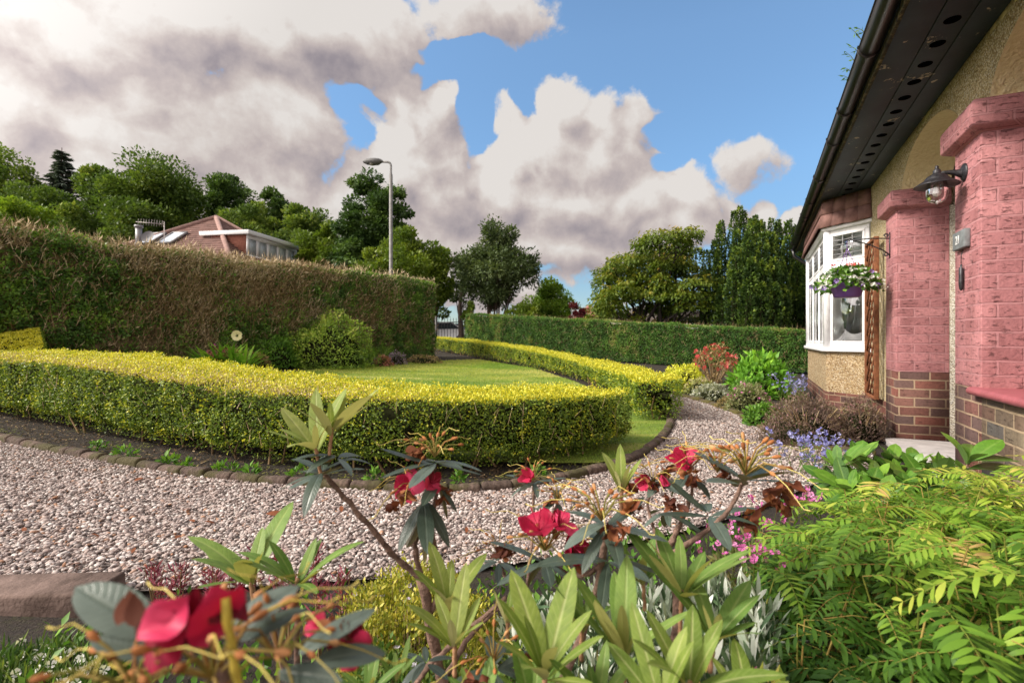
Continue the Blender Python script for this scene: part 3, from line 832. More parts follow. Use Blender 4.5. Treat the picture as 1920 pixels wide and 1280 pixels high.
# piers
RV = .37
def pier(x0, x1, zpink):
    b = MB().box(x0, x1, -RV, 0.02, zpink, 2.155)
    p_ = part(b, 'pier', M_PINK, house, False, .006)
    b = MB().box(x0 + .001, x1 - .001, -RV + .001, 0.019, -.1, zpink)
    part(b, 'pier_base', M_BRICK, p_)
    c = MB()
    e = .062; n0, n1 = x0 - e, x1 + e
    prof = [(.0, 2.150), (.5, 2.175), (1, 2.20)]
    def ring(k, z): return [(x0 - e * k, -RV - .001, z), (x1 + e * k, -RV - .001, z), (x1 + e * k, .02 + e * k, z), (x0 - e * k, .02 + e * k, z)]
    rs = [ring(.15, 2.145), ring(1, 2.175), ring(1, 2.30), ring(.75, 2.325), ring(-.1, 2.335)]
    V = [v for r_ in rs for v in r_]; F = []
    for i in range(len(rs) - 1):
        for k in range(4): F.append((i * 4 + k, i * 4 + (k + 1) % 4, i * 4 + 4 + (k + 1) % 4, i * 4 + 4 + k))
    F += [(3, 2, 1, 0), tuple(range(len(V) - 4, len(V)))]
    part(c.add(V, F), 'capital', M_PINK, p_, False, .008)
    return p_
pier(0, .43, .65); pier(-2.0, -1.563, .66); pier(-4.05, -3.6, .66)

# arch undersides
for a, b in ARCH:
    mb = MB(); xs_ = a + (b - a) * (1 - np.cos(np.linspace(0, pi, 49))) / 2
    for x0, x1 in zip(xs_[:-1], xs_[1:]):
        z0, z1 = arch_z(x0, a, b), arch_z(x1, a, b)
        mb.add([(x0, WY + .004, z0 - .004), (x1, WY + .004, z1 - .004), (x1, -RV, z1 - .004), (x0, -RV, z0 - .004)], [(0, 1, 2, 3)])
    part(mb, 'arch_soffit', M_CREAM)
# porch: inner walls, ceiling, floor, door
mb = MB()
mb.add([(.035, -RV, -.1), (.035, -1.5, -.1), (.035, -1.5, SOF), (.035, -RV, SOF)], [(0, 1, 2, 3)])
mb.add([(-.02, -RV, SPR), (.04, -RV, SPR), (.04, -RV, SOF), (-.02, -RV, SOF)], [(0, 1, 2, 3)])
mb.add([(.035, -1.5, -.1), (-3.75, -1.5, -.1), (-3.75, -1.5, SOF), (.035, -1.5, SOF)], [(0, 1, 2, 3)])
mb.add([(-3.75, -RV, -.1), (-3.75, -1.5, -.1), (-3.75, -1.5, SOF), (-3.75, -RV, SOF)], [(3, 2, 1, 0)])
for a, b in ARCH:
    xs_ = a + (b - a) * (1 - np.cos(np.linspace(0, pi, 25))) / 2
    wall_strip(mb, xs_, lambda x, a=a, b=b: arch_z(x, a, b) - .004, lambda x: SOF, -RV - .002)
part(mb, 'porch_wall', M_DASHL)
part(MB().box(-.014, .033, -.66, -RV - .001, -.1, SPR + .3), 'porch_jamb', M_DASHL)
part(MB().box(-3.75, .035, -1.5, -.02, SOF - .03, SOF + .02), 'porch_ceiling', M_CREAM)
M_CONC = mat_plain('pale_concrete', (.42, .39, .38), .85, .3, var=.15, scale=12, bump=.3, bscale=90)
part(MB().box(-1.56, -.001, -1.5, .12, -.12, .035), 'porch_step', M_CONC, house, False, .01)
part(MB().box(-3.75, -1.562, -1.5, -RV - .01, -.12, .034), 'porch_floor', M_CONC)
M_DOOR = mat_plain('door_paint', (.10, .10, .12), .4)
part(MB().box(-1.3, -.4, -1.52, -1.46, .04, 2.05), 'front_door', M_DOOR, house, False, .01)
# low wall under the second arch
part(MB().box(-3.6, -2.001, -RV, .018, -.1, .64), 'parapet_wall', M_BRICK2)
M_SILLP = mat_plain('pink_sill_paint', (.36, .10, .115), .5, .4, var=.12, scale=20, bump=.25, bscale=60)
b = MB().box(-3.62, -1.93, -RV - .02, .075, .625, .672)
part(b, 'parapet_sill', M_SILLP, house, False, .02)

# ---- bay window
BAY = [(1.44, WY), (1.83, .39), (4.43, .39), (4.82, WY)]
def bay_ring(off):
    """bay outline pushed outward by off"""
    k = off * tan(radians(22.5)); e = off * 1.4142
    return [(1.44 - e, WY), (1.83 - k, .39 + off), (4.43 + k, .39 + off), (4.82 + e, WY)]
def bay_band(mb, z0, z1, o0, o1, closed=True):
    a, b = bay_ring(o0), bay_ring(o1)
    for i in range(3):
        mb.add([(a[i][0], a[i][1], z0), (a[i + 1][0], a[i + 1][1], z0), (b[i + 1][0], b[i + 1][1], z1), (b[i][0], b[i][1], z1)], [(3, 2, 1, 0)])
def bay_slab(mb, z0, z1, o):
    a = [(1.44 - o * 1.4142, -.3)] + bay_ring(o) + [(4.82 + o * 1.4142, -.3)]
    mb.prism(a[::-1] if False else a, z0, z1)
M_WHITE = mat_plain('white_upvc', (.74, .74, .75), .4, .5, var=.06, scale=14)
bay = link('bay_window', bpy.data.meshes.new('bay_window'), house)
mb = MB(); bay_band(mb, .28, .80, 0, 0); o = part(mb, 'bay_wall', M_DASH, bay)
mb = MB(); bay_band(mb, -.1, .285, .006, .006); part(mb, 'bay_plinth', M_BRICK, bay)
mb = MB(); bay_slab(mb, .795, .845, .06); part(mb, 'window_sill', M_WHITE, bay, False, .012)
M_TILE = mat_plain('clay_tile', (.25, .135, .115), .85, .2, var=.25, scale=10, bump=.4, bscale=60, col2=(.15, .08, .068))
mb = MB(); bay_band(mb, 2.37, 2.80, .0, -.004); part(mb, 'tile_backing', M_BRICK, bay)
# hung tiles above the window, two courses of separate tiles
mb = MB()
A = bay_ring(.0)
for row, (z0, z1, o0, o1) in enumerate([(2.365, 2.57, .085, .035), (2.54, 2.76, .055, .02)]):
    a, b = bay_ring(o0), bay_ring(o1)
    for i in range(3):
        L = np.hypot(a[i + 1][0] - a[i][0], a[i + 1][1] - a[i][1]); n = max(2, int(round(L / .17)))
        for k in range(n):
            t0, t1 = (k + .012) / n, (k + .988) / n
            P = [np.array([*(np.array(r_[i]) * (1 - t) + np.array(r_[i + 1]) * t), z]) for r_, t, z in ((a, t0, z0), (a, t1, z0), (b, t1, z1), (b, t0, z1))]
            P[0][2] += random.uniform(-.004, .004); nn = unit(np.cross(P[1] - P[0], P[3] - P[0])) * -.013
            V = P + [q + nn for q in P]
            mb.add(V, [(0, 1, 2, 3), (7, 6, 5, 4), (0, 4, 5, 1), (1, 5, 6, 2), (2, 6, 7, 3), (3, 7, 4, 0)])
part(mb, 'hung_tiles', M_TILE, bay)
mb = MB(); bay_slab(mb, 2.33, 2.372, .05); part(mb, 'window_head', M_WHITE, bay, False, .008)
M_GLASS = mat_glass('window_glass', (.86, .92, .90), .16)
M_LEAD = mat_plain('lead_strip', (.30, .30, .31), .5, .4)
def casement(p0, p1, z0, z1, ztr, lead=True, nl=3):
    """a white frame between two points on the bay, with a transom light"""
    p0, p1 = np.array(p0), np.array(p1); d = unit(p1 - p0); L = np.linalg.norm(p1 - p0); nn = np.array([d[1], -d[0]])
    if nn[1] < -.1 or (abs(nn[1]) < .1 and nn[0] > 0): nn = -nn
    def bx(mb, s0, s1, za, zb, y0, y1):
        c = [p0 + d * s + nn * y for s, y in ((s0, y0), (s1, y0), (s1, y1), (s0, y1))]
        mb.add([(*q, za) for q in c] + [(*q, zb) for q in c], [(0, 3, 2, 1), (4, 5, 6, 7), (0, 1, 5, 4), (1, 2, 6, 5), (2, 3, 7, 6), (3, 0, 4, 7)])
    f = MB(); w = .052
    bx(f, 0, L, z0, z0 + w, -.035, .012); bx(f, 0, L, z1 - w, z1, -.035, .012)
    bx(f, 0, w, z0 + w, z1 - w, -.035, .012); bx(f, L - w, L, z0 + w, z1 - w, -.035, .012); bx(f, w, L - w, ztr - .03, ztr + .03, -.035, .012)
    for za, zb in ((z0 + w, ztr - .03), (ztr + .03, z1 - w)):   # sash inside the frame
        v = .03
        bx(f, w, L - w, za, za + v, -.02, .020); bx(f, w, L - w, zb - v, zb, -.02, .020); bx(f, w, w + v, za + v, zb - v, -.02, .020); bx(f, L - w - v, L - w, za + v, zb - v, -.02, .020)
    fr = part(f, 'window_frame', M_WHITE, bay, False, .006)
    g_ = MB(); i = w + .03
    bx(g_, i - .003, L - i + .003, z0 + i - .003, ztr - .057, .006, .010); part(g_, 'pane', M_GLASS, fr)
    g_ = MB(); bx(g_, i - .003, L - i + .003, ztr + .057, z1 - i + .003, .006, .010); part(g_, 'pane', M_GLASS, fr)
    if lead:
        l = MB(); za, zb = ztr + .06, z1 - i
        for k in range(1, nl): s = i + (L - 2 * i) * k / nl; bx(l, s - .003, s + .003, za, zb, .0102, .014)
        for k in range(1, 5): z = za + (zb - za) * k / 5; bx(l, i, L - i, z - .003, z + .003, .0104, .0142)
        part(l, 'lead_lattice', M_LEAD, fr)
R_ = bay_ring(-.02)
casement(R_[0], R_[1], .846, 2.33, 1.90, True, 3)
n = 3
for k in range(n):
    a = np.array(R_[1]); b = np.array(R_[2])
    casement(a + (b - a) * k / n, a + (b - a) * (k + 1) / n, .846, 2.33, 1.90, True, 4)
casement(R_[2], R_[3], .846, 2.33, 1.90, True, 3)
for q in (R_[1], R_[2]):
    mb = MB().prism([(q[0] + .05 * cos(a), q[1] - .0 + .05 * sin(a)) for a in np.linspace(0, 2 * pi, 9)[:-1]], .846, 2.33)
    part(mb, 'corner_post', M_WHITE, bay)
# the room behind
M_ROOM = mat_plain('room_wall', (.72, .74, .66), .9)
mb = MB()
for V in ([(1.0, -2.6, .5), (5.3, -2.6, .5), (5.3, -2.6, 2.6), (1.0, -2.6, 2.6)], [(1.0, -.36, .5), (1.0, -2.6, .5), (1.0, -2.6, 2.6), (1.0, -.36, 2.6)],
          [(5.3, -.36, .5), (5.3, -2.6, .5), (5.3, -2.6, 2.6), (5.3, -.36, 2.6)]):
    mb.add(V, [(0, 1, 2, 3)])
for x in (1.2, 4.9):     # wall returns beside the bay
    mb.box(x - .22, x + .24 if x < 2 else x + .2, -.36, -.05, .5, 2.6)
mb.box(1.0, 5.3, -2.6, -.36, 2.45, 2.5); mb.box(1.5, 4.76, -.5, .1, 2.375, 2.40)
part(mb, 'room_lining', M_ROOM, bay)
part(MB().prism([(1.3, -.5), (1.52, -.05), (1.86, .30), (4.40, .30), (4.74, -.05), (4.9, -.5)], .74, .80), 'inner_sill', M_WHITE, bay)
M_BLIND = mat_plain('pale_curtain', (.70, .73, .65), .9, .1, var=.08, scale=6)
mb = MB(); mb.add([(1.50, -.30, .80), (2.05, .16, .80), (2.05, .16, 2.3), (1.50, -.30, 2.3)], [(0, 1, 2, 3)]); part(mb, 'roller_blind', M_BLIND, bay)
for x0, x1 in ((2.2, 2.7), (3.6, 4.5)):
    mb = MB(); nx = 40
    V = [(x0 + (x1 - x0) * k / nx, -.42 + .03 * sin(k * 1.3), z) for z in (.5, 2.36) for k in range(nx + 1)]
    mb.add(V, [(k, k + 1, nx + 2 + k, nx + 1 + k) for k in range(nx)])
    part(mb, 'curtain', M_BLIND, bay, True)

# ---- eaves: soffit boards, fascia, roof
m, nt = new_mat('eaves_paint')
oc = objco(nt)
n1 = noise_n(nt, oc, 3, 5); n2 = noise_n(nt, oc, 26, 6, .7)
c = ramp(nt, n1, [(.35, (.007, .018, .027)), (.7, (.020, .045, .060))])
chip = ramp(nt, math_(nt, 'MULTIPLY_ADD', noise_n(nt, oc, 5.0, 2), .6, math_(nt, 'MULTIPLY', n2, .6)), [(.735, (0, 0, 0)), (.76, (1, 1, 1))])
c = mixc(nt, chip, c, (.42, .36, .25))
p = nd(nt, 'ShaderNodeBsdfPrincipled', Base_Color=c, Roughness=.55)
nt.links.new(nd(nt, 'ShaderNodeBump', Strength=.4, Distance=.006, Height=n2).outputs[0], p.inputs['Normal'])
out(nt, p.outputs[0]); M_EAVE = m
XE0, XE1 = -4.8, 5.98
for y0, y1 in ((WY + .003, .125), (.130, .285), (.290, .468)):
    part(MB().box(XE0, XE1, y0, y1, SOF, SOF + .018), 'soffit_board', M_EAVE, house, False, .002)
part(MB().box(XE0, XE1, WY, .47, SOF + .019, SOF + .03), 'soffit_backing', mat_plain('black_gap', (.004, .004, .004), 1))
M_HOLE = mat_plain('vent_black', (.002, .002, .002), 1, 0)
hole = raw_mesh('vent_hole', np.array([(.039 * cos(a), .039 * sin(a), z) for z in (0, -.004) for a in np.linspace(0, 2 * pi, 25)[:-1]]),
                list(range(24, 48))[::-1] + [i for k in range(24) for i in (k, (k + 1) % 24, 24 + (k + 1) % 24, 24 + k)], [24] + [4] * 24, M_HOLE)
for k in range(22):
    x = -2.72 + .255 * k
    if -3 < x < 4.2:
        o = link('vent_hole', hole, house); o.location = (x, .208, SOF + .0015)
m, nt = new_mat('mossy_fascia')
nz = noise_n(nt, objco(nt), 22, 6, .7)
c = ramp(nt, nz, [(.35, (.010, .011, .010)), (.52, (.05, .045, .022)), (.66, (.20, .16, .07))])
p = nd(nt, 'ShaderNodeBsdfPrincipled', Base_Color=c, Roughness=.95)
nt.links.new(nd(nt, 'ShaderNodeBump', Strength=1, Distance=.02, Height=nz).outputs[0], p.inputs['Normal'])
out(nt, p.outputs[0])
part(MB().box(XE0, XE1, .469, .492, SOF - .018, SOF + .03), 'drip_edge', m, house, False, .004)
part(MB().box(XE0, XE1, .47, .488, SOF + .031, SOF + .20), 'fascia', M_EAVE)
M_ROOF = mat_plain('brown_roof_tile', (.13, .085, .07), .85, .3, var=.3, scale=9, bump=.5, bscale=30)
mb = MB(); RZ = SOF + .17
for k in range(22):      # courses of tiles up the slope
    y0, y1 = .53 - k * .22, .53 - (k + 1) * .22 - .03
    z0, z1 = RZ + k * .17 + .012, RZ + (k + 1) * .17 + .012
    mb.add([(XE0, y0, z0), (XE1, y0, z0), (XE1, y1, z1), (XE0, y1, z1), (XE0, y0, z0 - .02), (XE1, y0, z0 - .02), (XE1, y1, z1 - .02), (XE0, y1, z1 - .02)],
           [(0, 1, 2, 3), (7, 6, 5, 4), (0, 4, 5, 1), (1, 5, 6, 2), (2, 6, 7, 3), (3, 7, 4, 0)])
zt = RZ + 22 * .17; yt = .53 - 22 * .22
mb.add([(XE0, yt, zt), (XE1, yt, zt), (XE1, -8.4, SOF + .1), (XE0, -8.4, SOF + .1)], [(0, 1, 2, 3)])
mb.add([(5.6, WY, SOF + .1), (5.6, yt, zt - .05), (5.6, -8, SOF + .1)], [(0, 1, 2)]); mb.add([(-4.6, WY, SOF + .1), (-4.6, yt, zt - .05), (-4.6, -8, SOF + .1)], [(0, 1, 2)])
part(mb, 'roof', M_ROOF)

# gutter
M_GUT = mat_plain('black_gutter', (.016, .014, .015), .30, .5, var=.4, scale=3)
gut = MB(); GY, GZ, GR = .548, SOF + .062, .058
V, F = [], []
for i, x in enumerate((XE0, XE1)):
    for rr_ in (GR, GR - .004):
        for k in range(17):
            a = pi + pi * k / 16; V.append((x, GY - rr_ * cos(a), GZ + rr_ * sin(a)))
for k in range(16):
    F += [(k, k + 1, 34 + k + 1, 34 + k), (17 + k + 1, 17 + k, 51 + k, 51 + k + 1)]
F += [(0, 34, 51, 17), (16, 33, 67, 50), tuple(range(34, 51))]
gut.add(V, F); gut.tube([(XE0, GY + GR, GZ), (XE1, GY + GR, GZ)], .006, 8)
gutter = part(gut, 'gutter', M_GUT, house, True)
def gbr(x, w):
    b = MB(); V, F = [], []
    for xx in (x - w / 2, x + w / 2):
        for k in range(17):
            a = pi + pi * k / 16; V.append((xx, GY - (GR + .007) * cos(a), GZ + (GR + .007) * sin(a)))
        V += [(xx, GY + GR + .007, GZ + .02), (xx, GY + GR - .012, GZ + .02), (xx, GY + GR - .012, GZ)]
    n_ = 20
    for k in range(n_ - 1): F.append((k, k + 1, n_ + k + 1, n_ + k))
    F += [tuple(range(n_))[::-1], tuple(range(n_, 2 * n_))]
    b.add(V, F); b.box(x - w / 2, x + w / 2, .489, GY - GR, GZ - .05, GZ + .03)
    part(b, 'gutter_bracket', M_GUT, gutter)
for x, w in ((-2.9, .03), (-1.95, .03), (-1.0, .03), (-.3, .03), (.9, .09), (1.95, .03), (2.85, .09), (3.1, .03), (4.2, .03), (5.2, .09)): gbr(x, w)
# downpipe at the far corner
b = MB(); b.tube([(5.72, GY, GZ - .05), (5.72, GY - .02, GZ - .2), (5.72, .06, GZ - .55), (5.72, .06, .1)], .034, 10)
part(b, 'downpipe', M_GUT, gutter, True)

# ---- fittings fixed to or hung on the house
def on_house(o, p):
    q = h2w(*p); o.location = tuple(q); o.rotation_euler = (0, 0, HR); return o

# wall lantern on the near pier
lan = on_house(thing('wall_lantern', 'black wall lantern with flat round shade and clear glass on the near pink pier', 'lantern'), (-1.74, .02, 1.955))
M_IRON = mat_plain('black_iron', (.035, .034, .038), .42, .5, .4, var=.5, scale=40, bump=.2, bscale=60)
M_LG = mat_glass('lantern_glass', (.98, .99, .99), .10)
lp = (0, 0, 0)
Rx = Matrix.Rotation(-pi / 2, 3, 'X')
part(MB().lathe([(0, .022), (.026, .022), (.034, .016), (.048, .012), (.055, .006), (.055, 0)], (0, 0, .035), 28, Rx), 'back_plate', M_IRON, lan, True)
b = MB().tube([(0, .0, .030), (0, .018, .030), (0, .05, .040), (0, .09, .046), (0, .135, .046)], [.034, .027, .017, .012, .011], 14)
part(b, 'arm', M_IRON, lan, True)
LY = .138
part(MB().lathe([(0, .098), (.006, .096), (.011, .086), (.008, .078), (.015, .072), (.021, .062), (.021, .048), (.03, .040), (.05, .028), (.064, .010), (.066, .004), (.098, -.016), (.118, -.030), (.118, -.034), (.096, -.024), (.06, -.010), (.0, -.006)], (0, LY, 0), 36), 'lamp_shade', M_IRON, lan, True)
part(MB().lathe([(.050, -.012), (.056, -.04), (.056, -.09), (.052, -.112), (.042, -.128), (.026, -.138), (.010, -.142), (.004, -.150), (0, -.152)], (0, LY, 0), 32), 'glass_bell', M_LG, lan, True)
part(MB().lathe([(.0, -.02), (.014, -.022), (.014, -.05), (.02, -.06), (.024, -.078), (.018, -.094), (0, -.102)], (0, LY, 0), 18), 'bulb', mat_plain('bulb_glass', (.75, .72, .66), .2), lan, True)

# number plaque
M_SLATE = mat_plain('slate_plaque', (.17, .185, .19), .7, .3, var=.2, scale=25, bump=.3, bscale=90)
pl = on_house(thing('number_plaque', 'grey slate house number plaque reading 21 on the near pink pier', 'house number'), (-1.735, .021, 1.57))
part(MB().box(-.105, .105, 0, .03, -.056, .056), 'slate', M_SLATE, pl, False, .005)
cu = bpy.data.curves.new('digits', 'FONT'); cu.body = '21'; cu.size = .075; cu.align_x = 'CENTER'; cu.align_y = 'CENTER'; cu.extrude = .0012
to = bpy.data.objects.new('tmp', cu); COL.objects.link(to)
bpy.context.view_layer.update()
me = bpy.data.meshes.new_from_object(to.evaluated_get(bpy.context.evaluated_depsgraph_get()))
bpy.data.objects.remove(to)
me.materials.clear(); me.materials.append(mat_plain('white_digit', (.80, .80, .78), .5))
o = link('digits', me, pl); o.location = (.012, .0312, 0); o.rotation_euler = (pi / 2, 0, pi)

# slim black ornament on a cord
orn = on_house(thing('hanging_chime', 'slim black rod hanging on a thin cord below the slate number plaque', 'ornament'), (-1.735, .03, 1.42))
part(MB().tube([(0, -.004, .09), (0, .006, .05), (.003, .006, .0)], .0022, 6), 'cord', M_IRON, orn)
b = MB().lathe([(0, .0), (.006, -.004), (.006, -.02), (.011, -.03), (.013, -.12), (.010, -.155), (.004, -.165), (0, -.167)], (0, .006, -.0), 14)
part(b, 'rod', M_IRON, orn, True)
part(MB().tube([(.011, .012, -.02), (.014, .012, -.06), (.012, .012, -.11)], .003, 6), 'clip', M_IRON, orn)

# trellis
M_WOOD = mat_plain('trellis_wood', (.20, .075, .033), .75, .3, var=.3, scale=25, bump=.3, bscale=60)
tr = on_house(thing('trellis', 'narrow brown wooden trellis with diamond lattice fixed between bay window and pink pier', 'trellis'), (.95, .03, .315))
b = MB()
for x in (-.27, .245): b.box(x, x + .025, 0, .045, 0, 1.72)
b.box(-.245, .245, 0, .045, 0, .03); b.box(-.245, .245, 0, .045, 1.69, 1.72)
part(b, 'frame', M_WOOD, tr, False, .003)
b = MB()
for s, y in ((1, .012), (-1, .026)):
    for k in range(-3, 12):
        z0 = .17 * k + .0; p0, p1 = np.array([-.245, y, z0]), np.array([.245, y, z0 + .49 * 1.15])
        t0 = max(0, (.03 - z0) / (.49 * 1.15)); t1 = min(1, (1.69 - z0) / (.49 * 1.15))
        if t1 <= t0: continue
        a_, b_ = p0 + (p1 - p0) * t0, p0 + (p1 - p0) * t1
        if s < 0: a_[0] *= -1; b_[0] *= -1
        b.bar(a_, b_, .02, .010, (0, 1, 0))
part(b, 'lattice', M_WOOD, tr)

# basket bracket and hanging basket
BX = .24
br = on_house(thing('basket_bracket', 'black wrought iron scroll bracket on the pink pier beside the trellis', 'bracket'), (BX, .022, 1.93))
b = MB(); b.box(-.008, .008, 0, .006, -.19, .06)
part(b, 'mount', M_IRON, br)
b = MB().tube([(0, .005, .0), (0, .15, .012), (0, .33, .008)], .006, 8).tube([(0, .005, -.16), (0, .05, -.115), (0, .16, -.05), (0, .26, -.01), (0, .33, .006)], .006, 8)
b.tube([(0, .33, .008), (0, .365, .018), (0, .38, .0), (0, .37, -.02), (0, .352, -.018)], .005, 8)
for c0, s in (((0, .03, .03), 1), ((0, .03, -.15), -1)):
    b.tube([(c0[0], c0[1] + .022 * (1 - k / 22) * cos(k * .75) , c0[2] + s * .022 * (1 - k / 22) * sin(k * .75)) for k in range(15)], .004, 6)
part(b, 'arm', M_IRON, br, True)
# ------------------------------------------------------------------ hedges
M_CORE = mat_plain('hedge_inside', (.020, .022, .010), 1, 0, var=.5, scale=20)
M_BARK = mat_plain('bark', (.085, .062, .048), .9, .2, var=.35, scale=30, bump=.6, bscale=50)
M_TWIG = mat_ramp('twig', [(0, (.12, .075, .04)), (.35, (.26, .175, .09)), (.7, (.42, .31, .17)), (1, (.58, .47, .31))], .85, .2)

def hull(F, B, H0, HF, HB, nz=6, nt_=5, wob=.04, seed=1):
    """surface strips of a clipped hedge: front, top, back, ends. F,B: n x 2 front and back foot lines; HF/HB: top heights (absolute z)"""
    n = len(F); rows = []
    zf, zb = zg(F[:, 0], F[:, 1]) + H0, zg(B[:, 0], B[:, 1]) + H0
    for k in range(nz + 1):
        t = k / nz; rows.append(np.c_[F, zf + (HF - zf) * t])
    for k in range(1, nt_ + 1):
        t = k / nt_; rows.append(np.c_[F + (B - F) * t, HF + (HB - HF) * t])
    for k in range(1, nz + 1):
        t = k / nz; rows.append(np.c_[B, HB + (zb - HB) * t])
    G = np.array(rows); m = len(rows)
    V = G.reshape(-1, 3)
    i = (np.arange(m - 1)[:, None] * n + np.arange(n - 1)[None]).ravel()
    T = np.concatenate([np.stack([i, i + 1, i + n + 1], 1), np.stack([i, i + n + 1, i + n], 1)])
    kind = np.tile(np.repeat(np.where(np.arange(m - 1) < nz, 0, np.where(np.arange(m - 1) < nz + nt_, 1, 2)), n - 1), 2)
    # end caps
    caps = []
    for e in (0, n - 1):
        for k in range(nz):
            a, b = k * n + e, (k + 1) * n + e; c_, d_ = (m - 1 - k) * n + e, (m - 2 - k) * n + e
            q = [(a, b, d_), (a, d_, c_)]
            caps += q if e == 0 else [(x, z, y) for x, y, z in q]
    T = np.concatenate([T, np.array(caps)]); kind = np.r_[kind, np.full(len(caps), 3)]
    return V, T, kind

def orient(V, T, kind, centre):
    """make the strip triangles face outward"""
    a, b, c_ = V[T[:, 0]], V[T[:, 1]], V[T[:, 2]]
    nn = np.cross(b - a, c_ - a); m = (a + b + c_) / 3
    d = np.linalg.norm(m[:, None, :2] - centre[None, :, :2], axis=2).argmin(1)
    o = m - centre[d]
    fl = (nn * o).sum(1) < 0
    T = T.copy(); T[fl] = T[fl][:, [0, 2, 1]]
    return T

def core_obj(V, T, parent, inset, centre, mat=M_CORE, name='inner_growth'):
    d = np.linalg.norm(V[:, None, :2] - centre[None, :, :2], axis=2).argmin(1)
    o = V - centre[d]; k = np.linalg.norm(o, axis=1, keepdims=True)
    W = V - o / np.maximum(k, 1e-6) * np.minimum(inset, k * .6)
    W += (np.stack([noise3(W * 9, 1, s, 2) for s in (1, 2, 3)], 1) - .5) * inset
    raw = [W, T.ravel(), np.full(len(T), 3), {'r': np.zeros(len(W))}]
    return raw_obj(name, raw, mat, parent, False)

def visible_cull(P, margin=.5):
    return (P[:, 1] > .2) & (np.abs(P[:, 0]) < P[:, 1] * 1.25 + margin)

# --- the yellow hedge round the lawn
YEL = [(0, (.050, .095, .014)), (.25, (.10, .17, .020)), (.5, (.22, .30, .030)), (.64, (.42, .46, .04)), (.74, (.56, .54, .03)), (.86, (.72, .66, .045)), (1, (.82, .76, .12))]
M_YEL = mat_leaf('privet_leaf', YEL, .28, .45, .35)
M_TAN = mat_leaf('clipped_leaf', [(0, (.30, .20, .09)), (.5, (.52, .40, .22)), (1, (.66, .55, .36))], .2, .6)

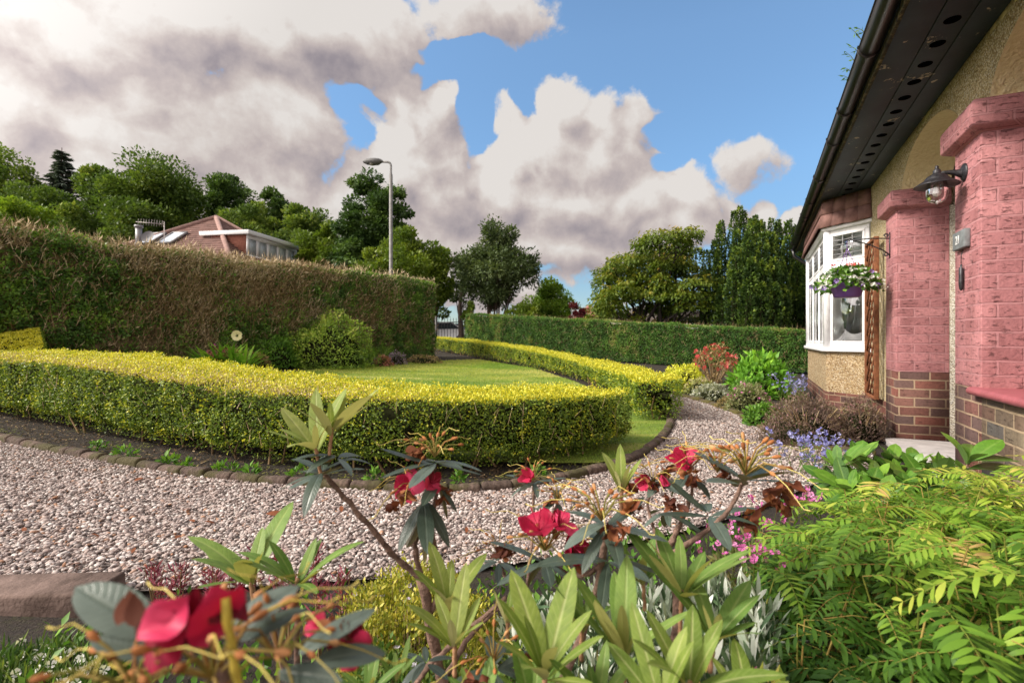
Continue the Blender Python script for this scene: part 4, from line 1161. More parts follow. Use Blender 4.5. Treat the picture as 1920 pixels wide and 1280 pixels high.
def yellow_hedge(name, label, base, top, width, seed, far=False, tan_from=None, flip=False):
    """base: foot pixels of the visible face, top: pixel y of its top edge at the same points, width: thickness per point"""
    b = np.array([at(*p) for p in base]); H = np.array([CAM_H + (HY - ty) / FPX * q[1] for ty, q in zip(top, b)])
    line = np.c_[b[:, :2], H, np.asarray(width)]
    n = 90
    L = smooth_line(line, n, 2)
    t = unit(np.gradient(L[:, :2], axis=0)); nb = np.c_[-t[:, 1], t[:, 0]]
    if flip: nb = -nb
    F = L[:, :2]; B = F + nb * L[:, 3:4]
    # the clipped faces lean in a little and swell and hollow
    zt = L[:, 2]
    root = thing(name, label, 'hedge', (*F[n // 2], gz(*F[n // 2])))
    V, T, kind = hull(F, B, .03, zt, zt + .01, 7, 6)
    cen = np.c_[(F + B) / 2, (zt + zg(F[:, 0], F[:, 1])) / 2]
    T = orient(V, T, kind, cen)
    wob = (np.stack([noise3(V * 2.2, 1, seed + s, 2) for s in (1, 2, 3)], 1) - .5) * np.array([.10, .10, .03])
    low = (V[:, 2] - zg(V[:, 0], V[:, 1])) < .12
    V = V + wob
    d = np.linalg.norm(V[:, None, :2] - cen[None, :, :2], axis=2).argmin(1)
    V[low, :2] += (cen[d][low, :2] - V[low, :2]) * .16     # drawn in at the foot
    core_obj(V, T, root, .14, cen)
    leafs = []
    A = lambda T_: .5 * np.linalg.norm(np.cross(V[T_[:, 1]] - V[T_[:, 0]], V[T_[:, 2]] - V[T_[:, 0]]), axis=1).sum()
    for k, dens, size in ((0, 11500, .0185), (1, 11500, .017), (2, 1500, .022), (3, 11500, .0185)):
        Tk = T[kind == k]
        if far: dens *= .55; size *= 1.35
        P, Nn, _ = tri_sample(V, Tk, int(A(Tk) * dens))
        keep = visible_cull(P); P, Nn = P[keep], Nn[keep]; n_ = len(P)
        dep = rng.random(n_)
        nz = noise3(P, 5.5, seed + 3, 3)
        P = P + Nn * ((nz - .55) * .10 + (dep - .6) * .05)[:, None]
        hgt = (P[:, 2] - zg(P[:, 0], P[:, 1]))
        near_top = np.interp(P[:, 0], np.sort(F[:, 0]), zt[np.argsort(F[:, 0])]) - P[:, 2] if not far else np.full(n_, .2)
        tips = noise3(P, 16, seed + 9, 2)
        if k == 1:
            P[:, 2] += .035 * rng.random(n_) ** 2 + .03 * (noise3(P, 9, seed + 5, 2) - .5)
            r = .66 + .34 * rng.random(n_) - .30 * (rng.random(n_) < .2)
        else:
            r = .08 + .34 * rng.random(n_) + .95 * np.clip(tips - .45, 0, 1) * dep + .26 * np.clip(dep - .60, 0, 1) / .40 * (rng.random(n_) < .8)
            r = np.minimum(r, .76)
            if far: r = r + .06
        if k != 1:   # thin, dark holes and a bare foot
            g_ = (noise3(P, 7, seed + 21, 2) > .24) & ((hgt > .10) | (rng.random(n_) < .35)); P, Nn, r = P[g_], Nn[g_], r[g_]
        if k == 1 and tan_from is not None:
            v_ = CAM_H and P[:, 0]
            tt = (np.clip((tan_from - P[:, 0]) / 1.2, 0, 1)) * .55
            # distance from the front lip
            dl = np.min(np.linalg.norm(P[:, None, :2] - F[None, ::3], axis=2), 1)
            tm = rng.random(len(P)) < tt * np.clip(1.25 - dl / .75, .12, 1)
            leafs_t = leaves_on(P[tm], Nn[tm], size * .9, .5, .5, .2)
            raw_obj('clipped_top', leafs_t, M_TAN, root)
            P, Nn, r = P[~tm], Nn[~tm], r[~tm]
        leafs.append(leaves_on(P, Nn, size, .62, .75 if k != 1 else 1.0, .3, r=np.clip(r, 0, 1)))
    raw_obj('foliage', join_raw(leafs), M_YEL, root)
    # stems showing at the foot
    st = []
    for i in range(0, n, 2):
        for _ in range(2):
            p = F[i] + (B[i] - F[i]) * random.uniform(.12, .5) + rng.normal(size=2) * .04
            if not (abs(p[0]) < p[1] * 1.05 + .3): continue
            z = gz(*p); q = p + rng.normal(size=2) * .06
            st.append(([(p[0], p[1], z - .02), (q[0], q[1], z + .13), (q[0] + .04 * random.gauss(0, 1), q[1], z + .3)], [.010, .007, .004], random.random() * .5))
    raw_obj('plant_stems', tube_raw(st, 5), M_TWIG, root)
    # thin bare shoots in the face
    sh = []
    for _ in range(150 if not far else 30):
        i = random.randrange(n); z = gz(*F[i]) + random.uniform(.12, max(.2, zt[i] - gz(*F[i]) - .05)); p = np.array([F[i][0], F[i][1], z]) - np.array([nb[i][0], nb[i][1], 0]) * .01
        if not visible_cull(p[None])[0]: continue
        sh.append(([p, p + np.array([random.gauss(0, .04), random.gauss(0, .02), random.uniform(.04, .12)])], [.0022, .0012], random.uniform(.4, 1)))
    raw_obj('hedge_shoots', tube_raw(sh, 3), M_TWIG, root)
    return root

yellow_hedge('golden_hedge', 'low golden hedge curving along the gravel before the lawn, its end cut square', 
             [(-330, 745), (-150, 762), (0, 783), (150, 815), (300, 843), (450, 868), (600, 884), (750, 891), (900, 888), (1040, 876), (1130, 856), (1183, 834)],
             [668, 668, 673, 688, 712, 733, 745, 750, 752, 749, 743, 737],
             [1.2, 1.2, 1.15, 1.1, 1.05, 1.0, .92, .86, .82, .80, .78, .76], 31, tan_from=-.35)
yellow_hedge('golden_hedge', 'low golden hedge running behind the lawn to the gate, far side of the gap', 
             [(812, 656), (880, 668), (950, 681), (1040, 700), (1110, 722), (1165, 752), (1192, 788)],
             [633, 641, 650, 668, 688, 704, 715],
             [.42, .45, .48, .52, .58, .62, .52], 57, far=True)
# raised stretch at the far end of the drive, its golden top sloping up
def wedge():
    A0, A1 = np.array([-9.6, 6.9]), np.array([-6.35, 6.95]); n = 40
    F = A0 + (A1 - A0) * np.linspace(0, 1, n)[:, None]; B = F + np.array([-1.18, 1.2])
    root = thing('golden_hedge', 'raised golden hedge block before the tall brown hedge, top sloping towards the drive', 'hedge', (*F[n // 2], gz(*F[n // 2])))
    zt = np.full(n, .80); zb = np.full(n, 1.17)
    V, T, kind = hull(F, B, .02, zt, zb, 6, 7)
    cen = np.c_[(F + B) / 2, np.full(n, .6)]; T = orient(V, T, kind, cen)
    core_obj(V, T, root, .06, cen)
    ls = []
    for k in (0, 1, 3):
        Tk = T[kind == k]; ar = .5 * np.linalg.norm(np.cross(V[Tk[:, 1]] - V[Tk[:, 0]], V[Tk[:, 2]] - V[Tk[:, 0]]), axis=1).sum()
        P, Nn, _ = tri_sample(V, Tk, int(ar * 4500)); n_ = len(P)
        P = P + Nn * ((noise3(P, 5, 3, 3) - .5) * .12)[:, None]
        r = (.66 + .34 * rng.random(n_)) if k == 1 else .1 + .55 * rng.random(n_)
        ls.append(leaves_on(P, Nn, .028, .6, .9, .3, r=r))
    raw_obj('foliage', join_raw(ls), M_YEL, root)
wedge()

# --- tall half bare hedge on the far side
GRN = [(0, (.020, .045, .010)), (.4, (.045, .090, .016)), (.75, (.085, .15, .022)), (1, (.15, .22, .03))]
M_GRN = mat_leaf('hedge_leaf', GRN, .28, .45, .35, gain=2.3)
M_BRL = mat_leaf('dry_hedge_leaf', [(0, (.07, .045, .02)), (.5, (.17, .12, .045)), (1, (.27, .22, .08))], .2, .7, gain=1.7)
TWIG3 = Tpl([(-.5, 0, 0), (.5, 0, 0), (.4, .5, 0), (-.4, .5, 0), (0, 1, 0),
             (.2, .35, .0), (.5, .30, 0), (5.5, .62, 3.0), (8.5, .86, 2.5), (-.2, .52, 0), (-.5, .47, 0), (-4.5, .72, -2.0), (-8.0, .98, -3.0)],
            [(0, 1, 2, 3), (3, 2, 4), (5, 6, 7), (6, 8, 7), (9, 10, 11), (10, 12, 11)])
def tall_hedge():
    A0, A1 = np.array([-10.2, 4.0]), np.array([-2.28, 15.2]); n = 120
    t = np.linspace(0, 1, n)[:, None]
    F = A0 + (A1 - A0) * t; nb = unit(np.array([-(A1 - A0)[1], (A1 - A0)[0]])); B = F + nb * .85
    zt = np.full(n, 2.62) + (noise3(np.c_[F, F[:, 0] * 0], .9, 4, 2) - .5) * .14
    root = thing('tall_hedge', 'tall clipped hedge with bare brown twigs and green patches behind the lawn', 'hedge', (*F[n // 2], gz(*F[n // 2])))
    V, T, kind = hull(F, B, .02, zt, zt, 16, 5)
    cen = np.c_[(F + B) / 2, np.full(n, 1.6)]; T = orient(V, T, kind, cen)
    V = V + (np.stack([noise3(V * 1.3, 1, 90 + s, 3) for s in (1, 2, 3)], 1) - .5) * np.array([.22, .22, .06])
    # where the green patches are (0..1)
    def green(P):
        s = ((P[:, :2] - A0) @ unit(A1 - A0)) / np.linalg.norm(A1 - A0)
        h = (P[:, 2] - zg(P[:, 0], P[:, 1])) / 2.1
        g = (noise3(np.c_[P[:, :2] * .75, P[:, 2] * .9], 1, 15, 3) - .5) * 2.8 + .22
        g += np.clip((.52 - s) / .10, 0, 1) * .75 * np.clip(1.25 - h * .75, .1, 1)      # green at the near end
        g += np.clip((s - .90) / .06, 0, 1) * .8 + np.clip((s - .74) / .1, 0, .42)      # and at the corner
        g += np.clip(.48 - h, 0, 1) * 1.2                                               # weeds and ivy at the foot
        g += .55 * np.exp(-((s - .725) / .035) ** 2 - ((h - .8) / .25) ** 2)
        g -= .35 * np.exp(-((h - .95) / .12) ** 2) * (s > .46)
        return np.clip(g, 0, 1), s, h
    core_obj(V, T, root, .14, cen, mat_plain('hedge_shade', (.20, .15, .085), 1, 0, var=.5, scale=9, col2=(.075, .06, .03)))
    gl, bl, tw = [], [], []
    for k, dens in ((0, 3600), (1, 2200), (3, 3000)):
        Tk = T[kind == k]; ar = .5 * np.linalg.norm(np.cross(V[Tk[:, 1]] - V[Tk[:, 0]], V[Tk[:, 2]] - V[Tk[:, 0]]), axis=1).sum()
        P, Nn, _ = tri_sample(V, Tk, int(ar * dens)); kq = visible_cull(P); P, Nn = P[kq], Nn[kq]; n_ = len(P)
        g, s, h = green(P)
        P = P + Nn * ((noise3(P, 3.2, 8, 3) - .5) * .26 - rng.random(n_) * .10)[:, None]
        u = rng.random(n_)
        isg = u < g * .90 + .16
        r = np.clip(.15 + .55 * rng.random(n_) + (noise3(P, 6, 19, 2) - .5) * 1.1 + .2 * (k == 1), 0, 1)
        gl.append(leaves_on(P[isg], Nn[isg], .052, .55, .7, .25, r=r[isg]))
        isb = (~isg) & (rng.random(n_) < (.16 if k == 0 else .3))
        bl.append(leaves_on(P[isb], Nn[isb], .034, .5, .5, .3))
        # twigs
        nt2 = int(ar * (950 if k == 0 else 380))
        P, Nn, _ = tri_sample(V, Tk, nt2); kq = visible_cull(P); P, Nn = P[kq], Nn[kq]
        g, s, h = green(P); kq = rng.random(len(P)) > g * .8; P, Nn = P[kq], Nn[kq]; n_ = len(P)
        Yd = unit(np.array([0, 0, 1.]) * (.9 if k == 0 else .3) + rand_dirs(n_) * .50 + Nn * .10)
        P = P - Nn * (rng.random(n_) ** 1.5 * .16)[:, None]
        tw.append(inst(TWIG3, P, Yd, Nn + rand_dirs(n_) * .5,
                       .10 + .24 * rng.random(n_) ** 2, .006 + .006 * rng.random(n_), .15 * rng.normal(size=n_), np.clip(.25 + .65 * rng.random(n_) + .3 * (h[kq] > .85) + .9 * (noise3(P, 1.1, 61, 2) - .5), 0, 1)))
    raw_obj('foliage', join_raw(gl), M_GRN, root); raw_obj('dry_foliage', join_raw(bl), M_BRL, root); raw_obj('hedge_twigs', join_raw(tw), M_TWIG, root)
    # upright stems
    st = []
    for i in range(120):
        s = rng.random(); p = A0 + (A1 - A0) * s + nb * random.uniform(.04, .18)
        if not visible_cull(np.array([[p[0], p[1], 0]]))[0]: continue
        z = gz(*p); q = [np.array([p[0], p[1], z])]
        for k in range(4): q.append(q[-1] + np.array([random.gauss(0, .035), random.gauss(0, .03), random.uniform(.3, .5)]))
        st.append((q, [.012, .010, .008, .006, .003], random.uniform(.05, .7)))
    raw_obj('plant_stems', tube_raw(st, 5), M_TWIG, root)
tall_hedge()

# --- dark green boundary hedge
M_DKG = mat_leaf('dark_hedge_leaf', [(0, (.018, .048, .010)), (.5, (.042, .095, .016)), (.85, (.080, .15, .022)), (1, (.17, .15, .05))], .28, .5, .3, gain=1.9)
def dark_hedge():
    A0, A1 = np.array([-1.72, 19.0]), np.array([7.4, 9.8]); n = 120
    t = np.linspace(0, 1, n)[:, None]
    F = A0 + (A1 - A0) * t; nb = -unit(np.array([(A1 - A0)[1], -(A1 - A0)[0]])); B = F + nb * .8
    zt = 1.90 + (1.02 - 1.90) * t[:, 0] + (noise3(np.c_[F, F[:, 0] * 0], 1.1, 4, 2) - .5) * .06
    root = thing('boundary_hedge', 'dark green clipped boundary hedge behind the gravel path and golden hedge', 'hedge', (*F[n // 2], gz(*F[n // 2])))
    V, T, kind = hull(F, B, .02, zt, zt, 10, 5)
    cen = np.c_[(F + B) / 2, (zt + .3) / 2]; T = orient(V, T, kind, cen)
    V = V + (np.stack([noise3(V * 1.5, 1, 70 + s, 3) for s in (1, 2, 3)], 1) - .5) * np.array([.14, .14, .05])
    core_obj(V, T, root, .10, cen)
    ls, tw = [], []
    for k, dens in ((0, 4200), (1, 3000), (3, 4200)):
        Tk = T[kind == k]; ar = .5 * np.linalg.norm(np.cross(V[Tk[:, 1]] - V[Tk[:, 0]], V[Tk[:, 2]] - V[Tk[:, 0]]), axis=1).sum()
        P, Nn, _ = tri_sample(V, Tk, int(ar * dens)); n_ = len(P)
        P = P + Nn * ((noise3(P, 4, 8, 3) - .5) * .14 - rng.random(n_) * .05)[:, None]
        big = noise3(P * [1, 1, .6], 1.6, 44, 3)
        r = np.clip(.1 + .5 * rng.random(n_) + (noise3(P, 7, 19, 2) - .5) * .9 + .25 * (k == 1) + (big > .60) * .35, 0, 1)
        ls.append(leaves_on(P, Nn, .036, .5, .75, .35, r=r))
        P, Nn, _ = tri_sample(V, Tk, int(ar * 90)); n_ = len(P)
        tw.append(inst(BLADE, P, unit(np.array([0, 0, 1.]) * .6 + rand_dirs(n_) * .7), Nn, .08 + .10 * rng.random(n_), .006, .1, rng.random(n_) * .8))
    raw_obj('foliage', join_raw(ls), M_DKG, root); raw_obj('hedge_twigs', join_raw(tw), M_TWIG, root)  # leaves, then the twigs standing in the hedge face
dark_hedge()
# ------------------------------------------------------------------ trees and what stands beyond the hedges
GZ2 = .55   # ground level beyond the garden
SPRIG = Tpl([(0, 0, 0), (.5, .35, .12), (.25, .75, .05), (0, 1, -.05), (-.3, .7, .08), (-.5, .3, .12)], [(0, 1, 2, 3), (0, 3, 4, 5)])

def crown(ells, nclump, rc, per, leaf, seed, flat=.75, droop=0.0, ratio=.62, shell=.6, hue=1.0, tip=0.0, inner=.25):
    """foliage of a crown: clumps of sprigs spread through a union of ellipsoids (cx,cy,cz,rx,ry,rz)"""
    E = np.array(ells, float); vol = (E[:, 3] * E[:, 4] * E[:, 5]) ** (2 / 3)
    k = rng.choice(len(E), nclump, p=vol / vol.sum())
    dr = rand_dirs(nclump); rad = np.where(rng.random(nclump) < inner, rng.random(nclump) ** .5 * .75, shell + (1 - shell) * rng.random(nclump))
    C = E[k, :3] + dr * E[k, 3:] * rad[:, None]
    ok = np.ones(nclump, bool)
    Cr = rc * (.55 + .8 * rng.random(nclump))
    hue_c = rng.random(nclump)
    i = np.repeat(np.arange(nclump), per)
    d = rand_dirs(len(i)); q = Cr[i] * (.35 + .75 * rng.random(len(i)) ** .6)
    P = C[i] + d * q[:, None] * np.array([1, 1, flat])
    P[:, 2] -= droop * (d[:, 0] ** 2 + d[:, 1] ** 2) * Cr[i]
    outw = unit(dr[i] * .6 + d * .8 + np.array([0, 0, .35]))
    Yd = unit(outw + rand_dirs(len(i)) * .8 + np.array([0, 0, -droop]))
    Nn = unit(d * .5 + rand_dirs(len(i)) * .6 + np.array([0, 0, .8]))
    L = leaf * (.55 + .9 * rng.random(len(i)))
    r = np.clip(.5 + hue * (.55 * (hue_c[i] - .5) + .45 * (rng.random(len(i)) - .5)) + tip * (P[:, 2] - E[:, 2].min()) / max(np.ptp(P[:, 2]), .1), 0, 1)
    return inst(SPRIG, P, Yd, Nn, L, L * ratio, rng.normal(size=len(i)) * .15, r), C

def limbs(base, H, C, n, r0, seed, fork=.35, bare=0):
    """trunk and tapered limbs reaching into the clumps"""
    base = np.array(base, float)
    ctr = C.mean(0); topz = C[:, 2].max()
    tr = [base + np.array([0, 0, -.1])]
    for k in range(1, 6):
        t = k / 5; p = base + np.array([(ctr[0] - base[0]) * t * .7 + random.gauss(0, .012) * H, (ctr[1] - base[1]) * t * .7 + random.gauss(0, .012) * H, H * .72 * t])
        tr.append(p)
    rad = [r0 * 1.35, r0, r0 * .85, r0 * .65, r0 * .45, r0 * .2]
    L = [(tr, rad, random.random())]
    for c in C[rng.choice(len(C), min(n, len(C)), replace=False)]:
        t = np.clip((c[2] - base[2]) / H - .22 - .25 * rng.random(), fork * .7, .95) * 5 / .72 if True else 0
        t = min(4.6, max(fork * 5, t)); k = int(t); s = tr[k] + (tr[k + 1] - tr[k]) * (t - k)
        m = s + (c - s) * .5 + np.array([0, 0, .10 * np.linalg.norm(c - s)]); ra = r0 * .32 * (1 - t / 6)
        L.append(([s, s + (m - s) * .5 + rng.normal(size=3) * .04 * H / 5, m, c], [ra, ra * .8, ra * .55, ra * .2], random.random()))
    return tube_raw(L, 6)

TREE_MATS = {
    'wood': mat_leaf('woodland_leaf', [(0, (.026, .050, .010)), (.45, (.062, .105, .018)), (.8, (.125, .175, .028)), (1, (.20, .23, .04))], .3, .55, .25, gain=1.55),
    'dark': mat_leaf('beech_leaf', [(0, (.016, .036, .010)), (.5, (.036, .070, .016)), (1, (.080, .13, .025))], .25, .5, .3, gain=1.7),
    'light': mat_leaf('lime_leaf', [(0, (.065, .115, .014)), (.5, (.13, .20, .022)), (1, (.24, .30, .035))], .32, .5, .3, gain=1.0),
    'bright': mat_leaf('sycamore_leaf', [(0, (.075, .15, .014)), (.5, (.15, .26, .022)), (1, (.26, .37, .035))], .32, .5, .3, gain=.95),
    'grey': mat_leaf('grey_green_leaf', [(0, (.030, .050, .018)), (.5, (.065, .095, .034)), (1, (.13, .16, .055))], .25, .5, .3),
    'maple': mat_leaf('maple_leaf', [(0, (.035, .075, .010)), (.35, (.085, .14, .016)), (.65, (.15, .20, .020)), (.88, (.25, .24, .028)), (1, (.36, .24, .04))], .35, .5, .3, gain=1.0),
    'red': mat_leaf('maroon_leaf', [(0, (.05, .010, .014)), (.6, (.14, .022, .030)), (1, (.23, .05, .05))], .25, .5, .3),
    'needle': mat_leaf('spruce_needle', [(0, (.05, .07, .055)), (.6, (.09, .12, .095)), (1, (.14, .17, .13))], .1, .6, .2),
    'yew': mat_leaf('yew_leaf', [(0, (.014, .032, .008)), (.4, (.040, .080, .014)), (.7, (.10, .16, .022)), (1, (.22, .27, .03))], .22, .5, .3, gain=1.2),
}

def tree(name, label, px, d, top, hw, bottom, mat, nclump=46, per=150, leaf=.20, seed=0, lobes=5, group=None, tr=.16, base_px=None, rc=None, flat=.75, droop=0.0, hue=1.0, shell=.55, tip=0.0, ground=GZ2, depth=1.0, nl=16, inner=.25):
    """broad tree whose crown spans px +- hw between pixel rows top and bottom at depth d"""
    x = (px - CX) / FPX * d; zt = CAM_H + (HY - top) / FPX * d; zb = CAM_H + (HY - bottom) / FPX * d; R = hw / FPX * d
    zb = max(zb, ground + .1)
    bx = x if base_px is None else (base_px - CX) / FPX * d
    root = thing(name, label, 'tree', (bx, d, ground), 0, group)
    rs = random.Random(seed); Hc = zt - zb
    E = [(x, d, (zb + zt) / 2 - .02 * Hc, R * .72, R * .72 * depth, Hc * .46)]
    for k in range(lobes):
        a = 2 * pi * k / lobes + rs.uniform(-.5, .5); f = rs.uniform(.42, .62); h = rs.uniform(-.28, .24)
        E.append((x + R * f * cos(a), d + R * f * sin(a) * depth, (zb + zt) / 2 + Hc * h, R * rs.uniform(.36, .5), R * rs.uniform(.36, .5) * depth, Hc * rs.uniform(.20, .28)))
    E.append((x + R * rs.uniform(-.22, .22), d, zt - Hc * .21, R * .42, R * .42, Hc * .22))
    raw, C = crown(E, nclump, rc or R * .25, int(per * 1.7), leaf * .72, seed, flat, droop, hue=hue, shell=shell, tip=tip, inner=inner)
    raw_obj('crown', raw, TREE_MATS[mat], root)
    raw_obj('trunk', limbs((bx, d, ground), zt - ground, C, nl, tr, seed), M_BARK, root, True)
    return root

W = 'woodland trees behind the tiled house'
tree('broadleaf_tree', 'tall mid green tree at the end of the wood beside the conifer', 0, 33, 280, 95, 470, 'wood', 60, 170, .26, 1)
tree('broadleaf_tree', 'dark rounded tree in the wood below the grey conifer', 95, 31, 340, 85, 480, 'wood', 50, 160, .25, 2)
tree('broadleaf_tree', 'tall narrow tree with a ragged top beside the grey conifer', 192, 35, 287, 52, 470, 'wood', 50, 150, .25, 3)
tree('broadleaf_tree', 'broad domed tree rising behind the tiled roof ridge', 300, 32, 302, 108, 470, 'wood', 80, 180, .26, 4, 7)
tree('broadleaf_tree', 'wide bushy tree filling in behind the skylights of the tiled house', 215, 29, 372, 105, 490, 'wood', 60, 170, .24, 5)
tree('broadleaf_tree', 'upright dark tree rising behind the roof apex', 432, 36, 318, 62, 470, 'dark', 50, 160, .26, 6)
tree('broadleaf_tree', 'ragged tree top showing between the roof apex and the dormer', 512, 38, 338, 48, 480, 'dark', 44, 150, .26, 7)
tree('broadleaf_tree', 'lower round tree behind the white dormer', 470, 31, 375, 80, 500, 'wood', 60, 160, .25, 8)
tree('broadleaf_tree', 'green tree between the white dormer and the big dark beech', 575, 34, 378, 65, 520, 'wood', 55, 160, .26, 9)
tree('broadleaf_tree', 'low tree just past the end of the dormer', 602, 28, 420, 52, 540, 'light', 50, 150, .22, 10)
tree('beech_tree', 'big dark spreading beech behind the street lamp', 694, 27, 328, 78, 560, 'dark', 90, 190, .23, 11, 7, None, .3, None, None, .5, .25)
tree('lime_tree', 'fresh light green tree behind the tall hedge at the street lamp', 752, 21, 418, 84, 600, 'light', 85, 180, .17, 12, 7, None, .2)
tree('lime_tree', 'light green tree hanging over the gap at the end of the tall hedge', 815, 24, 452, 34, 640, 'light', 50, 150, .18, 13, 4)
tree('sycamore_tree', 'bright green bushy tree just behind the tall hedge, cut by the frame', 30, 13.5, 372, 78, 480, 'bright', 60, 170, .11, 14, 5, None, .12)
# the spruce
def conifer(px, d, top, bottom, hw):
    x = (px - CX) / FPX * d; zt = CAM_H + (HY - top) / FPX * d; zb = CAM_H + (HY - bottom) / FPX * d; R = hw / FPX * d
    root = thing('conifer_tree', 'grey green conifer with drooping tiers standing out above the wood', 'tree', (x, d, GZ2))
    P, Y, Nn, L = [], [], [], []
    tips = []
    for k in range(26):
        t = (k + random.uniform(-.4, .4)) / 26; z = zt - .45 - (zt - zb) * t; n = 4 + int(3 * t)
        for j in range(n):
            a = 2 * pi * (j + random.random() * .6) / n; l = R * (.10 + .95 * t) * random.uniform(.55, 1.2)
            e = np.array([cos(a), sin(a), .45 - .5 * t + random.uniform(-.12, .12)]); s = np.array([x, d, z]); tips.append((s, s + e * l))
            for q in np.linspace(.15, 1, int(7 + 9 * t)):
                for sgn in (-1, 1, -.5, .5, 0):
                    side = np.array([-sin(a), cos(a), 0]) * sgn
                    P.append(s + e * l * q + np.array([0, 0, -.12 * l * q * q])); Y.append(e * .8 + side * .9 + np.array([0, 0, -.25])); Nn.append((0, 0, 1)); L.append(.50 * random.uniform(.6, 1.1))
    raw = inst(SPRIG, np.array(P), np.array(Y), np.array(Nn, float) + rng.normal(size=(len(P), 3)) * .3, np.array(L), np.array(L) * .22, -.3)
    raw_obj('crown', raw, TREE_MATS['needle'], root)
    raw_obj('trunk', tube_raw([([(x, d, GZ2), (x, d, zt)], [.25, .02], .3)] + [([a, b], [.05, .01], .4) for a, b in tips], 6), M_BARK, root, True)
conifer(116, 38, 277, 420, 44)

# open tree with several stems beyond the boundary hedge
def multistem():
    d, px = 22.0, 925
    x = (px - CX) / FPX * d; z = lambda py: CAM_H + (HY - py) / FPX * d; s = d / FPX
    root = thing('rowan_tree', 'airy dark tree with several bare stems behind the boundary hedge', 'tree', (x, d, GZ2))
    E = [(x + 2 * s, d, z(490), 58 * s, 1.4, 55 * s), (x - 35 * s, d, z(505), 42 * s, 1.1, 48 * s), (x + 45 * s, d, z(500), 42 * s, 1.1, 42 * s), (x + 8 * s, d, z(452), 40 * s, 1.0, 34 * s), (x - 10 * s, d + .5, z(545), 62 * s, 1.3, 30 * s)]
    raw, C = crown(E, 135, .42, 170, .13, 3, .8, .1, .5, .45, inner=.4)
    raw_obj('crown', raw, TREE_MATS['grey'], root)
    L = []
    for k in range(9):
        a = random.uniform(-.5, .5); b = np.array([x + random.uniform(-.25, .25), d + random.uniform(-.2, .2), GZ2])
        c = C[rng.integers(len(C))] + np.array([0, 0, .3]); m = b + (c - b) * .5 + np.array([(c[0] - b[0]) * -.12, 0, .2])
        L.append(([b, b + (m - b) * .5, m, c], [.055, .045, .032, .01], random.random()))
        for _ in range(5):
            c2 = C[rng.integers(len(C))]
            if np.linalg.norm(c2 - m) < 2.0: L.append(([m, (m + c2) / 2 + np.array([0, 0, .1]), c2], [.022, .015, .006], random.random()))
    raw_obj('trunk', tube_raw(L, 6), M_BARK, root, True)
multistem()
tree('street_tree', 'slim street tree with a straight trunk beside the gate', 866, 26, 470, 32, 590, 'grey', 34, 90, .15, 21, 4, None, .16, 862, nl=12, inner=.4)
tree('hazel_tree', 'bushy mid green tree behind the boundary hedge beside the airy dark tree', 1035, 24, 528, 52, 625, 'bright', 60, 140, .15, 22, 6, None, .1, hue=1.2)
tree('elder_bush', 'low pale bush with tan tips in front of the bushy tree', 985, 21, 568, 40, 625, 'light', 36, 110, .12, 23, 4, None, .06, tip=.2)
tree('copper_shrub', 'small maroon leaved shrub behind the boundary hedge', 1090, 22, 571, 24, 622, 'red', 26, 120, .09, 24, 4, None, .05)
tree('small_tree', 'small grey green tree far behind the maroon shrub', 1132, 36, 542, 26, 610, 'grey', 26, 110, .2, 25, 3, None, .1)
tree('laurel_bush', 'bright low laurel bush at the foot of the airy dark tree', 880, 20.5, 566, 16, 625, 'light', 20, 90, .11, 26, 3, None, .05)

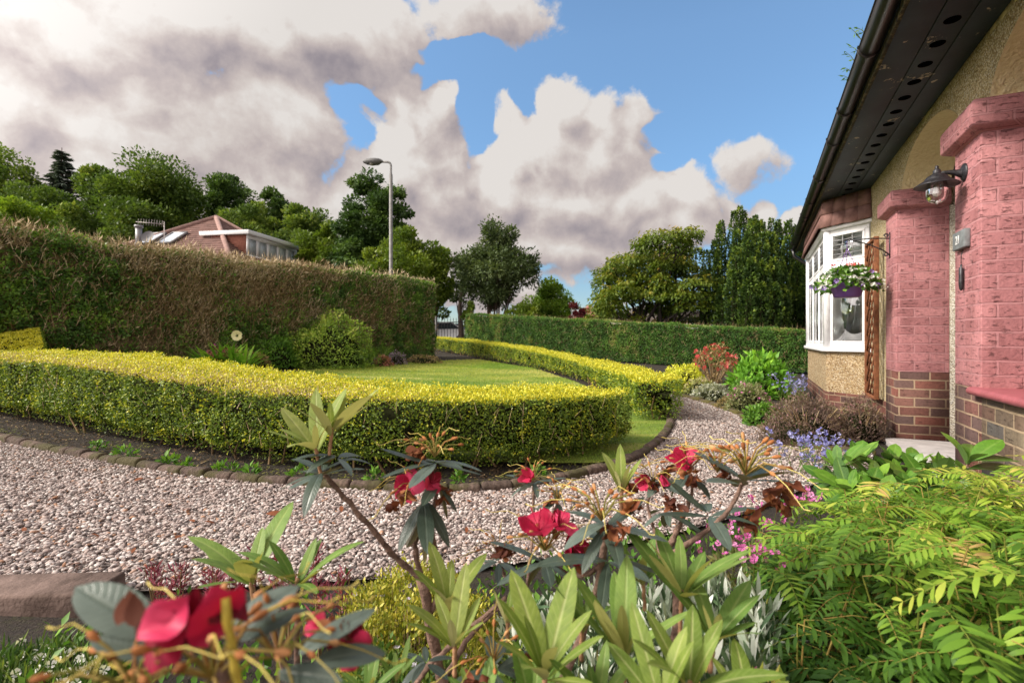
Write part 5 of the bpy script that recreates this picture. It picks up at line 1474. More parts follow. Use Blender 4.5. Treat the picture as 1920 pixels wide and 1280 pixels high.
# Japanese maple: flat layered sprays
def maple():
    d = 16.5; s = d / FPX; z = lambda py: CAM_H + (HY - py) / FPX * d; X = lambda px: (px - CX) / FPX * d
    g0 = .45
    root = thing('maple_tree', 'spreading Japanese maple in flat layers tinged with orange beside the dark yews', 'tree', (X(1225), d, g0))
    lay = [(1262, 452, 40, 16), (1220, 462, 48, 20), (1190, 480, 42, 16), (1285, 470, 34, 16), (1240, 487, 60, 18), (1160, 505, 40, 16), (1205, 510, 50, 17), (1270, 505, 52, 18), (1310, 520, 24, 14), (1140, 525, 30, 16), (1180, 535, 48, 18),
           (1230, 540, 48, 16), (1290, 540, 44, 17), (1150, 555, 40, 20), (1200, 560, 40, 14), (1260, 562, 44, 15), (1310, 556, 30, 13), (1135, 578, 34, 20), (1165, 590, 36, 16), (1240, 580, 38, 12), (1285, 580, 38, 14), (1300, 600, 30, 12), (1250, 603, 26, 10), (1120, 600, 22, 18)]
    lay = lay + [(a_ + random.uniform(-26, 26), b_ + random.uniform(-12, 14), w_ * random.uniform(.35, .6), h_ * .9) for a_, b_, w_, h_ in lay + lay]
    P, Y, Nn, r, C = [], [], [], [], []
    for px, py, hw, hh in lay:
        cx, cy, cz, R, h = X(px), d + random.uniform(-1.1, 1.1), z(py), hw * s, hh * s
        C.append((cx, cy, cz)); n = int(700 * (hw / 40) ** 1.6)
        a = rng.random(n) * 2 * pi; q = rng.random(n) ** .55
        wob = 1 + .25 * np.sin(a * 3 + px)
        x_, y_ = np.cos(a) * q * wob, np.sin(a) * q * wob * .9
        zz = (1 - q ** 2) * .75 + rng.normal(size=n) * .30
        P.append(np.c_[cx + x_ * R, cy + y_ * R, cz + (zz - .3) * h]); o = np.c_[np.cos(a), np.sin(a), -.30 - .2 * q]
        Y.append(o + rng.normal(size=(n, 3)) * .45); Nn.append(np.array([0, 0, 1.]) + rng.normal(size=(n, 3)) * .35)
        r.append(np.clip(.16 + .42 * zz + .34 * rng.random(n) + .10 * (random.random() - .5) + .10 * (q > .8), 0, 1))
    P, Y, Nn, r = map(np.concatenate, (P, Y, Nn, r)); L = .105 * (.6 + .8 * rng.random(len(P)))
    raw_obj('crown', inst(SPRIG, P, Y, Nn, L, L * .6, -.2, r), TREE_MATS['maple'], root)
    Ls = []
    for bx, tips in ((1195, range(0, 24, 2)), (1240, range(1, 24, 2))):
        b = np.array([X(bx), d, g0]); f = b + np.array([.0, .0, .55])
        Ls.append(([b, f], [.11, .09], .1))
        for k in tips:
            c = np.array(C[k]); m = f + (c - f) * .55 + np.array([(c[0] - f[0]) * .12, 0, -.12])
            Ls.append(([f, f + (m - f) * .5 + np.array([0, 0, -.05]), m, c], [.06, .048, .035, .012], random.random() * .4))
            for _ in range(3):
                e = c + np.array([random.gauss(0, .4), random.gauss(0, .4), random.uniform(-.05, .1)]); Ls.append(([m + (c - m) * .5, e], [.018, .005], .2))
    raw_obj('trunk', tube_raw(Ls, 6), mat_plain('maple_bark', (.035, .026, .022), .9), root, True)
maple()

def yew(label, spires, d, g0, seed):
    s = d / FPX; z = lambda py: CAM_H + (HY - py) / FPX * d; X = lambda px: (px - CX) / FPX * d
    x0 = np.mean([X(p[0]) for p in spires])
    root = thing('yew_tree', label, 'tree', (x0, d, g0)); parts = []; st = []
    for px, top, hw, dy in spires:
        x, zt, R = X(px), z(top), hw * s * .86; y = d + dy
        n = int(2900 * (hw / 12) * (zt - g0) / 4)
        t = rng.random(n) ** .9; a = rng.random(n) * 2 * pi
        rad = R * np.clip((1 - t) * 5, .12, 1) ** .6 * (1 + .0 * t)
        hz = g0 + .1 + (zt - g0) * t
        knob = noise3(np.c_[np.cos(a) * 1.4, np.sin(a) * 1.4, hz * 4.2 + px], 1.3, seed, 2)
        rad = rad * (.42 + .95 * knob)
        P = np.c_[x + np.cos(a) * rad, y + np.sin(a) * rad, hz]
        o = np.c_[np.cos(a), np.sin(a), np.full(n, .7)]
        L = .062 * (.6 + .8 * rng.random(n))
        r = np.clip(-.12 + 1.5 * (knob - .25) * 1.1 + .25 * (rng.random(n) - .4) + .22 * np.clip((t - .75) * 4, 0, 1), 0, 1)
        parts.append(inst(SPRIG, P, o + rng.normal(size=(n, 3)) * .5, rand_dirs(n) * .6 + np.c_[np.cos(a), np.sin(a), .6 * np.ones(n)], L, L * .6, .1, r))
        st.append(([(x, y, g0), (x, y, zt - .15)], [R * .5, R * .06], .2))
    raw_obj('crown', join_raw(parts), TREE_MATS['yew'], root)
    raw_obj('trunk', tube_raw(st, 7), M_CORE, root)
rs = random.Random(5)
sp = [(1345, 455, 13, .2), (1338, 480, 11, -.3), (1356, 424, 12, .3), (1366, 414, 11, .5), (1372, 440, 13, -.3), (1384, 398, 12, .3), (1396, 389, 12, .3), (1406, 396, 11, .4), (1412, 425, 13, -.4), (1420, 412, 11, .3), (1428, 405, 11, .4), (1392, 425, 14, -.6), (1380, 450, 14, -.8), (1402, 455, 14, -.9),
      (1424, 450, 14, -.7), (1436, 420, 11, .2), (1440, 455, 13, -.4), (1358, 480, 14, -.8), (1350, 520, 14, -.9), (1376, 500, 15, -1.1), (1396, 505, 15, -1.15), (1416, 500, 15, -1.1), (1436, 505, 14, -.9), (1366, 540, 15, -1.2), (1388, 545, 15, -1.3), (1410, 545, 15, -1.3), (1432, 550, 14, -1.1), (1338, 545, 13, -.6), (1326, 475, 9, .1), (1324, 530, 11, .1)]
yew('dark fastigiate yew of many upright spires, the taller one beside the maple', sp, 15.5, .4, 7)
sp = [(1455, 412, 11, .3), (1464, 422, 11, .2), (1472, 414, 11, .4), (1482, 420, 11, .2), (1490, 414, 11, .3), (1500, 425, 11, .2), (1507, 440, 11, 0), (1460, 455, 13, -.5), (1478, 455, 14, -.6), (1496, 455, 14, -.5), (1468, 500, 14, -.8), (1488, 500, 15, -.9), (1505, 500, 13, -.7), (1475, 545, 15, -1), (1496, 545, 15, -1), (1458, 540, 13, -.8)]
yew('dark fastigiate yew of upright spires, the lower one by the gutter end', sp, 15.9, .4, 9)

# ---- tiled house behind the tall hedge
def far_house():
    A = np.array([-15.6, 27.0]); a = np.array([-.985, .17]); b = np.array([.17, .985]); ZA = 7.36; SL = .7; WD = 5.5
    root = thing('tiled_house', 'bungalow with brown tiled pyramid roof and white dormer behind the tall hedge', 'house', (A[0], A[1], GZ2))
    Pq = lambda s, t, zz: (*(A + a * s + b * t), zz)      # s along a (away left), t along b
    zr = lambda w: ZA - SL * w
    M_RT = mat_plain('far_roof_tile', (.165, .095, .08), .85, .2, var=.2, scale=3); M_WALL = mat_plain('far_render', (.66, .60, .55), .9, .2, var=.06)
    # roof planes in stepped courses
    mb = MB(); n = 26
    for sx, sy in (((-1), None), ((1), None), (None, -1), (None, 1)):
        for k in range(n):
            w0, w1 = WD * k / n, WD * (k + 1) / n; z0, z1 = zr(w0) - .03, zr(w1) + .02
            if sx is not None: q = [Pq(sx * w0, -w0, z0), Pq(sx * w0, w0, z0), Pq(sx * w1, w1, z1), Pq(sx * w1, -w1, z1)]; lip = [q[3], q[2], (*q[2][:2], z1 - .07), (*q[3][:2], z1 - .07)]
            else: q = [Pq(-w0, sy * w0, z0), Pq(w0, sy * w0, z0), Pq(w1, sy * w1, z1), Pq(-w1, sy * w1, z1)]; lip = [q[3], q[2], (*q[2][:2], z1 - .07), (*q[3][:2], z1 - .07)]
            mb.add(q, [(0, 1, 2, 3)]); mb.add(lip, [(0, 1, 2, 3)])
    roof = mb.build('roof', M_RT, root)
    M_HIP = mat_plain('hip_tile', (.30, .19, .165), .85, .2, var=.15, scale=6)
    for sx, sy in ((-1, -1), (1, -1), (-1, 1), (1, 1)):
        MB().tube([Pq(0, 0, ZA + .02), Pq(sx * WD, sy * WD, zr(WD) + .05)], .12, 8).build('hip_ridge', M_HIP, roof, True)
    c = [Pq(-WD + .4, -WD + .4, 0), Pq(WD - .4, -WD + .4, 0), Pq(WD - .4, WD - .4, 0), Pq(-WD + .4, WD - .4, 0)]
    MB().prism([q[:2] for q in c][::-1], GZ2 - .3, zr(WD) + .15).build('wall', M_WALL, root)
    # dormer on the face towards the street
    D = link('dormer', bpy.data.meshes.new('dormer'), root); M_W = mat_plain('white_paint', (.80, .80, .80), .5)
    s1, t0, t1, zt = -3.4, -2.14, 1.88, 5.92
    MB().prism([Pq(s1, t0, 0)[:2], Pq(s1, t1, 0)[:2], Pq(-1.5, t1, 0)[:2], Pq(-1.5, t0, 0)[:2]], zr(3.4) - .3, zt).build('dormer_wall', mat_plain('hung_tile_red', (.30, .12, .085), .8, .2, var=.2, scale=12), D)
    MB().prism([Pq(s1 - .25, t0 - .18, 0)[:2], Pq(s1 - .25, t1 + .18, 0)[:2], Pq(-1.0, t1 + .18, 0)[:2], Pq(-1.0, t0 - .18, 0)[:2]], zt, zt + .2).build('dormer_roof', M_W, D, False, .02)
    f = MB(); n = 5; zb = zr(3.4) - .12
    fr = lambda ta, tb, za, zb_, o0, o1: f.prism([Pq(s1 - o1, ta, 0)[:2], Pq(s1 - o1, tb, 0)[:2], Pq(s1 - o0, tb, 0)[:2], Pq(s1 - o0, ta, 0)[:2]], za, zb_)
    fr(t0, t1, zt - .17, zt - .001, .002, .05); fr(t0, t1, zb - .35, zb + .12, .002, .05)
    for k in range(n + 1):
        t = t0 + (t1 - t0) * k / n; wd = .13 if 0 < k < n else .17
        fr(max(t0, t - wd), min(t1, t + wd), zb + .12, zt - .17, .002, .05)
    f.build('window_frame', M_W, D)
    M_PN = mat_plain('pane_blind', (.50, .55, .58), .12, .6, var=.15, scale=2)
    for k in range(n):
        ta, tb = t0 + (t1 - t0) * k / n + .13, t0 + (t1 - t0) * (k + 1) / n - .13
        MB().prism([Pq(s1 - .012, ta, 0)[:2], Pq(s1 - .012, tb, 0)[:2], Pq(s1 - .003, tb, 0)[:2], Pq(s1 - .003, ta, 0)[:2]], zb + .12, zt - .17).build('pane', M_PN, D)
    # skylights on the slope that faces the garden
    M_SK = mat_plain('skylight_glass', (.62, .68, .76), .1, .7); M_SF = mat_plain('skylight_frame', (.20, .19, .19), .5)
    for tA, tB in ((.15, .95), (1.35, 2.1)):
        w0, w1 = 1.75, 2.75
        q = [Pq(tA, -w0, zr(w0) + .10), Pq(tB, -w0, zr(w0) + .10), Pq(tB, -w1, zr(w1) + .10), Pq(tA, -w1, zr(w1) + .10)]
        k_ = MB(); 
        for i in range(4): k_.bar(q[i], q[(i + 1) % 4], .09, .1)
        sk = k_.build('skylight', M_SF, root)
        MB().add([(x, y, z_ + .02) for x, y, z_ in q], [(0, 1, 2, 3)]).build('pane', M_SK, sk)
    M_GR = mat_plain('grey_metal', (.25, .25, .26), .5, .5, .3)
    q = np.array(Pq(1.75, -2.9, zr(2.9)))
    MB().tube([q + [0, 0, -.1], q + [0, 0, .95]], .14, 10).tube([q + [0, 0, .95], q + [0, 0, 1.05]], .19, 10).build('flue', M_GR, root)
    q2 = q + np.array([.55, -.1, .45])
    Md = Matrix.Rotation(radians(70), 3, 'X') @ Matrix.Rotation(0, 3, 'Z')
    MB().lathe([(0, 0), (.15, .02), (.26, .07), (.3, .1)], q2, 18, Md).tube([q2 + [0, .05, 0], q2 + [0, .4, -.35]], .02, 6).build('satellite_dish', mat_plain('dish_grey', (.16, .16, .17), .6), root)
    q3 = q + np.array([1.15, .1, -.1]); an = MB().tube([q3, q3 + [0, 0, 1.35]], .018, 6)
    an.tube([q3 + [-.1, 0, 1.25], q3 + [-1.3, -.1, 1.32]], .012, 5)
    for k in range(10): p_ = q3 + np.array([-.1 - k * .12, -.01 * k, 1.26 + .008 * k]); an.tube([p_ + [0, -.02, -.16], p_ + [0, .02, .16]], .008, 4)
    an.build('tv_aerial', mat_plain('aerial', (.45, .40, .38), .5, .5, .4), root)
far_house()

# ---- street lamp
def lamp():
    d = 17.0; x = (733 - CX) / FPX * d; z = lambda py: CAM_H + (HY - py) / FPX * d
    root = thing('street_lamp', 'grey steel street lamp rising above the end of the tall hedge', 'street lamp', (x, d, GZ2))
    M_ST = mat_plain('galvanised_steel', (.23, .225, .22), .6, .4, .3, var=.15, scale=10)
    MB().lathe([(.085, 0), (.085, 1.2), (.06, 1.25), (.058, z(330) - GZ2), (.052, z(327) - GZ2), (.036, z(325) - GZ2), (.034, z(312) - GZ2)], (x, d, GZ2), 14).build('pole', M_ST, root, True)
    zt = z(304)
    MB().tube([(x, d, z(318)), (x, d, zt - .10), (x - .03, d, zt - .03), (x - .10, d, zt), (x - .34, d, zt + .01)], .034, 10).build('arm', M_ST, root, True)
    cx, cz = x - .58, zt + .02
    V, F, n = [], [], 14
    prof = [(-.36, .01, .0, .0), (-.33, .07, .04, -.05), (-.2, .13, .09, -.11), (0, .16, .11, -.13), (.16, .14, .10, -.12), (.24, .09, .08, -.06), (.30, .05, .05, -.03)]
    for s, w_, up, dn in prof:
        for k in range(n):
            a = 2 * pi * k / n; sy, sz = cos(a), sin(a); V.append((cx + s, d + w_ * sy, cz + (up if sz > 0 else -dn) * sz))
    for i in range(len(prof) - 1):
        for k in range(n): F.append((i * n + k, i * n + (k + 1) % n, (i + 1) * n + (k + 1) % n, (i + 1) * n + k))
    F += [tuple(range(n)), tuple(range((len(prof) - 1) * n, len(prof) * n))[::-1]]
    hd = MB().add(V, F).build('lamp_head', mat_plain('lamp_housing', (.12, .12, .12), .6, var=.3, scale=12), root, True)
    MB().lathe([(0, -.135), (.09, -.115), (.125, -.06), (.12, -.035)], (cx - .05, d, cz), 16).build('lens', mat_plain('lamp_lens', (.42, .40, .36), .25), hd, True)
lamp()

# ---- gate, street, cars, houses beyond
M_BLK = mat_plain('black_railing', (.015, .015, .017), .5)
def gate():
    d = 19.5; x0, x1 = (820 - CX) / FPX * d, (880 - CX) / FPX * d
    z0, zt = GZ2 - .02, CAM_H + (HY - 598) / FPX * d
    root = thing('iron_gate', 'black iron bar gate in the gap between the two tall hedges', 'gate', ((x0 + x1) / 2, d, z0))
    f = MB()
    for zz in (z0 + .12, zt - .12): f.bar((x0, d, zz), (x1, d, zz), .035, .03)
    f.build('rail', M_BLK, root)
    for k in range(11):
        x = x0 + (x1 - x0) * (k + .5) / 11; MB().tube([(x, d, z0 + .04), (x, d, zt), (x, d, zt + .06)], [.011, .011, .002], 6).build('bar', M_BLK, root)
    for x in (x0 - .04, x1 + .04): MB().box(x - .04, x + .04, d - .04, d + .04, z0 - .1, zt + .1).build('post', M_BLK, root)
gate()
street = road.build('street', M_ROAD); tag(street, kind='structure')
pv = MB().box(-4.5, 3, 26.9, 28.9, GZ2 - .1, GZ2 + .09).build('pavement', mat_plain('paving', (.40, .36, .35), .9, .2, var=.15, scale=5)); tag(pv, kind='structure')

def car(px, d, col, label, heading=0.0):
    x = (px - CX) / FPX * d
    root = thing('parked_car', label, 'car', (x, d, .63), heading)
    M_P = mat_plain('car_paint', col, .25, .6); 
    side = [(-2.0, .28), (-2.05, .62), (-1.9, .82), (-1.15, .92), (-.55, 1.38), (.65, 1.42), (1.35, 1.0), (1.95, .86), (2.05, .6), (2.0, .28)]
    n = len(side); V, F = [], []
    for yy, ins in ((-.82, 1), (-.86, 0), (.86, 0), (.82, 1)):
        for sx, sz in side: V.append((sx, yy * (1 - .12 * max(0, sz - .9) / .5), sz))
    for r_ in range(3):
        for k in range(n): F.append((r_ * n + k, r_ * n + (k + 1) % n, (r_ + 1) * n + (k + 1) % n, (r_ + 1) * n + k))
    F += [tuple(range(n))[::-1], tuple(range(3 * n, 4 * n))]
    body = MB().add(V, F).build('body', M_P, root, True, .02, True)
    M_WN = mat_plain('car_glass', (.02, .025, .03), .1, .6)
    w_ = MB()
    for yy in (-.815, .815):
        w_ = MB().add([(-1.0, yy * 1.02, .95), (-.52, yy * .965, 1.33), (.62, yy * .965, 1.36), (1.2, yy * 1.02, 1.0)], [(0, 1, 2, 3)] if yy > 0 else [(3, 2, 1, 0)]); w_.build('side_window', M_WN, root, local=True)
    for q in ([(-1.12, .945), (-.56, 1.375)], [(.67, 1.40), (1.33, 1.02)]):
        dx = .012 if q[0][0] > 0 else -.012
        MB().add([(q[0][0] + dx, -.7, q[0][1] + .012), (q[0][0] + dx, .7, q[0][1] + .012), (q[1][0] + dx, .68, q[1][1] + .012), (q[1][0] + dx, -.68, q[1][1] + .012)], [(0, 1, 2, 3)]).build('windscreen', M_WN, root, local=True)
    M_TY = mat_plain('tyre', (.02, .02, .02), .8)
    for sx in (-1.25, 1.25):
        for yy in (-.8, .8):
            Rm = Matrix.Rotation(pi / 2, 3, 'X')
            t_ = MB().lathe([(.19, -.1), (.31, -.1), (.33, -.06), (.33, .06), (.31, .1), (.19, .1)], (sx, yy, .33), 20, Rm).build('wheel', M_TY, root, True, local=True)
            MB().lathe([(0, -.08), (.19, -.085), (.2, 0), (.19, .085), (0, .08)], (sx, yy, .33), 16, Rm).build('rim', M_ST2, t_, True, local=True)
    for yy in (-.6, .6):
        MB().box(-2.06, -1.98, yy - .15, yy + .15, .60, .72).build('headlight', mat_plain('headlight_glass', (.8, .8, .8), .1), root, local=True)
M_ST2 = mat_plain('alloy', (.45, .45, .46), .35, .5, .6)
car(826, 33, (.60, .61, .63), 'white parked car mostly hidden behind the hedge end, first of three on the street', .2)
car(842, 36.5, (.10, .15, .26), 'dark blue parked car between two pale parked cars on the street', .1)
car(862, 40, (.42, .47, .55), 'pale blue grey parked car beside the street tree trunk', .1)

def simple_house(label, px0, px1, d, eave_py, ridge_py, wall, roofc, depth=7, garage=False, name='neighbour_house'):
    X = lambda px: (px - CX) / FPX * d; z = lambda py: CAM_H + (HY - py) / FPX * d
    x0, x1 = X(px0), X(px1); ze, zr_ = z(eave_py), z(ridge_py)
    root = thing(name, label, 'house', ((x0 + x1) / 2, d, GZ2))
    MB().box(x0, x1, d, d + depth, GZ2 - .3, ze).build('wall', mat_plain('house_render', wall, .9, var=.06), root)
    r_ = MB(); e = .35; h = min((x1 - x0) / 2 - .1, depth / 2)
    r_.add([(x0 - e, d - e, ze), (x1 + e, d - e, ze), (x1 + e, d + depth + e, ze), (x0 - e, d + depth + e, ze), (x0 + h, d + depth / 2, zr_), (x1 - h, d + depth / 2, zr_)],
           [(0, 1, 5, 4), (1, 2, 5), (2, 3, 4, 5), (3, 0, 4), (0, 3, 2, 1)])
    r_.build('roof', mat_plain('house_roof', roofc, .85, .2, var=.2, scale=4), root)
    M_WN = mat_plain('dark_pane', (.06, .07, .08), .15, .6); M_WF = mat_plain('house_frame', (.8, .8, .8), .5)
    w_ = x1 - x0
    for t in (.25, .7):
        xa, xb = x0 + w_ * (t - .1), x0 + w_ * (t + .1); za, zb = ze - 1.55, ze - .45
        f = MB().box(xa - .08, xb + .08, d - .04, d - .002, za - .08, zb + .08).build('window', M_WF, root)
        MB().box(xa, xb, d - .05, d - .042, za, zb).build('pane', M_WN, f)
    if garage:
        MB().box(x1 - .30 * w_, x1 - .06 * w_, d - .06, d - .003, GZ2 - .2, ze - .35).build('garage_door', mat_plain('garage_white', (.82, .82, .84), .5), root)
    return root
simple_house('neighbouring house with red brown roof seen behind the maroon shrub', 1088, 1150, 40, 600, 566, (.62, .52, .45), (.30, .13, .10), 8)
simple_house('low neighbouring house with grey roof and white door behind the maple', 1165, 1335, 24, 588, 560, (.66, .58, .50), (.20, .18, .17), 7, True)
simple_house('pale neighbouring building showing between the yews and the bay window', 1488, 1560, 18, 580, 560, (.58, .54, .52), (.22, .20, .20), 5)
# ------------------------------------------------------------------ garden plants
def petals(n, w=.55, cup=.25, inner=.08):
    V, F = [], []
    for k in range(n):
        a = 2 * pi * k / n; c_, s_ = cos(a), sin(a); b = len(V)
        for x, y, z in ((0, inner, 0), (w * .5, .35, cup * .4), (w * .42, .48, cup), (-w * .42, .48, cup), (-w * .5, .35, cup * .4)):
            V.append((x * c_ - y * s_, x * s_ + y * c_, z))
        F.append((b, b + 1, b + 2, b + 3, b + 4))
    return Tpl(V, F)
FL4, FL5, FL6 = petals(4, .45), petals(5, .42), petals(6, .34, .1)
M_WHITEF = mat_leaf('white_petal', [(0, (.70, .70, .66)), (1, (.86, .86, .82))], .2, .6)
M_PINKF = mat_leaf('pink_petal', [(0, (.50, .09, .32)), (.6, (.66, .16, .46)), (1, (.78, .38, .62))], .3, .6)
M_BLUEF = mat_leaf('blue_petal', [(0, (.16, .16, .46)), (.6, (.28, .28, .62)), (1, (.46, .46, .74))], .3, .6)
M_LILAC = mat_leaf('lilac_petal', [(0, (.45, .38, .56)), (1, (.72, .66, .78))], .3, .6)
M_REDF = mat_leaf('red_petal', [(0, (.42, .03, .04)), (.6, (.62, .07, .08)), (1, (.72, .20, .18))], .3, .55)
M_STEMG = mat_ramp('green_stem', [(0, (.05, .08, .015)), (.6, (.12, .15, .03)), (1, (.20, .16, .07))], .7)
def lm(name, *cols, **kw):
    n = len(cols) - 1
    return mat_leaf(name, [(i / n, c) for i, c in enumerate(cols)], **kw)

def mound(name, label, cat, px, py, hw, top, mat, n, size, ratio=.55, flop=.8, up=.3, flowers=None, group=None, d=None, tpl=RHOMB, core=True, lumps=.25, seed=3, tipc=.35, shape=1.0, depth=.8, root=None, stems=0):
    """low shrub: base pixel px,py on the ground, half width and top row in pixels"""
    q = at(px, py); d = d or q[1]; s = d / FPX
    x, g0 = (px - CX) / FPX * d, gz((px - CX) / FPX * d, d)
    R, H = hw * s, max(.06, CAM_H + (HY - top) * s - g0)
    if root is None: root = thing(name, label, cat, (x, d + R * depth * .6, g0), 0, group)
    c = np.array([x, d + R * depth * .6, g0])
    dirs = rand_dirs(int(n * 2)); dirs = dirs[dirs[:, 2] > -.15][:n]; n = len(dirs)
    nz = noise3(dirs * 2.6 + px * .1, 1, seed, 3)
    rad = (1 - lumps) + lumps * 2 * nz
    dep = rng.random(n) ** .5
    zz = np.clip(dirs[:, 2], 0, 1) ** shape
    P = c + np.c_[dirs[:, 0] * R, dirs[:, 1] * R * depth, zz * H + .01] * (rad * (.72 + .28 * dep))[:, None]
    r = np.clip(.12 + .45 * rng.random(n) + (noise3(dirs * 5 + px, 1, seed + 4, 2) - .5) * .9 + tipc * (dep - .5) + .15 * zz, 0, 1)
    raw_obj('foliage', leaves_on(P, unit(dirs * [1, 1, .8] + [0, 0, .2]), size, ratio, flop, up, tpl, r), mat, root)
    if core:
        V = ICO2.V * 2; nzc = noise3(V * 2.6 + px * .1, 1, seed, 3); rc_ = ((1 - lumps) + lumps * 2 * nzc) * .70
        W_ = c + np.c_[V[:, 0] * R, V[:, 1] * R * depth, np.clip(V[:, 2], -.05, 1) * H] * rc_[:, None]
        raw_obj('inner_growth', [W_, ICO2.loops, ICO2.tot, {'r': np.zeros(len(W_))}], M_CORE, root)
    if flowers:
        for fm, fn, fs, lo, tp in flowers:
            k = rng.choice(n, fn, replace=fn > n); k = k[zz[k] > lo]
            if not len(k): continue
            Pf = P[k] + (dirs[k] + [0, 0, .35]) * size * .7
            raw_obj('blossoms', inst(tp, Pf, rand_dirs(len(k)), unit(dirs[k] + rand_dirs(len(k)) * .6 + [0, -.2, .4]), fs * (.7 + .6 * rng.random(len(k))), fs, 0), fm, root)
    if stems:
        L = []
        for _ in range(stems):
            a = rng.random() * 2 * pi; e = c + np.array([cos(a) * R * .8, sin(a) * R * depth * .8, H * random.uniform(.5, .95)]); b = c + np.array([cos(a), sin(a), 0]) * R * .12
            L.append(([b, b + (e - b) * .5 + np.array([0, 0, H * .08]), e], [.010, .007, .003], random.uniform(.2, .9)))
        raw_obj('plant_stems', tube_raw(L, 5), M_TWIG, root)  # stems rising through the shrub
    return root

M_RHG = lm('shrub_leaf', (.045, .085, .014), (.11, .18, .025), (.22, .31, .04), (.36, .36, .09), gain=1.6)
M_WEED = lm('weed_leaf', (.03, .08, .012), (.07, .16, .018), (.14, .26, .03))
M_FERN = lm('fern_green', (.06, .14, .014), (.12, .25, .025), (.22, .36, .04))
M_REDP = lm('reddish_leaf', (.06, .07, .02), (.16, .13, .05), (.26, .12, .07), (.36, .11, .10), (.46, .22, .17))
M_BUFF = lm('buff_leaf', (.08, .08, .025), (.20, .15, .06), (.36, .24, .12))
M_GOLD = lm('gold_leaf', (.16, .20, .02), (.42, .44, .04), (.66, .58, .08))
M_BIGG = lm('bright_leaf', (.05, .13, .014), (.10, .24, .022), (.22, .40, .04))
M_PURP = lm('purple_brown_leaf', (.045, .028, .026), (.10, .065, .055), (.17, .12, .085), (.10, .12, .04))
M_GREYP = lm('grey_leaf', (.12, .14, .09), (.24, .26, .18), (.40, .40, .32))

# bed under the tall hedge
mound('azalea_bush', 'big rounded light green azalea bush in front of the tall brown hedge', 'shrub', 608, 690, 78, 586, M_RHG, 7000, .062, .42, .7, .25, lumps=.42, seed=5, depth=.9)
mound('low_plant', 'low pink and red foliage plant in front of the tall hedge beside the daylily', 'plant', 408, 700, 50, 655, M_REDP, 1800, .05, .4, .7, .5, [(M_PINKF, 50, .035, .2, FL5)], seed=6)
mound('low_plant', 'buff and red low plant before the round azalea bush', 'plant', 470, 696, 32, 662, M_BUFF, 900, .055, .4, .7, .5, seed=7)
mound('low_plant', 'fresh green ferny clump at the foot of the tall hedge near the golden hedge', 'plant', 268, 684, 30, 645, M_FERN, 900, .07, .35, .7, .5, seed=8)
mound('low_plant', 'brownish low plant between the ferny clump and the red foliage plant', 'plant', 330, 692, 36, 656, M_BUFF, 900, .055, .4, .7, .5, seed=18)
mound('low_plant', 'dark green leafy clump between the daylily and the round azalea bush', 'plant', 505, 690, 48, 634, M_WEED, 1900, .075, .4, .7, .5, [(M_WHITEF, 6, .03, .4, FL5)], seed=9)
mound('low_plant', 'dark green weeds under the green end of the tall hedge', 'plant', 190, 672, 50, 630, M_WEED, 1300, .07, .4, .7, .5, seed=10)
mound('low_plant', 'shadowy green clump below the bare hedge behind the daylily', 'plant', 330, 672, 46, 632, M_WEED, 1400, .07, .4, .7, .5, seed=11)
mound('low_plant', 'coral red low plant at the lawn edge before the hedge corner', 'plant', 716, 687, 17, 668, M_REDP, 420, .05, .45, .7, .5, seed=12)
mound('low_plant', 'purple grey low plant beside the coral red one at the lawn edge', 'plant', 742, 684, 19, 660, lm('purple_leaf', (.10, .07, .10), (.20, .15, .20), (.34, .27, .32)), 420, .05, .45, .7, .5, seed=13)
mound('low_plant', 'thin strip of tan leaved ground plants at the hedge corner', 'plant', 790, 682, 36, 668, M_BUFF, 500, .05, .45, .7, .4, seed=14)
def blades_clump(root, c, n, L, W_, mat, spread=.5, name='leaves', bend=-.5):
    a = rng.random(n) * 2 * pi; t = spread * (.3 + .9 * rng.random(n))
    Y = np.c_[np.cos(a) * t, np.sin(a) * t, np.ones(n)]; Nn = np.c_[-np.cos(a), -np.sin(a), t]
    P = np.array(c) + np.c_[np.cos(a), np.sin(a), np.zeros(n)] * (.05 * rng.random(n))[:, None]
    return raw_obj(name, inst(LANCE_S, P, Y, Nn, L * (.6 + .6 * rng.random(n)), W_, bend * (.5 + .8 * rng.random(n))), mat, root)
q = at(418, 700)
M_DAYL = lm('daylily_leaf', (.08, .18, .02), (.16, .32, .035), (.26, .42, .06), gain=1.6)
dl = thing('daylily', 'strappy green daylily with one pale yellow bloom before the tall hedge', 'flower', (q[0], q[1] + .1, gz(q[0], q[1])))
for dx in (-.32, -.1, .12, .34): blades_clump(dl, root_loc(dl) + [dx, random.uniform(-.05, .15), 0], 44, .70, .060, M_DAYL, .75)
Zf = pt(445, 629, q[1])
raw_obj('flower_stalk', tube_raw([([root_loc(dl) + [.1, 0, 0], Zf - [.02, 0, .2], Zf], [.006, .005, .004], .6), ([root_loc(dl) + [.3, 0, 0], pt(392, 615, q[1])], [.005, .004], .6)], 5), M_STEMG, dl)
raw_obj('bloom', inst(FL6, np.array([Zf, Zf + [0, -.012, 0]]), np.array([[0, 0, 1.], [.5, 0, .87]]), np.array([[.15, -1, .25]] * 2), .20, .20, 0), lm('pale_yellow_petal', (.85, .72, .40), (.90, .82, .55)), dl)
q = at(695, 680); fp = thing('feathery_plant', 'tall feathery pale green plant between azalea bush and hedge corner', 'plant', (q[0], q[1], gz(q[0], q[1])))
blades_clump(fp, root_loc(fp), 120, .5, .008, M_FERN, .35); blades_clump(fp, root_loc(fp) + [.3, .1, 0], 50, .6, .008, M_GRN, .25)

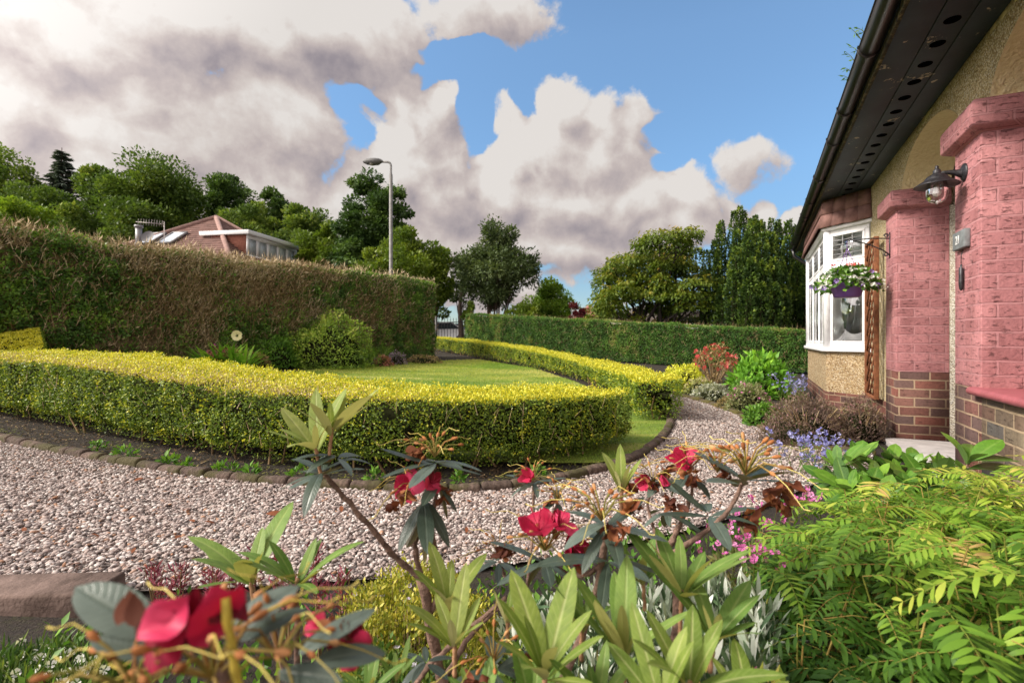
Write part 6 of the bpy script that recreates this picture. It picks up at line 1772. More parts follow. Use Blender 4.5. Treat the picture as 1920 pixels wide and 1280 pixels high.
# bed before the house
mound('spirea_bush', 'low yellow leaved spirea at the start of the bed beside the path', 'shrub', 1292, 733, 44, 688, M_GOLD, 2400, .045, .5, .8, .4, seed=15, depth=.9)
az = mound('azalea_bush', 'coral red flowering azalea with bare stems before the boundary hedge', 'shrub', 1348, 722, 46, 650, M_BUFF, 1500, .05, .4, .7, .4, [(M_REDF, 170, .065, .30, FL5)], core=False, seed=16, shape=.8, stems=34)
mound('rhododendron_bush', 'glossy bright green rhododendron bush without flowers by the bay window', 'shrub', 1442, 744, 54, 668, M_BIGG, 1300, .12, .38, .8, .35, seed=17, lumps=.3)
mound('grey_plant', 'grey green low plant beside the path behind the mossy edging', 'plant', 1340, 750, 34, 722, M_GREYP, 1200, .035, .4, .8, .5, [(M_WHITEF, 60, .02, .2, FL5)], seed=18)
mound('pink_geranium', 'pale pink flowering geranium over the mossy path edging', 'flower', 1412, 775, 42, 720, lm('geranium_leaf', (.09, .10, .04), (.17, .19, .08), (.30, .27, .16)), 1700, .035, .45, .8, .5, [(M_PINKF, 60, .03, .3, FL5)], seed=19)
mound('green_clump', 'deep green leafy clump below the pink geranium at the path edge', 'plant', 1438, 800, 34, 762, M_WEED, 1300, .04, .5, .8, .4, seed=20)
mound('purple_heather', 'sprawling purple brown heather bush under the bay window', 'shrub', 1535, 838, 84, 752, M_PURP, 7000, .024, .35, .6, .8, [(lm('heather_pink', (.25, .10, .13), (.38, .20, .24)), 200, .012, .3, FL5)], seed=21, lumps=.35, depth=.75, stems=30)
mound('purple_heather', 'second purple brown heather growing against the plinth between bay and pier', 'shrub', 1625, 832, 52, 752, M_PURP, 3600, .024, .35, .6, .8, [(lm('heather_bud', (.22, .09, .12), (.36, .18, .22)), 90, .012, .3, FL5)], seed=22, lumps=.35, depth=.5, stems=20, d=4.75)
def bellflower(label, spots, hgt, seed, d=None):
    x0, y0 = spots[0]; q = at(x0, y0); root = thing('blue_campanula', label, 'flower', (q[0], q[1], gz(q[0], q[1])))
    L, F, lv = [], [], []
    for px, py in spots:
        b = at(px, py)
        for _ in range(9):
            s = b + np.array([random.gauss(0, .06), random.gauss(0, .06), 0]); s[2] = gz(s[0], s[1])
            e = s + np.array([random.gauss(0, .07), random.gauss(0, .05), hgt * random.uniform(.6, 1.1)])
            L.append(([s, (s + e) / 2 + np.array([random.gauss(0, .02), 0, 0]), e], [.0025, .002, .0012], random.random()))
            for k in range(5): F.append(s + (e - s) * random.uniform(.72, 1.03) + rng.normal(size=3) * .018)
            for k in range(8): lv.append(s + (e - s) * random.uniform(.1, .85))
    raw_obj('plant_stems', tube_raw(L, 4), M_STEMG, root)  # thin stems that carry the bells
    F = np.array(F); lv = np.array(lv)
    raw_obj('blossoms', inst(FL5, F, rand_dirs(len(F)), rand_dirs(len(F)) + [-.2, -.7, .3], .030, .030, .0), M_BLUEF, root)
    raw_obj('leaves', inst(RHOMB, lv, rand_dirs(len(lv)) + [0, 0, .3], rand_dirs(len(lv)), .03, .006, 0), M_WEED, root)
bellflower('pale blue campanula flowers against the green rhododendron and bay wall', [(1475, 765), (1500, 760), (1488, 770)], .42, 1)
bellflower('blue campanula flowers at the corner of the gravel before the heather', [(1490, 862), (1530, 878), (1555, 870), (1500, 890)], .22, 2)

# weeds along the foot of the golden hedge
WG = 'weeds along the foot of the golden hedge'
for px, py, hw, lab in [(180, 845, 13, None), (225, 860, 18, None), (310, 873, 13, None), (345, 884, 10, None), (420, 890, 20, None), (560, 899, 18, None), (700, 906, 16, None), (860, 906, 9, None), (470, 894, 10, None), (1010, 896, 11, None)]:
    mound('weed', 'small broad leaved green weed growing between golden hedge and edging stones', 'weed', px, py, hw, py - 9 - hw * .4, M_WEED, 46, .042, .5, .9, .3, group=WG, core=False, seed=int(px))

# ---- hanging basket, gutter weed, picture frame
bk = thing('hanging_basket', 'purple hanging basket with white, purple and red flowers before the bay window', 'hanging basket', h2w(BX, .022 + .352, 1.44), HR)
M_PPL = mat_plain('purple_plastic', (.16, .075, .28), .4)
prof = [(0, -.075), (.10, -.072), (.118, -.06), (.150, .05), (.158, .055), (.158, .07), (.148, .07), (.14, .05)]
part(MB().lathe(prof, (0, 0, 0), 32), 'bowl', M_PPL, bk, True)
hk = (0, 0, .472)
for k in range(3):
    a = 2 * pi * k / 3; part(MB().tube([(.152 * cos(a), .152 * sin(a), .065), (.06 * cos(a), .06 * sin(a), .27), (0, 0, .42)], .003, 6), 'hanger', M_PPL, bk)
part(MB().tube([(0, 0, .415), (0, 0, .46), (.012, 0, .475), (0, 0, .49)], .004, 6), 'hook', M_PPL, bk)
n = 900; dr = rand_dirs(n); dr[:, 2] = np.abs(dr[:, 2]) * 1.0 - .25
P = dr * np.array([.25, .25, .17]) * (.6 + .55 * rng.random((n, 1))) + [0, 0, .085]
P[:, 2] -= .5 * np.clip(np.hypot(P[:, 0], P[:, 1]) - .17, 0, 1)
M_BKL = lm('basket_leaf', (.03, .075, .012), (.06, .14, .02), (.13, .24, .03))
raw_obj('foliage', leaves_on(P, dr, .055, .6, .8, .2), M_BKL, bk, False, True)
for nm, mt, cnt, sz, cond in (('white_blossoms', M_WHITEF, 210, .030, lambda p: (p[:, 2] < .17) & (np.linalg.norm(p / [.25, .25, .2], axis=1) > .72)), ('purple_blossoms', lm('purple_petal', (.16, .08, .36), (.34, .22, .56)), 16, .05, lambda p: np.hypot(p[:, 0], p[:, 1]) > .2), ('red_blossoms', M_REDF, 5, .05, lambda p: p[:, 2] > .19)):
    ok = np.where(cond(P))[0]; k = rng.choice(ok, min(cnt, len(ok)), replace=False)
    raw_obj(nm, inst(FL5, P[k] * 1.16 + [-.012, 0, .004], rand_dirs(len(k)), dr[k] + rand_dirs(len(k)) * .4 + [-.4, 0, .3], sz, sz, 0), mt, bk, False, True)
gw = thing('gutter_weed', 'small green seedling weed sprouting over the black gutter edge', 'weed', h2w(-2.05, GY + GR - .01, GZ - .01), HR)
L, P = [], []
for x, h in ((0, .10), (.13, .06), (.26, .09), (.4, .05), (-.1, .05), (.5, .04)):
    e = np.array([x, .03 + .3 * h, h]); L.append(([np.array([x, 0, 0]), e * [1, .5, .6] + [0, 0, 0], e], [.003, .002, .001], .5))
    for k in range(6): P.append(e * [1, .4 + .1 * k, .4 + .12 * k] if False else np.array([x, 0, 0]) + (e - [x, 0, 0]) * (.3 + .14 * k))
raw_obj('stem_sprays', tube_raw(L, 4), M_STEMG, gw, False, True)
P = np.array(P); raw_obj('leaves', inst(RHOMB, P, rand_dirs(len(P)) + [0, .8, .2], rand_dirs(len(P)) + [0, 0, .6], 
    .035, .012, 0), M_BKL, gw, False, True)
pf = thing('picture_frame', 'small wooden picture frame standing inside the bay window', 'picture frame', h2w(1.86, .08, .80), HR + radians(-130))
M_FR = mat_plain('pine_frame', (.45, .28, .10), .6, var=.15, scale=20)
f = MB(); f.box(-.075, .075, -.02, .02, 0, .028); f.box(-.075, .075, -.02, .02, .162, .19); f.box(-.075, -.05, -.02, .02, .028, .162); f.box(.05, .075, -.02, .02, .028, .162)
part(f, 'frame', M_FR, pf); part(MB().box(-.05, .05, -.008, .004, .028, .162), 'picture', mat_plain('picture_card', (.50, .36, .17), .7), pf)

mound('gold_groundcover', 'creeping pale yellow ground cover beside the spirea behind the mossy edging', 'plant', 1262, 728, 22, 708, M_GOLD, 700, .04, .5, .8, .4, seed=33)
mound('low_plant', 'mixed pale ground cover between spirea and azalea at the foot of the boundary hedge', 'plant', 1318, 738, 30, 712, lm('mixed_pale_leaf', (.12, .15, .05), (.26, .27, .10), (.40, .30, .20)), 900, .04, .45, .8, .4, seed=34)
mound('low_plant', 'small fern growing beside the pink geranium under the green rhododendron', 'plant', 1398, 748, 26, 716, M_WEED, 700, .05, .35, .8, .5, seed=35)
mound('low_plant', 'reddish ground cover along the inside of the mossy edging', 'plant', 1375, 768, 26, 748, M_BUFF, 600, .03, .45, .8, .4, seed=36)
# ------------------------------------------------------------------ planting in front
M_YOUNG = mat_leaf('young_rhododendron_leaf', [(0, (.15, .25, .040)), (.5, (.26, .35, .065)), (1, (.38, .43, .13))], .30, .55, .25, (.46, .44, .20), (.50, .52, .24), gain=.80)
M_MID = mat_leaf('green_rhododendron_leaf', [(0, (.075, .16, .028)), (.5, (.13, .24, .045)), (1, (.22, .33, .075))], .25, .5, .3, (.40, .40, .13), (.33, .40, .14), gain=.9)
M_OLD = mat_leaf('old_rhododendron_leaf', [(0, (.032, .052, .036)), (.5, (.055, .082, .062)), (1, (.10, .135, .115))], .10, .38, .6, (.15, .125, .045), (.09, .12, .09), gain=1.0, vside=.25)
M_GLOSS = mat_leaf('glossy_leaf', [(0, (.045, .12, .016)), (.5, (.085, .20, .022)), (1, (.19, .34, .045))], .22, .30, .55, (.13, .22, .06), (.20, .33, .07), gain=1.1)
M_BRANCH = mat_plain('rhododendron_bark', (.20, .125, .095), .85, .2, var=.35, scale=60, bump=.7, bscale=120)
M_SHOOT = mat_plain('young_shoot', (.36, .20, .11), .8, .2, var=.3, scale=80)
M_TRUSS = mat_ramp('flower_head', [(0, (.17, .17, .035)), (.18, (.30, .22, .06)), (.36, (.32, .15, .05)), (.42, (.24, .085, .028)), (.58, (.38, .15, .05)), (.72, (.46, .25, .11)), (.80, (.50, .38, .07)), (1, (.64, .54, .18))], .75)
M_STY = mat_ramp('yellow_style', [(0, (.50, .38, .06)), (1, (.62, .52, .16))], .6)
M_WILT = mat_leaf('wilted_petal', [(0, (.07, .02, .012)), (.5, (.19, .055, .025)), (1, (.34, .13, .05))], .2, .7)
M_CRIM = mat_leaf('crimson_petal', [(0, (.14, .003, .014)), (.5, (.42, .010, .052)), (1, (.66, .06, .15))], .2, .5, .25)

def crumple(raw, a):
    V = raw[0]; V += (np.stack([noise3(V * 80, 1, k, 2) for k in (4, 5, 6)], 1) - .5) * a; return raw

def axes(A):
    A = unit(np.array(A, float)); u = unit(np.cross(A, [0.3, .9, .2])); return A, u, np.cross(A, u)

def whorl(parent, C, A, n, L, spread, mat, ratio=.27, bend=-.12, jit=.18, r=(.2, .9), tpl=LANCE, inner=0, phase=None, name='leaf_whorl', local=False):
    A, u, v = axes(A); C = np.array(C, float)
    ph = random.random() * 6.3 if phase is None else phase
    k = np.arange(n); a = ph + 2.4 * k if n > 9 else ph + 2 * pi * k / n + rng.normal(size=n) * .18
    sp = radians(spread) * (1 + jit * rng.normal(size=n)) * (1 if not inner else np.where(k < inner, .45, 1))
    R_ = np.cos(a)[:, None] * u + np.sin(a)[:, None] * v
    Y = np.cos(sp)[:, None] * A + np.sin(sp)[:, None] * R_
    Nn = np.sin(sp)[:, None] * A - np.cos(sp)[:, None] * R_
    Ls = L * (1 + jit * rng.normal(size=n) * .8) * (1 if not inner else np.where(k < inner, .62, 1))
    P = C + R_ * .004 + A * (rng.random(n)[:, None] - .5) * L * .12
    raw = inst(tpl, P, Y, Nn, Ls, Ls * ratio * (1 + .12 * rng.normal(size=n)), bend * (1 + .5 * rng.normal(size=n)), r[0] + (r[1] - r[0]) * rng.random(n))
    return raw_obj(name, raw, mat, parent, True, local)

def branch(parent, pts, r0, r1, mat=None, name='branch'):
    p = smooth_line(np.array(pts), max(6, len(pts) * 4), 2)
    p = p + rng.normal(size=p.shape) * r0 * .12
    rad = np.linspace(r0, r1, len(p)) * (1 + .14 * np.sin(np.arange(len(p)) * 1.9))
    return MB().tube(list(p), list(rad), 8).build(name, mat or M_BRANCH, parent, True)

def truss(parent, C, A, n=14, size=.045, red=0, wilt=2, styles=9, wide=62):
    """spent flower head: bent stalks with rusty capsules, long yellow styles, a few petals"""
    A, u, v = axes(A); C = np.array(C, float)
    st, cap, sty = [], [], []
    hd = None
    tips = []
    for k in range(n):
        a = 2.4 * k + random.random() * .4; sp = radians(wide) * sqrt((k + .5) / n) * random.uniform(.8, 1.2)
        R_ = cos(a) * u + sin(a) * v; D = cos(sp) * A + sin(sp) * R_
        l = size * random.uniform(.75, 1.2)
        m = C + D * l * .55 + A * l * .12; e = C + D * l + np.array([0, 0, -.12 * l])
        st.append(([C, m, e], [size * .024, size * .020, size * .026], random.random() * .36))
        D2 = unit(e - m); cl = size * .20
        cap.append(([e - D2 * cl * .1, e + D2 * cl * .4, e + D2 * cl * .85, e + D2 * cl], [size * .028, size * .060, size * .044, size * .01], .42 + .3 * random.random()))
        tips.append((e + D2 * cl, D2, R_))
    sel = random.sample(range(n), min(n, styles))
    for k in sel:
        e, D2, R_ = tips[k]; l = size * random.uniform(.7, 1.3); g = np.array([0, 0, -1.])
        p1 = e + D2 * l * .35 + g * l * .06; p2 = e + D2 * l * .6 + R_ * l * .25 + g * l * .30; p3 = p2 + (R_ * .35 + g * .15 + A * .25) * l * .5
        sty.append(([e, p1, p2, p3], [size * .013, size * .011, size * .010, size * .018], .80 + .2 * random.random()))
    t = raw_obj('flower_truss', join_raw([tube_raw(st, 6), tube_raw(cap, 7)] + ([tube_raw(sty, 5)] if sty else [])), M_TRUSS, parent, True)
    for k in range(wilt):
        e, D2, R_ = tips[-1 - k * 2 % n]; c = e + np.array([random.gauss(0, .3), random.gauss(0, .3), -.5]) * size * .6
        m_ = 13; d = unit(rand_dirs(m_) * .8 + np.array([0, 0, -.6]))
        raw_obj('wilted_flower', crumple(inst(OBOV, np.repeat(c[None], m_, 0) + rng.normal(size=(m_, 3)) * size * .08, d, rand_dirs(m_), size * .40, size * .26, np.clip(.8 * rng.normal(size=m_), -1, 1)), size * .30), M_WILT, t, True)
    for k in range(red):
        e, D2, R_ = tips[(k * 5 + n // 2) % n]; red_flower(t, e, unit(D2 + R_ * .3), size * .55)
    return t

def red_flower(parent, C, A, s, closed=False):
    A, u, v = axes(A); n = 5 if not closed else 4
    a = 2 * pi * np.arange(n) / n + random.random(); R_ = np.cos(a)[:, None] * u + np.sin(a)[:, None] * v
    sp = radians(22 if closed else 46) + rng.normal(size=n) * .12
    Y = np.cos(sp)[:, None] * A + np.sin(sp)[:, None] * R_; Nn = np.sin(sp)[:, None] * A - np.cos(sp)[:, None] * R_
    raw = inst(OBOV, np.repeat(np.array(C, float)[None], n, 0), Y, Nn, s * (1 + .1 * rng.normal(size=n)), s * .80, (-.25 + .35 * rng.normal(size=n)) if not closed else .1)
    # ruffled rims
    V = raw[0]; V += (np.stack([noise3(V * 90, 1, k, 2) for k in (1, 2, 3)], 1) - .5) * s * .42 * raw[3]['v'][:, None]
    f = raw_obj('red_flower', raw, M_CRIM, parent, True)
    if not closed:
        raw_obj('stamens', tube_raw([([C, C + (A + R_[k % n] * .25) * s * .5, C + (A * 1.05 + R_[k % n] * .45 + np.array([0, 0, .1])) * s * .8], [s * .02, s * .016, s * .03], .8) for k in range(5)], 4), M_CRIM, f, True)
    return f

# ---- main red rhododendron
rh = thing('rhododendron', 'red rhododendron with felted young leaves and spent orange flower heads at the gravel edge', 'shrub', (-.05, .92, .05))
def S(px, d): return px * d / FPX
U = np.array([0, 0, 1.])
# woody framework
t0, t1 = pt(850, 1420, .98), pt(790, 1085, .96)
branch(rh, [pt(868, 1480, 1.0), pt(840, 1320, .98), pt(812, 1200, .97), t1], .013, .009)
branch(rh, [t1, pt(738, 1042, .95), pt(692, 985, .93), pt(655, 942, .91), pt(627, 912, .90), pt(604, 886, .90)], .0062, .0042)
branch(rh, [t1, pt(778, 1030, .95), pt(776, 1010, .94), pt(795, 960, .93), pt(803, 915, .93), pt(815, 870, .92)], .0055, .0035)
branch(rh, [pt(806, 1150, .97), pt(830, 1100, .95), pt(808, 985, .94), pt(818, 925, .93)], .0055, .003)
branch(rh, [pt(836, 1270, 1.0), pt(880, 1190, .98), pt(920, 1150, .96), pt(955, 1128, .95)], .006, .004)
branch(rh, [pt(760, 1330, .98), pt(790, 1260, .96), pt(860, 1195, .92), pt(950, 1120, .90)], .006, .004)
branch(rh, [pt(1000, 1500, .85), pt(1040, 1300, .86), pt(1100, 1180, .86), pt(1130, 1060, .84), pt(1138, 985, .82)], .010, .005)
branch(rh, [pt(1130, 1060, .84), pt(1080, 1085, .88), pt(1035, 1060, .88), pt(1022, 1040, .87)], .005, .0035)
branch(rh, [pt(1260, 1480, .95), pt(1255, 1250, .95), pt(1280, 1120, .92), pt(1240, 1050, 1.0), pt(1275, 985, 1.08), pt(1300, 925, 1.14), pt(1292, 888, 1.15)], .010, .0032)
branch(rh, [pt(1258, 1040, 1.0), pt(1320, 1000, 1.0), pt(1365, 960, 1.0), pt(1385, 925, 1.0), pt(1392, 905, 1.0)], .006, .004)
branch(rh, [pt(1240, 1050, 1.02), pt(1225, 985, 1.1), pt(1210, 940, 1.15), pt(1235, 905, 1.15)], .004, .0028)
branch(rh, [pt(1040, 1300, .86), pt(985, 1120, .98), pt(940, 1075, 1.0), pt(935, 1052, 1.0)], .005, .003)
branch(rh, [pt(985, 1120, .98), pt(1000, 1000, 1.2), pt(1000, 905, 1.25)], .004, .003)
branch(rh, [pt(1000, 1000, 1.2), pt(1040, 960, 1.22), pt(1046, 940, 1.22)], .003, .0025)
branch(rh, [pt(560, 1350, .85), pt(520, 1200, .82), pt(478, 1110, .80)], .006, .004)
branch(rh, [pt(560, 1350, .85), pt(556, 1200, .82), pt(556, 1110, .80)], .006, .004)
# young upright shoots: (px, py, d, leaf px, n, spread, axis lean, material)
for px, py, d, L, n, sp, ax, mt, rr in [
    (592, 842, .90, 108, 7, 38, (-.18, -.1, 1), M_YOUNG, (.5, 1)), (622, 812, .91, 92, 7, 38, (.10, .1, 1), M_YOUNG, (.55, 1)),
    (840, 1135, .80, 112, 7, 36, (.05, -.05, 1), M_YOUNG, (.2, .7)), (852, 1212, .72, 108, 7, 36, (0, -.15, 1), M_YOUNG, (.25, .8)),
    (1022, 1262, .62, 172, 9, 36, (-.02, -.1, 1), M_YOUNG, (.1, .6)), (1170, 1232, .68, 160, 8, 32, (0, -.05, 1), M_MID, (.4, 1)),
    (1278, 1120, .76, 160, 9, 42, (.06, 0, 1), M_MID, (.4, 1)), (1292, 1292, .58, 140, 9, 34, (.1, -.15, 1), M_YOUNG, (.05, .5)),
    (1165, 918, .85, 84, 6, 18, (.02, 0, 1), M_YOUNG, (.4, .9)), (470, 1092, .80, 118, 8, 44, (-.12, -.05, 1), M_MID, (.5, 1)),
    (556, 1096, .80, 126, 8, 44, (.12, 0, 1), M_MID, (.4, .9)), (744, 1272, .76, 58, 6, 32, (0, 0, 1), M_MID, (.4, .9)),
    (952, 1165, .75, 82, 6, 26, (0, -.05, 1), M_YOUNG, (.1, .6)), (1240, 1330, .56, 150, 7, 38, (-.3, -.1, 1), M_YOUNG, (.1, .6)),
    (1120, 1330, .60, 120, 8, 40, (0, -.1, 1), M_MID, (.3, .9)), (900, 1330, .66, 100, 8, 42, (0, -.1, 1), M_MID, (.3, .8)), (1400, 1330, .62, 120, 8, 40, (.2, -.1, 1), M_YOUNG, (.1, .6)),
    (1090, 1180, .80, 105, 7, 34, (0, -.05, 1), M_MID, (.2, .8)), (1340, 1200, .72, 110, 7, 40, (.15, -.1, 1), M_MID, (.2, .8)), (1205, 1090, .90, 95, 7, 36, (-.1, 0, 1), M_MID, (.3, 1)), (690, 1300, .72, 90, 7, 40, (0, -.1, 1), M_MID, (.2, .7)), (1000, 1330, .64, 110, 8, 36, (0, -.1, 1), M_MID, (.2, .8))]:
    C = pt(px, py, d); whorl(rh, C, ax, n + 1, S(L, d), sp, mt, .245, -.16, .24, rr, inner=2)
    branch(rh, [C - np.array(ax) * S(L * .45, d) - np.array([0, 0, .01]), C - np.array(ax) * S(L * .2, d), C + np.array(ax) * .01], .0034, .0030, M_SHOOT, 'shoot')
# older dark leaves, spreading or hanging
for px, py, d, L, n, sp, ax, bd in [
    (604, 886, .90, 78, 9, 92, (.05, 0, 1), -.22), (632, 858, .91, 70, 6, 80, (.3, .1, 1), -.2), (818, 866, .92, 96, 8, 88, (.05, 0, 1), -.14), (795, 940, .93, 96, 8, 138, (0, 0, 1), -.1), (818, 905, .92, 80, 5, 118, (.2, 0, 1), -.1),
    (1000, 905, 1.25, 56, 8, 88, (0, 0, 1), -.2), (1046, 940, 1.22, 56, 7, 90, (0, 0, 1), -.2), (1136, 985, .82, 104, 7, 88, (.1, -.1, 1), -.15), (1140, 1050, .83, 122, 7, 104, (.1, -.1, 1), -.12),
    (1022, 1055, .87, 88, 7, 100, (0, 0, 1), -.18), (936, 1050, 1.0, 58, 7, 98, (0, 0, 1), -.2), (1236, 905, 1.15, 62, 7, 85, (0, 0, 1), -.2), (1292, 890, 1.15, 66, 8, 98, (.1, 0, 1), -.2),
    (1392, 905, 1.0, 112, 8, 82, (.2, 0, 1), -.12), (1330, 965, 1.03, 96, 6, 90, (-.1, 0, 1), -.2), (926, 1252, .72, 92, 8, 86, (0, -.1, 1), -.15), (1250, 960, 1.1, 60, 6, 100, (0, 0, 1), -.2), (800, 1240, .85, 60, 6, 90, (0, 0, 1), -.2)]:
    whorl(rh, pt(px, py, d), ax, n, S(L, d), sp, M_OLD, .25, bd, .16, (.1, 1))
# flower heads: (px, py, d, size px, n, red, wilted)
for px, py, d, sz, n, red, wl, ax in [
    (815, 856, .92, 52, 14, 0, 1, (.05, -.05, 1)), (785, 905, .91, 46, 9, 0, 2, (-.5, -.3, .6)), (1000, 900, 1.25, 36, 11, 0, 1, (0, 0, 1)), (1046, 936, 1.22, 38, 12, 0, 1, (0, 0, 1)),
    (1128, 975, .82, 66, 15, 0, 2, (-.1, -.1, 1)), (1022, 1032, .87, 62, 16, 0, 2, (0, -.1, 1)), (936, 1042, 1.0, 40, 11, 0, 0, (0, 0, 1)), (1225, 905, 1.15, 40, 9, 0, 2, (-.2, -.2, 1)),
    (1290, 882, 1.15, 50, 14, 0, 2, (0, -.1, 1)), (1345, 885, 1.07, 52, 13, 0, 1, (-.1, 0, 1)), (1398, 890, 1.0, 70, 20, 0, 1, (.05, -.1, 1)), (926, 1240, .72, 62, 12, 0, 2, (-.1, -.2, 1))]:
    truss(rh, pt(px, py, d), ax, n, S(sz, d), red, wl)
for px, py, d, s, ax, cl in [(768, 912, .90, 46, (-.4, -.8, .3), False), (806, 905, .90, 36, (.5, -.6, .2), False), (1012, 995, .86, 62, (-.3, -.4, .8), False), (1048, 985, .85, 44, (.1, -.5, .9), False), (1062, 1020, .86, 56, (.5, -.6, .2), False),
                             (1285, 868, 1.14, 46, (-.3, -.5, .7), False), (1240, 890, 1.14, 34, (.1, -.3, -.6), True), (1212, 905, 1.14, 30, (-.4, -.5, .2), False), (994, 895, 1.24, 30, (-.3, -.6, .4), False)]:
    red_flower(rh, pt(px, py, d), ax, S(s, d) * .78, cl)
for px, py, d, s in [(1462, 935, 1.0, 56), (1400, 972, 1.0, 48), (1262, 940, 1.1, 40), (830, 925, .92, 44), (1075, 1040, .86, 46)]:
    m_ = 15; c = pt(px, py, d); dd = unit(rand_dirs(m_) * .8 + np.array([0, 0, -.5]))
    raw_obj('wilted_flower', crumple(inst(OBOV, c + rng.normal(size=(m_, 3)) * S(s, d) * .12, dd, rand_dirs(m_), S(s, d) * .48, S(s, d) * .30, np.clip(.8 * rng.normal(size=m_), -1, 1)), S(s, d) * .30), M_WILT, rh, True)

# ---- nearer rhododendron, close to the lens
rb = thing('rhododendron', 'rhododendron head close to the lens, blurred, with one drooping crimson bloom and orange stalks', 'shrub', (-.25, .45, .05))
def px_leaf(parent, base, tip, ratio, mat, up=(0, -.35, 1), bend=-.1, r=.6):
    a, b = pt(*base), pt(*tip); L = np.linalg.norm(b - a)
    return raw_obj('leaf', inst(LANCE, a[None], (b - a)[None], np.array([up], float), L, L * ratio, bend, r), mat, parent, True)
pt_far = pt
def pt(px, py, d): return pt_far(px, py, d * .74 if d < .6 else d)
def S(px, d): return px * (d * .74 if d < .6 else d) / FPX
C0 = pt(420, 1250, .42)
branch(rb, [pt(470, 1950, .5), pt(440, 1400, .44), C0], .006, .004)
for b_, t_, ra, rr in [((290, 1190, .44), (135, 1085, .45), .42, .9), ((290, 1230, .43), (165, 1190, .42), .36, .8), ((420, 1190, .44), (560, 1085, .48), .40, 1), ((450, 1200, .45), (575, 1130, .48), .32, .7),
                       ((560, 1225, .50), (705, 1128, .54), .26, .9), ((590, 1240, .50), (730, 1212, .53), .36, .8), ((400, 1230, .43), (330, 1180, .42), .3, .6), ((520, 1260, .46), (640, 1265, .44), .3, .5)]:
    px_leaf(rb, b_, t_, ra, M_OLD, (0, -.5, 1), -.12, rr)
truss(rb, pt(400, 1270, .42), (-.1, -.15, 1), 20, S(145, .42), 0, 0, 14, 80)
truss(rb, pt(520, 1230, .47), (.15, -.1, 1), 16, S(105, .47), 0, 1, 11, 78)
truss(rb, pt(250, 1290, .40), (-.3, -.1, 1), 10, S(130, .40), 0, 0, 6, 70)
c = pt(375, 1095, .40); m_ = 5
raw_obj('red_flower', inst(OBOV, np.array([pt(372, 1088, .41), pt(400, 1092, .40), pt(350, 1100, .40), pt(385, 1085, .41), pt(340, 1130, .40)]),
        np.array([[-.25, -.1, -1], [.1, -.2, -1], [-.45, -.1, -1], [.25, 0, -.9], [-.2, -.2, -1.]]), np.array([[.2, -1, .1], [.6, -.8, 0], [-.4, -.9, 0], [.8, -.4, .2], [-.1, -1, .1]]), S(120, .40), S(70, .40), [.15, -.3, .3, .4, .2], np.array([.0, .5, .8, .0, .3])), M_CRIM, rb, True)
for m__ in [o for o in kids(rb) if o.name.startswith('red_flower')]:
    co_ = np.array([v.co for v in m__.data.vertices]); co_ += (np.stack([noise3(co_ * 70, 1, k, 2) for k in (1, 2, 3)], 1) - .5) * .022
    m__.data.vertices.foreach_set('co', co_.astype(np.float32).ravel())
raw_obj('wilted_flower', inst(OBOV, np.array([pt(245, 1105, .42), pt(250, 1110, .42), pt(258, 1135, .42)]), np.array([[-.2, 0, -1], [.2, -.1, -1], [.3, 0, -.8]]), np.array([[0, -1, 0], [.5, -1, 0], [-.5, -1, 0]]), S(62, .42), S(34, .42), .3), M_WILT, rb, True)
red_flower(rb, pt(652, 1200, .55), (.2, -.8, .2), S(52, .55)); red_flower(rb, pt(595, 1172, .56), (-.2, -.7, .3), S(28, .56))
branch(rb, [pt(425, 1120, .40), pt(428, 1180, .40), pt(450, 1300, .40)], .0024, .0025, M_STY, 'style')

pt = pt_far
def S(px, d): return px * d / FPX
# ---- glossy evergreen by the porch
gs = thing('glossy_shrub', 'broad leaved glossy green shrub between the porch step and the ferny shrub', 'shrub', (1.72, 2.25, .0))
for px, py, d, L, n, sp, lean in [(1572, 880, 2.2, 62, 8, 52, (-.3, -.1, 1)), (1610, 868, 2.3, 56, 8, 50, (0, 0, 1)), (1590, 920, 2.05, 66, 9, 56, (-.3, -.3, 1)), (1640, 905, 2.1, 66, 9, 56, (0, -.3, 1)), (1672, 872, 2.3, 58, 8, 52, (.1, 0, 1)), (1690, 905, 2.1, 70, 9, 58, (.1, -.4, 1)),
                                  (1650, 950, 1.95, 64, 8, 60, (-.1, -.5, 1)), (1712, 880, 2.25, 64, 8, 54, (.2, -.1, 1)), (1735, 920, 2.05, 72, 9, 58, (.1, -.5, 1)), (1700, 950, 1.95, 66, 8, 60, (0, -.5, 1)), (1760, 895, 2.1, 74, 8, 56, (.2, -.3, 1)), (1785, 930, 2.0, 70, 9, 58, (.2, -.4, 1)),
                                  (1815, 868, 2.2, 78, 8, 58, (.1, -.2, 1)), (1830, 915, 2.0, 64, 8, 56, (.3, -.3, 1)), (1560, 905, 2.15, 50, 7, 56, (-.4, -.2, 1)), (1625, 930, 2.0, 56, 8, 60, (-.1, -.5, 1)), (1745, 955, 1.9, 64, 8, 60, (0, -.5, 1)), (1660, 890, 2.2, 60, 8, 50, (0, 0, 1)), (1730, 895, 2.2, 62, 8, 50, (0, 0, 1)), (1860, 940, 1.9, 60, 8, 60, (.3, -.3, 1))]:
    C = pt(px, py, d); whorl(gs, C, lean, n, S(L, d), sp, M_GLOSS, .40, -.16, .18, (.05, .95), OBOV, inner=3)
    whorl(gs, C - np.array(lean) * .03, lean, 6, S(L * .9, d), sp + 34, M_GLOSS, .40, -.2, .18, (0, .5), OBOV)
    b0 = np.array([1.72 + (C[0] - 1.72) * .3, 2.25 + (C[1] - 2.25) * .3, .0]); branch(gs, [b0, (b0 + C) / 2 + [0, 0, .02], C], .005, .003, M_BRANCH)

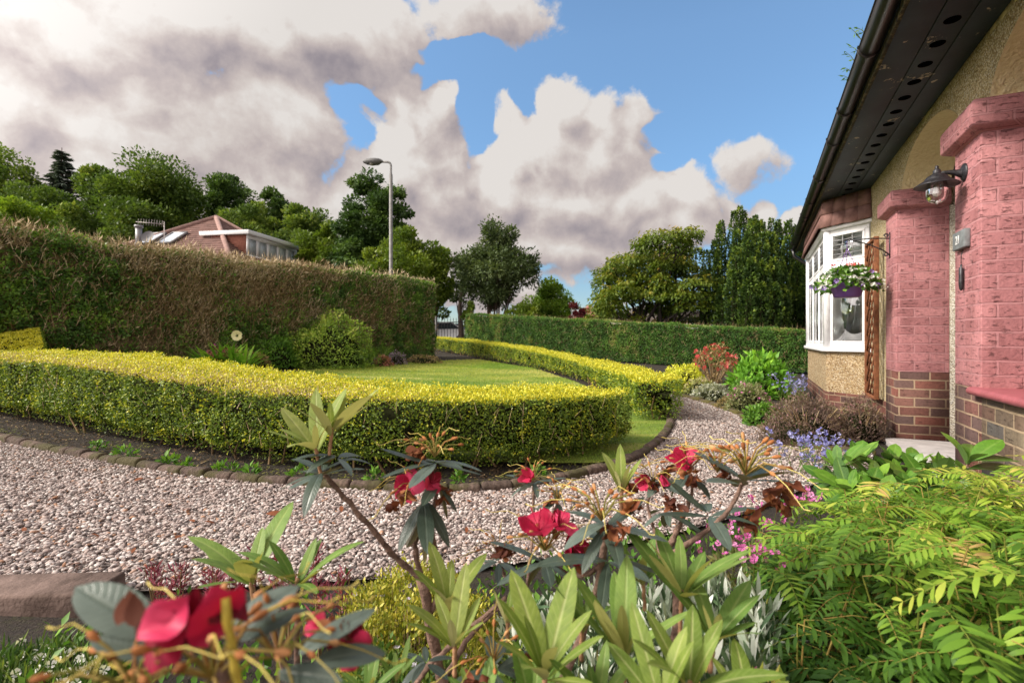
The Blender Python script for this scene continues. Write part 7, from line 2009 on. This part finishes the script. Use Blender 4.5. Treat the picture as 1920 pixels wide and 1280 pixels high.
# ---- ferny yellow green shrub (pinnate leaves)
def pinnate_shrub():
    root = thing('sorbaria', 'feathery shrub of yellow green pinnate leaves by the brick parapet', 'shrub', (1.1, 1.15, 0))
    M_PIN = mat_leaf('pinnate_leaf', [(0, (.035, .095, .012)), (.35, (.085, .19, .022)), (.6, (.17, .32, .032)), (.82, (.34, .48, .055)), (.96, (.56, .58, .10)), (1, (.62, .42, .16))], .35, .5, .3, gain=.9)
    poly = np.array([(.36, .56), (.50, .95), (.60, 1.28), (.80, 1.62), (1.25, 1.80), (1.75, 1.82), (2.15, 1.35), (1.9, .95), (1.2, .55), (.7, .42)])
    N = 1150; P = []
    while len(P) < N:
        q = np.array([random.uniform(.3, 2.2), random.uniform(.4, 1.9)])
        if in_poly(q[None], poly)[0] and q[0] < q[1] * 1.12 + .2: P.append(q)
    P = np.array(P)
    Pl, Yl, Nl, Ll, rl, rach = [], [], [], [], [], []
    edge = np.min(np.linalg.norm(P[:, None] - resample(np.r_[poly, poly[:1]], 120)[None], axis=2), 1)
    stems = {}
    for q, ed in zip(P, edge):
        lay = rng.random() ** 1.6
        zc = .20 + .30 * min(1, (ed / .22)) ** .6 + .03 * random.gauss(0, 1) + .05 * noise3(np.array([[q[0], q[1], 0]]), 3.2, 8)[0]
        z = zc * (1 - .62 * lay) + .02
        a = random.choice([random.uniform(1.8, 5.0), random.uniform(0, 6.3)])     # mostly towards the open side and the viewer
        L = random.uniform(.10, .195); d0 = unit(np.array([cos(a), sin(a) * .9, random.uniform(.05, .55)])); dro = random.uniform(.25, .75)
        b = np.array([q[0], q[1], z]) - d0 * L * .45
        m = random.choice([8, 9, 10, 11]); ts = np.linspace(.16, .94, m)
        curve = lambda t: b + d0 * L * t + np.array([0, 0, -dro * L * t * t])
        tang = lambda t: unit(d0 + np.array([0, 0, -2 * dro * t]))
        rach.append(([curve(t) for t in (0, .33, .66, 1)], [.0011, .0009, .0007, .0004], .75 * random.random()))
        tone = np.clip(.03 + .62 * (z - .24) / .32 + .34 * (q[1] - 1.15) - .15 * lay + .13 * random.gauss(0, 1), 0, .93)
        if random.random() < .02: tone = 1.0
        for t in ts:
            c_, T = curve(t), tang(t); side = unit(np.cross(T, U)); nn = np.cross(side, T)
            for s in (-1, 1):
                Pl.append(c_); Yl.append(side * s * .92 + T * .52 + nn * random.gauss(.05, .16)); Nl.append(nn + side * random.gauss(0, .25)); Ll.append(L * .29 * sin(pi * (.18 + .68 * t)) ** .6 * random.uniform(.85, 1.1)); rl.append(np.clip(tone + .07 * random.gauss(0, 1) + .12 * (t - .5), 0, 1))
        Pl.append(curve(.97)); Yl.append(tang(1)); Nl.append(nn); Ll.append(L * .26); rl.append(tone)
        k = (int(q[0] / .22), int(q[1] / .22)); stems.setdefault(k, []).append(b)
    Ll = np.array(Ll)
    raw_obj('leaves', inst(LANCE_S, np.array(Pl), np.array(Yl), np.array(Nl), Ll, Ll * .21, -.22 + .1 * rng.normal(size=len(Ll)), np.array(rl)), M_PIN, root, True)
    M_RACH = mat_ramp('leaf_stalk', [(0, (.16, .20, .03)), (.5, (.30, .22, .06)), (1, (.26, .09, .04))], .7)
    raw_obj('leaf_stalks', tube_raw(rach, 4), M_RACH, root)
    L = []
    for k, bs in stems.items():
        c = np.array([(k[0] + .5) * .22, (k[1] + .5) * .22, .0])
        for e in bs[::2]: L.append(([c, c + (e - c) * [.5, .5, .7], e], [.003, .0024, .0013], .6 * random.random()))
    raw_obj('canes', tube_raw(L, 5), M_RACH, root)
pinnate_shrub()

# ---- silvery ground plant, pink flowers, small mounds
def tuft_field(name, label, cat, spots, mat, n, L, W_, spread, seed, up=1.0, flowers=None, bend=-.25, stems=True):
    """spots: (px, py, d, hw px, top z)"""
    p0 = pt(*spots[0][:3]); root = thing(name, label, cat, (p0[0], p0[1], gz(p0[0], p0[1])))
    P, Y, Nn, FP, ST = [], [], [], [], []
    for px, py, d, hw, h in spots:
        c = pt(px, py, d); R = S(hw, d); g0 = gz(c[0], c[1]); z0 = c[2]
        for _ in range(n):
            a, q = random.random() * 6.3, sqrt(random.random())
            b = np.array([c[0] + cos(a) * q * R, c[1] + sin(a) * q * R, 0]); b[2] = g0 + (z0 - g0) * (.25 + .75 * random.random()) * (1 - .3 * q * q) - L * .3
            ST.append(b)
            for _k in range(7):
                P.append(b + np.array([0, 0, random.uniform(-.6, .4) * L])); o = np.array([cos(a) * q * .4, sin(a) * q * .4, up]) + rng.normal(size=3) * spread; Y.append(o); Nn.append(rng.normal(size=3) + [0, -.2, .4])
        if flowers:
            fm, fn, fs, tp, rise = flowers
            for _ in range(fn):
                a, q = random.random() * 6.3, sqrt(random.random()); FP.append(np.array([c[0] + cos(a) * q * R * 1.05, c[1] + sin(a) * q * R, z0 + rise * random.uniform(-.4, 1.2)]))
    P, Y, Nn = np.array(P), np.array(Y), np.array(Nn); n_ = len(P)
    raw_obj('leaves', inst(LANCE_S, P, Y, Nn, L * (.6 + .7 * rng.random(n_)), W_, bend * rng.random(n_)), mat, root)
    if stems: raw_obj('plant_stems', tube_raw([([np.array([b[0], b[1], gz(b[0], b[1])]), b + [0, 0, L * .4]], [.002, .0012], random.random()) for b in ST[::2]], 4), M_STEMG, root)  # thin stems below the tufts
    if FP:
        FP = np.array(FP); raw_obj('blossoms', inst(tp, FP, rand_dirs(len(FP)), rand_dirs(len(FP)) * .7 + [0, -.7, .6], fs, fs, 0), fm, root)
        raw_obj('stem_sprays', tube_raw([([p - np.array([random.gauss(0, .01), 0, rise + .05]), p], [.0012, .0009], .5) for p in FP], 3), M_STEMG, root)
    return root
M_SIL = mat_leaf('silver_leaf', [(0, (.05, .10, .045)), (.35, (.12, .19, .09)), (.6, (.40, .46, .36)), (1, (.74, .77, .70))], .15, .6)
tuft_field('silver_plant', 'silvery white edged narrow leaved ground plant under the red rhododendron', 'plant', [(1230, 1100, 1.25, 70, 0), (1310, 1110, 1.2, 80, 0), (1390, 1130, 1.1, 70, 0), (1340, 1190, 1.0, 90, 0), (1410, 1230, .95, 70, 0), (1180, 1060, 1.4, 70, 0), (1010, 1090, 1.35, 70, 0), (1270, 1220, .95, 80, 0), (1120, 1120, 1.2, 80, 0), (1440, 1190, 1.0, 60, 0), (1360, 1060, 1.3, 60, 0), (1290, 1050, 1.4, 60, 0), (1420, 1100, 1.15, 50, 0)], M_SIL, 62, .055, .0095, .42, 1)
tuft_field('pink_silene', 'magenta pink small flowers among fine foliage beside the ferny shrub', 'flower', [(1390, 1000, 1.6, 60, 0), (1450, 960, 1.75, 60, 0), (1350, 1020, 1.6, 50, 0), (1430, 1050, 1.35, 60, 0), (1500, 940, 1.8, 40, 0)], lm('silene_leaf', (.06, .08, .03), (.13, .15, .05), (.22, .17, .09)), 34, .034, .008, .6, 2, .8, (M_PINKF, 16, .021, FL5, .03))
M_HEB = lm('fine_yellow_leaf', (.10, .13, .014), (.24, .25, .03), (.44, .38, .07))
def fine_mound(label, spots, mat, n, L, flowers, name='thyme_mound', cat='plant'):
    p0 = pt(*spots[0][:3]); root = thing(name, label, cat, (p0[0], p0[1], gz(p0[0], p0[1])))
    Ps, Ns, co = [], [], []
    for px, py, d, hw in spots:
        c = pt(px, py, d); R = S(hw, d); g0 = gz(c[0], c[1]); H = max(.05, c[2] - g0)
        dr = rand_dirs(n * 2); dr = dr[dr[:, 2] > -.1][:n]; nz = noise3(dr * 4 + px, 1, 5, 3)
        Ps.append(np.array([c[0], c[1], g0]) + dr * [R, R, H] * ((.62 + .65 * nz) * (.75 + .3 * rng.random(len(dr))))[:, None]); Ns.append(dr)
    P, Nn = np.concatenate(Ps), np.concatenate(Ns)
    raw_obj('foliage', leaves_on(P, Nn, L, .45, .6, .7, RHOMB), mat, root)
    k = rng.choice(len(P), len(P) // 14); raw_obj('plant_stems', tube_raw([([P[i] * [1, 1, 0] + [0, 0, gz(P[i][0], P[i][1])], P[i]], [.0016, .0008], random.random()) for i in k[:700]], 3), M_TWIG, root)  # fine stems from the ground up to the leaves
    fm, fn, fs = flowers; k = rng.choice(len(P), fn)
    raw_obj('blossoms', inst(FL5, P[k] + Nn[k] * L * .8, rand_dirs(fn), Nn[k] + [0, -.5, .3], fs, fs, 0), fm, root)
    return root
fine_mound('fine leaved yellow green mound with tiny lilac flowers at the gravel edge', [(770, 1050, 1.75, 80), (700, 1090, 1.6, 75), (830, 1080, 1.6, 80), (880, 1110, 1.5, 70), (760, 1130, 1.45, 90), (690, 1150, 1.4, 60), (860, 1170, 1.3, 80)], M_HEB, 2200, .016, (M_LILAC, 110, .014))
fine_mound('dark green fine foliage with lilac flowers below the rhododendron stems', [(720, 1210, 1.2, 80), (800, 1230, 1.15, 80), (680, 1260, 1.1, 60), (880, 1260, 1.05, 80), (960, 1230, 1.1, 80)], lm('fine_green_leaf', (.03, .07, .014), (.07, .13, .02), (.17, .20, .04)), 1500, .022, (M_LILAC, 60, .016), 'veronica_mound')
fine_mound('low mixed foliage with reddish tips below the silvery plant', [(1380, 1265, .92, 70), (1450, 1275, .86, 70), (1320, 1290, .86, 70)], lm('tipped_leaf', (.06, .12, .02), (.20, .28, .04), (.40, .40, .07), (.46, .22, .12)), 700, .03, (M_PINKF, 8, .014), 'mixed_mound')
M_DRED = lm('dark_red_leaf', (.06, .012, .022), (.17, .03, .055), (.28, .08, .11))
for i, (px, py, d) in enumerate([(475, 1030, 1.7), (405, 1040, 1.7), (520, 1040, 1.65), (590, 1020, 1.75), (395, 1075, 1.55), (440, 1075, 1.55), (300, 1095, 1.6), (335, 1065, 1.7), (540, 1085, 1.5), (600, 1100, 1.45), (640, 1075, 1.6), (290, 1060, 1.75)]):
    c = pt(px, py, d); g0 = gz(c[0], c[1]); H = max(.08, c[2] - g0)
    o = thing('red_sedum', 'small dark red spiky plant by the gravel behind the blurred rhododendron', 'plant', (c[0], c[1], g0), 0, 'dark red spiky plants by the gravel')
    n_ = 90; t = .45 + .55 * rng.random(n_); a = rng.random(n_) * 6.3
    raw_obj('leaves', inst(RHOMB, np.array([c[0], c[1], g0]) + np.c_[rng.normal(size=n_) * .012, rng.normal(size=n_) * .012, t * H], np.c_[np.cos(a), np.sin(a), .9 * np.ones(n_)], rand_dirs(n_), .030, .006, 0), M_DRED, o)
    raw_obj('plant_stems', tube_raw([([np.array([c[0], c[1], g0]), np.array([c[0] + random.gauss(0, .012), c[1] + random.gauss(0, .012), g0 + H])], [.003, .0015], .2) for _ in range(4)], 4), M_TWIG, o)  # short stems that the leaves sit on
tuft_field('candytuft', 'white candytuft with narrow green leaves before the brown kerb slab', 'flower', [(60, 1235, 1.45, 60, 0), (130, 1225, 1.5, 60, 0), (30, 1275, 1.35, 60, 0), (110, 1270, 1.36, 60, 0), (170, 1262, 1.38, 50, 0), (-30, 1250, 1.4, 60, 0)], lm('candytuft_leaf', (.02, .05, .010), (.05, .10, .018), (.13, .17, .035)), 46, .055, .005, .5, 4, 1.0, (M_WHITEF, 12, .024, FL4, .02))
# leafy ground cover that hides the soil of the bed in front
P = []
while len(P) < 5200:
    q = np.array([random.uniform(-2.2, 3.0), random.uniform(.5, 3.6)])
    if q[1] < np.interp(q[0], NEAR[:, 0], NEAR[:, 1]) - .10 and abs(q[0]) < q[1] * 1.1 + .3 and noise3(np.array([[q[0], q[1], 0]]), 3.0, 77, 2)[0] > .45 and not (q[0] < -1.2 and q[1] > 1.55): P.append((q[0], q[1], gz(*q) + random.random() ** 2 * .09))
P = np.array(P); tag(raw_obj('ground_foliage', leaves_on(P, np.tile([0, 0, 1.], (len(P), 1)), .034, .5, .6, .5), M_WEED), kind='stuff')
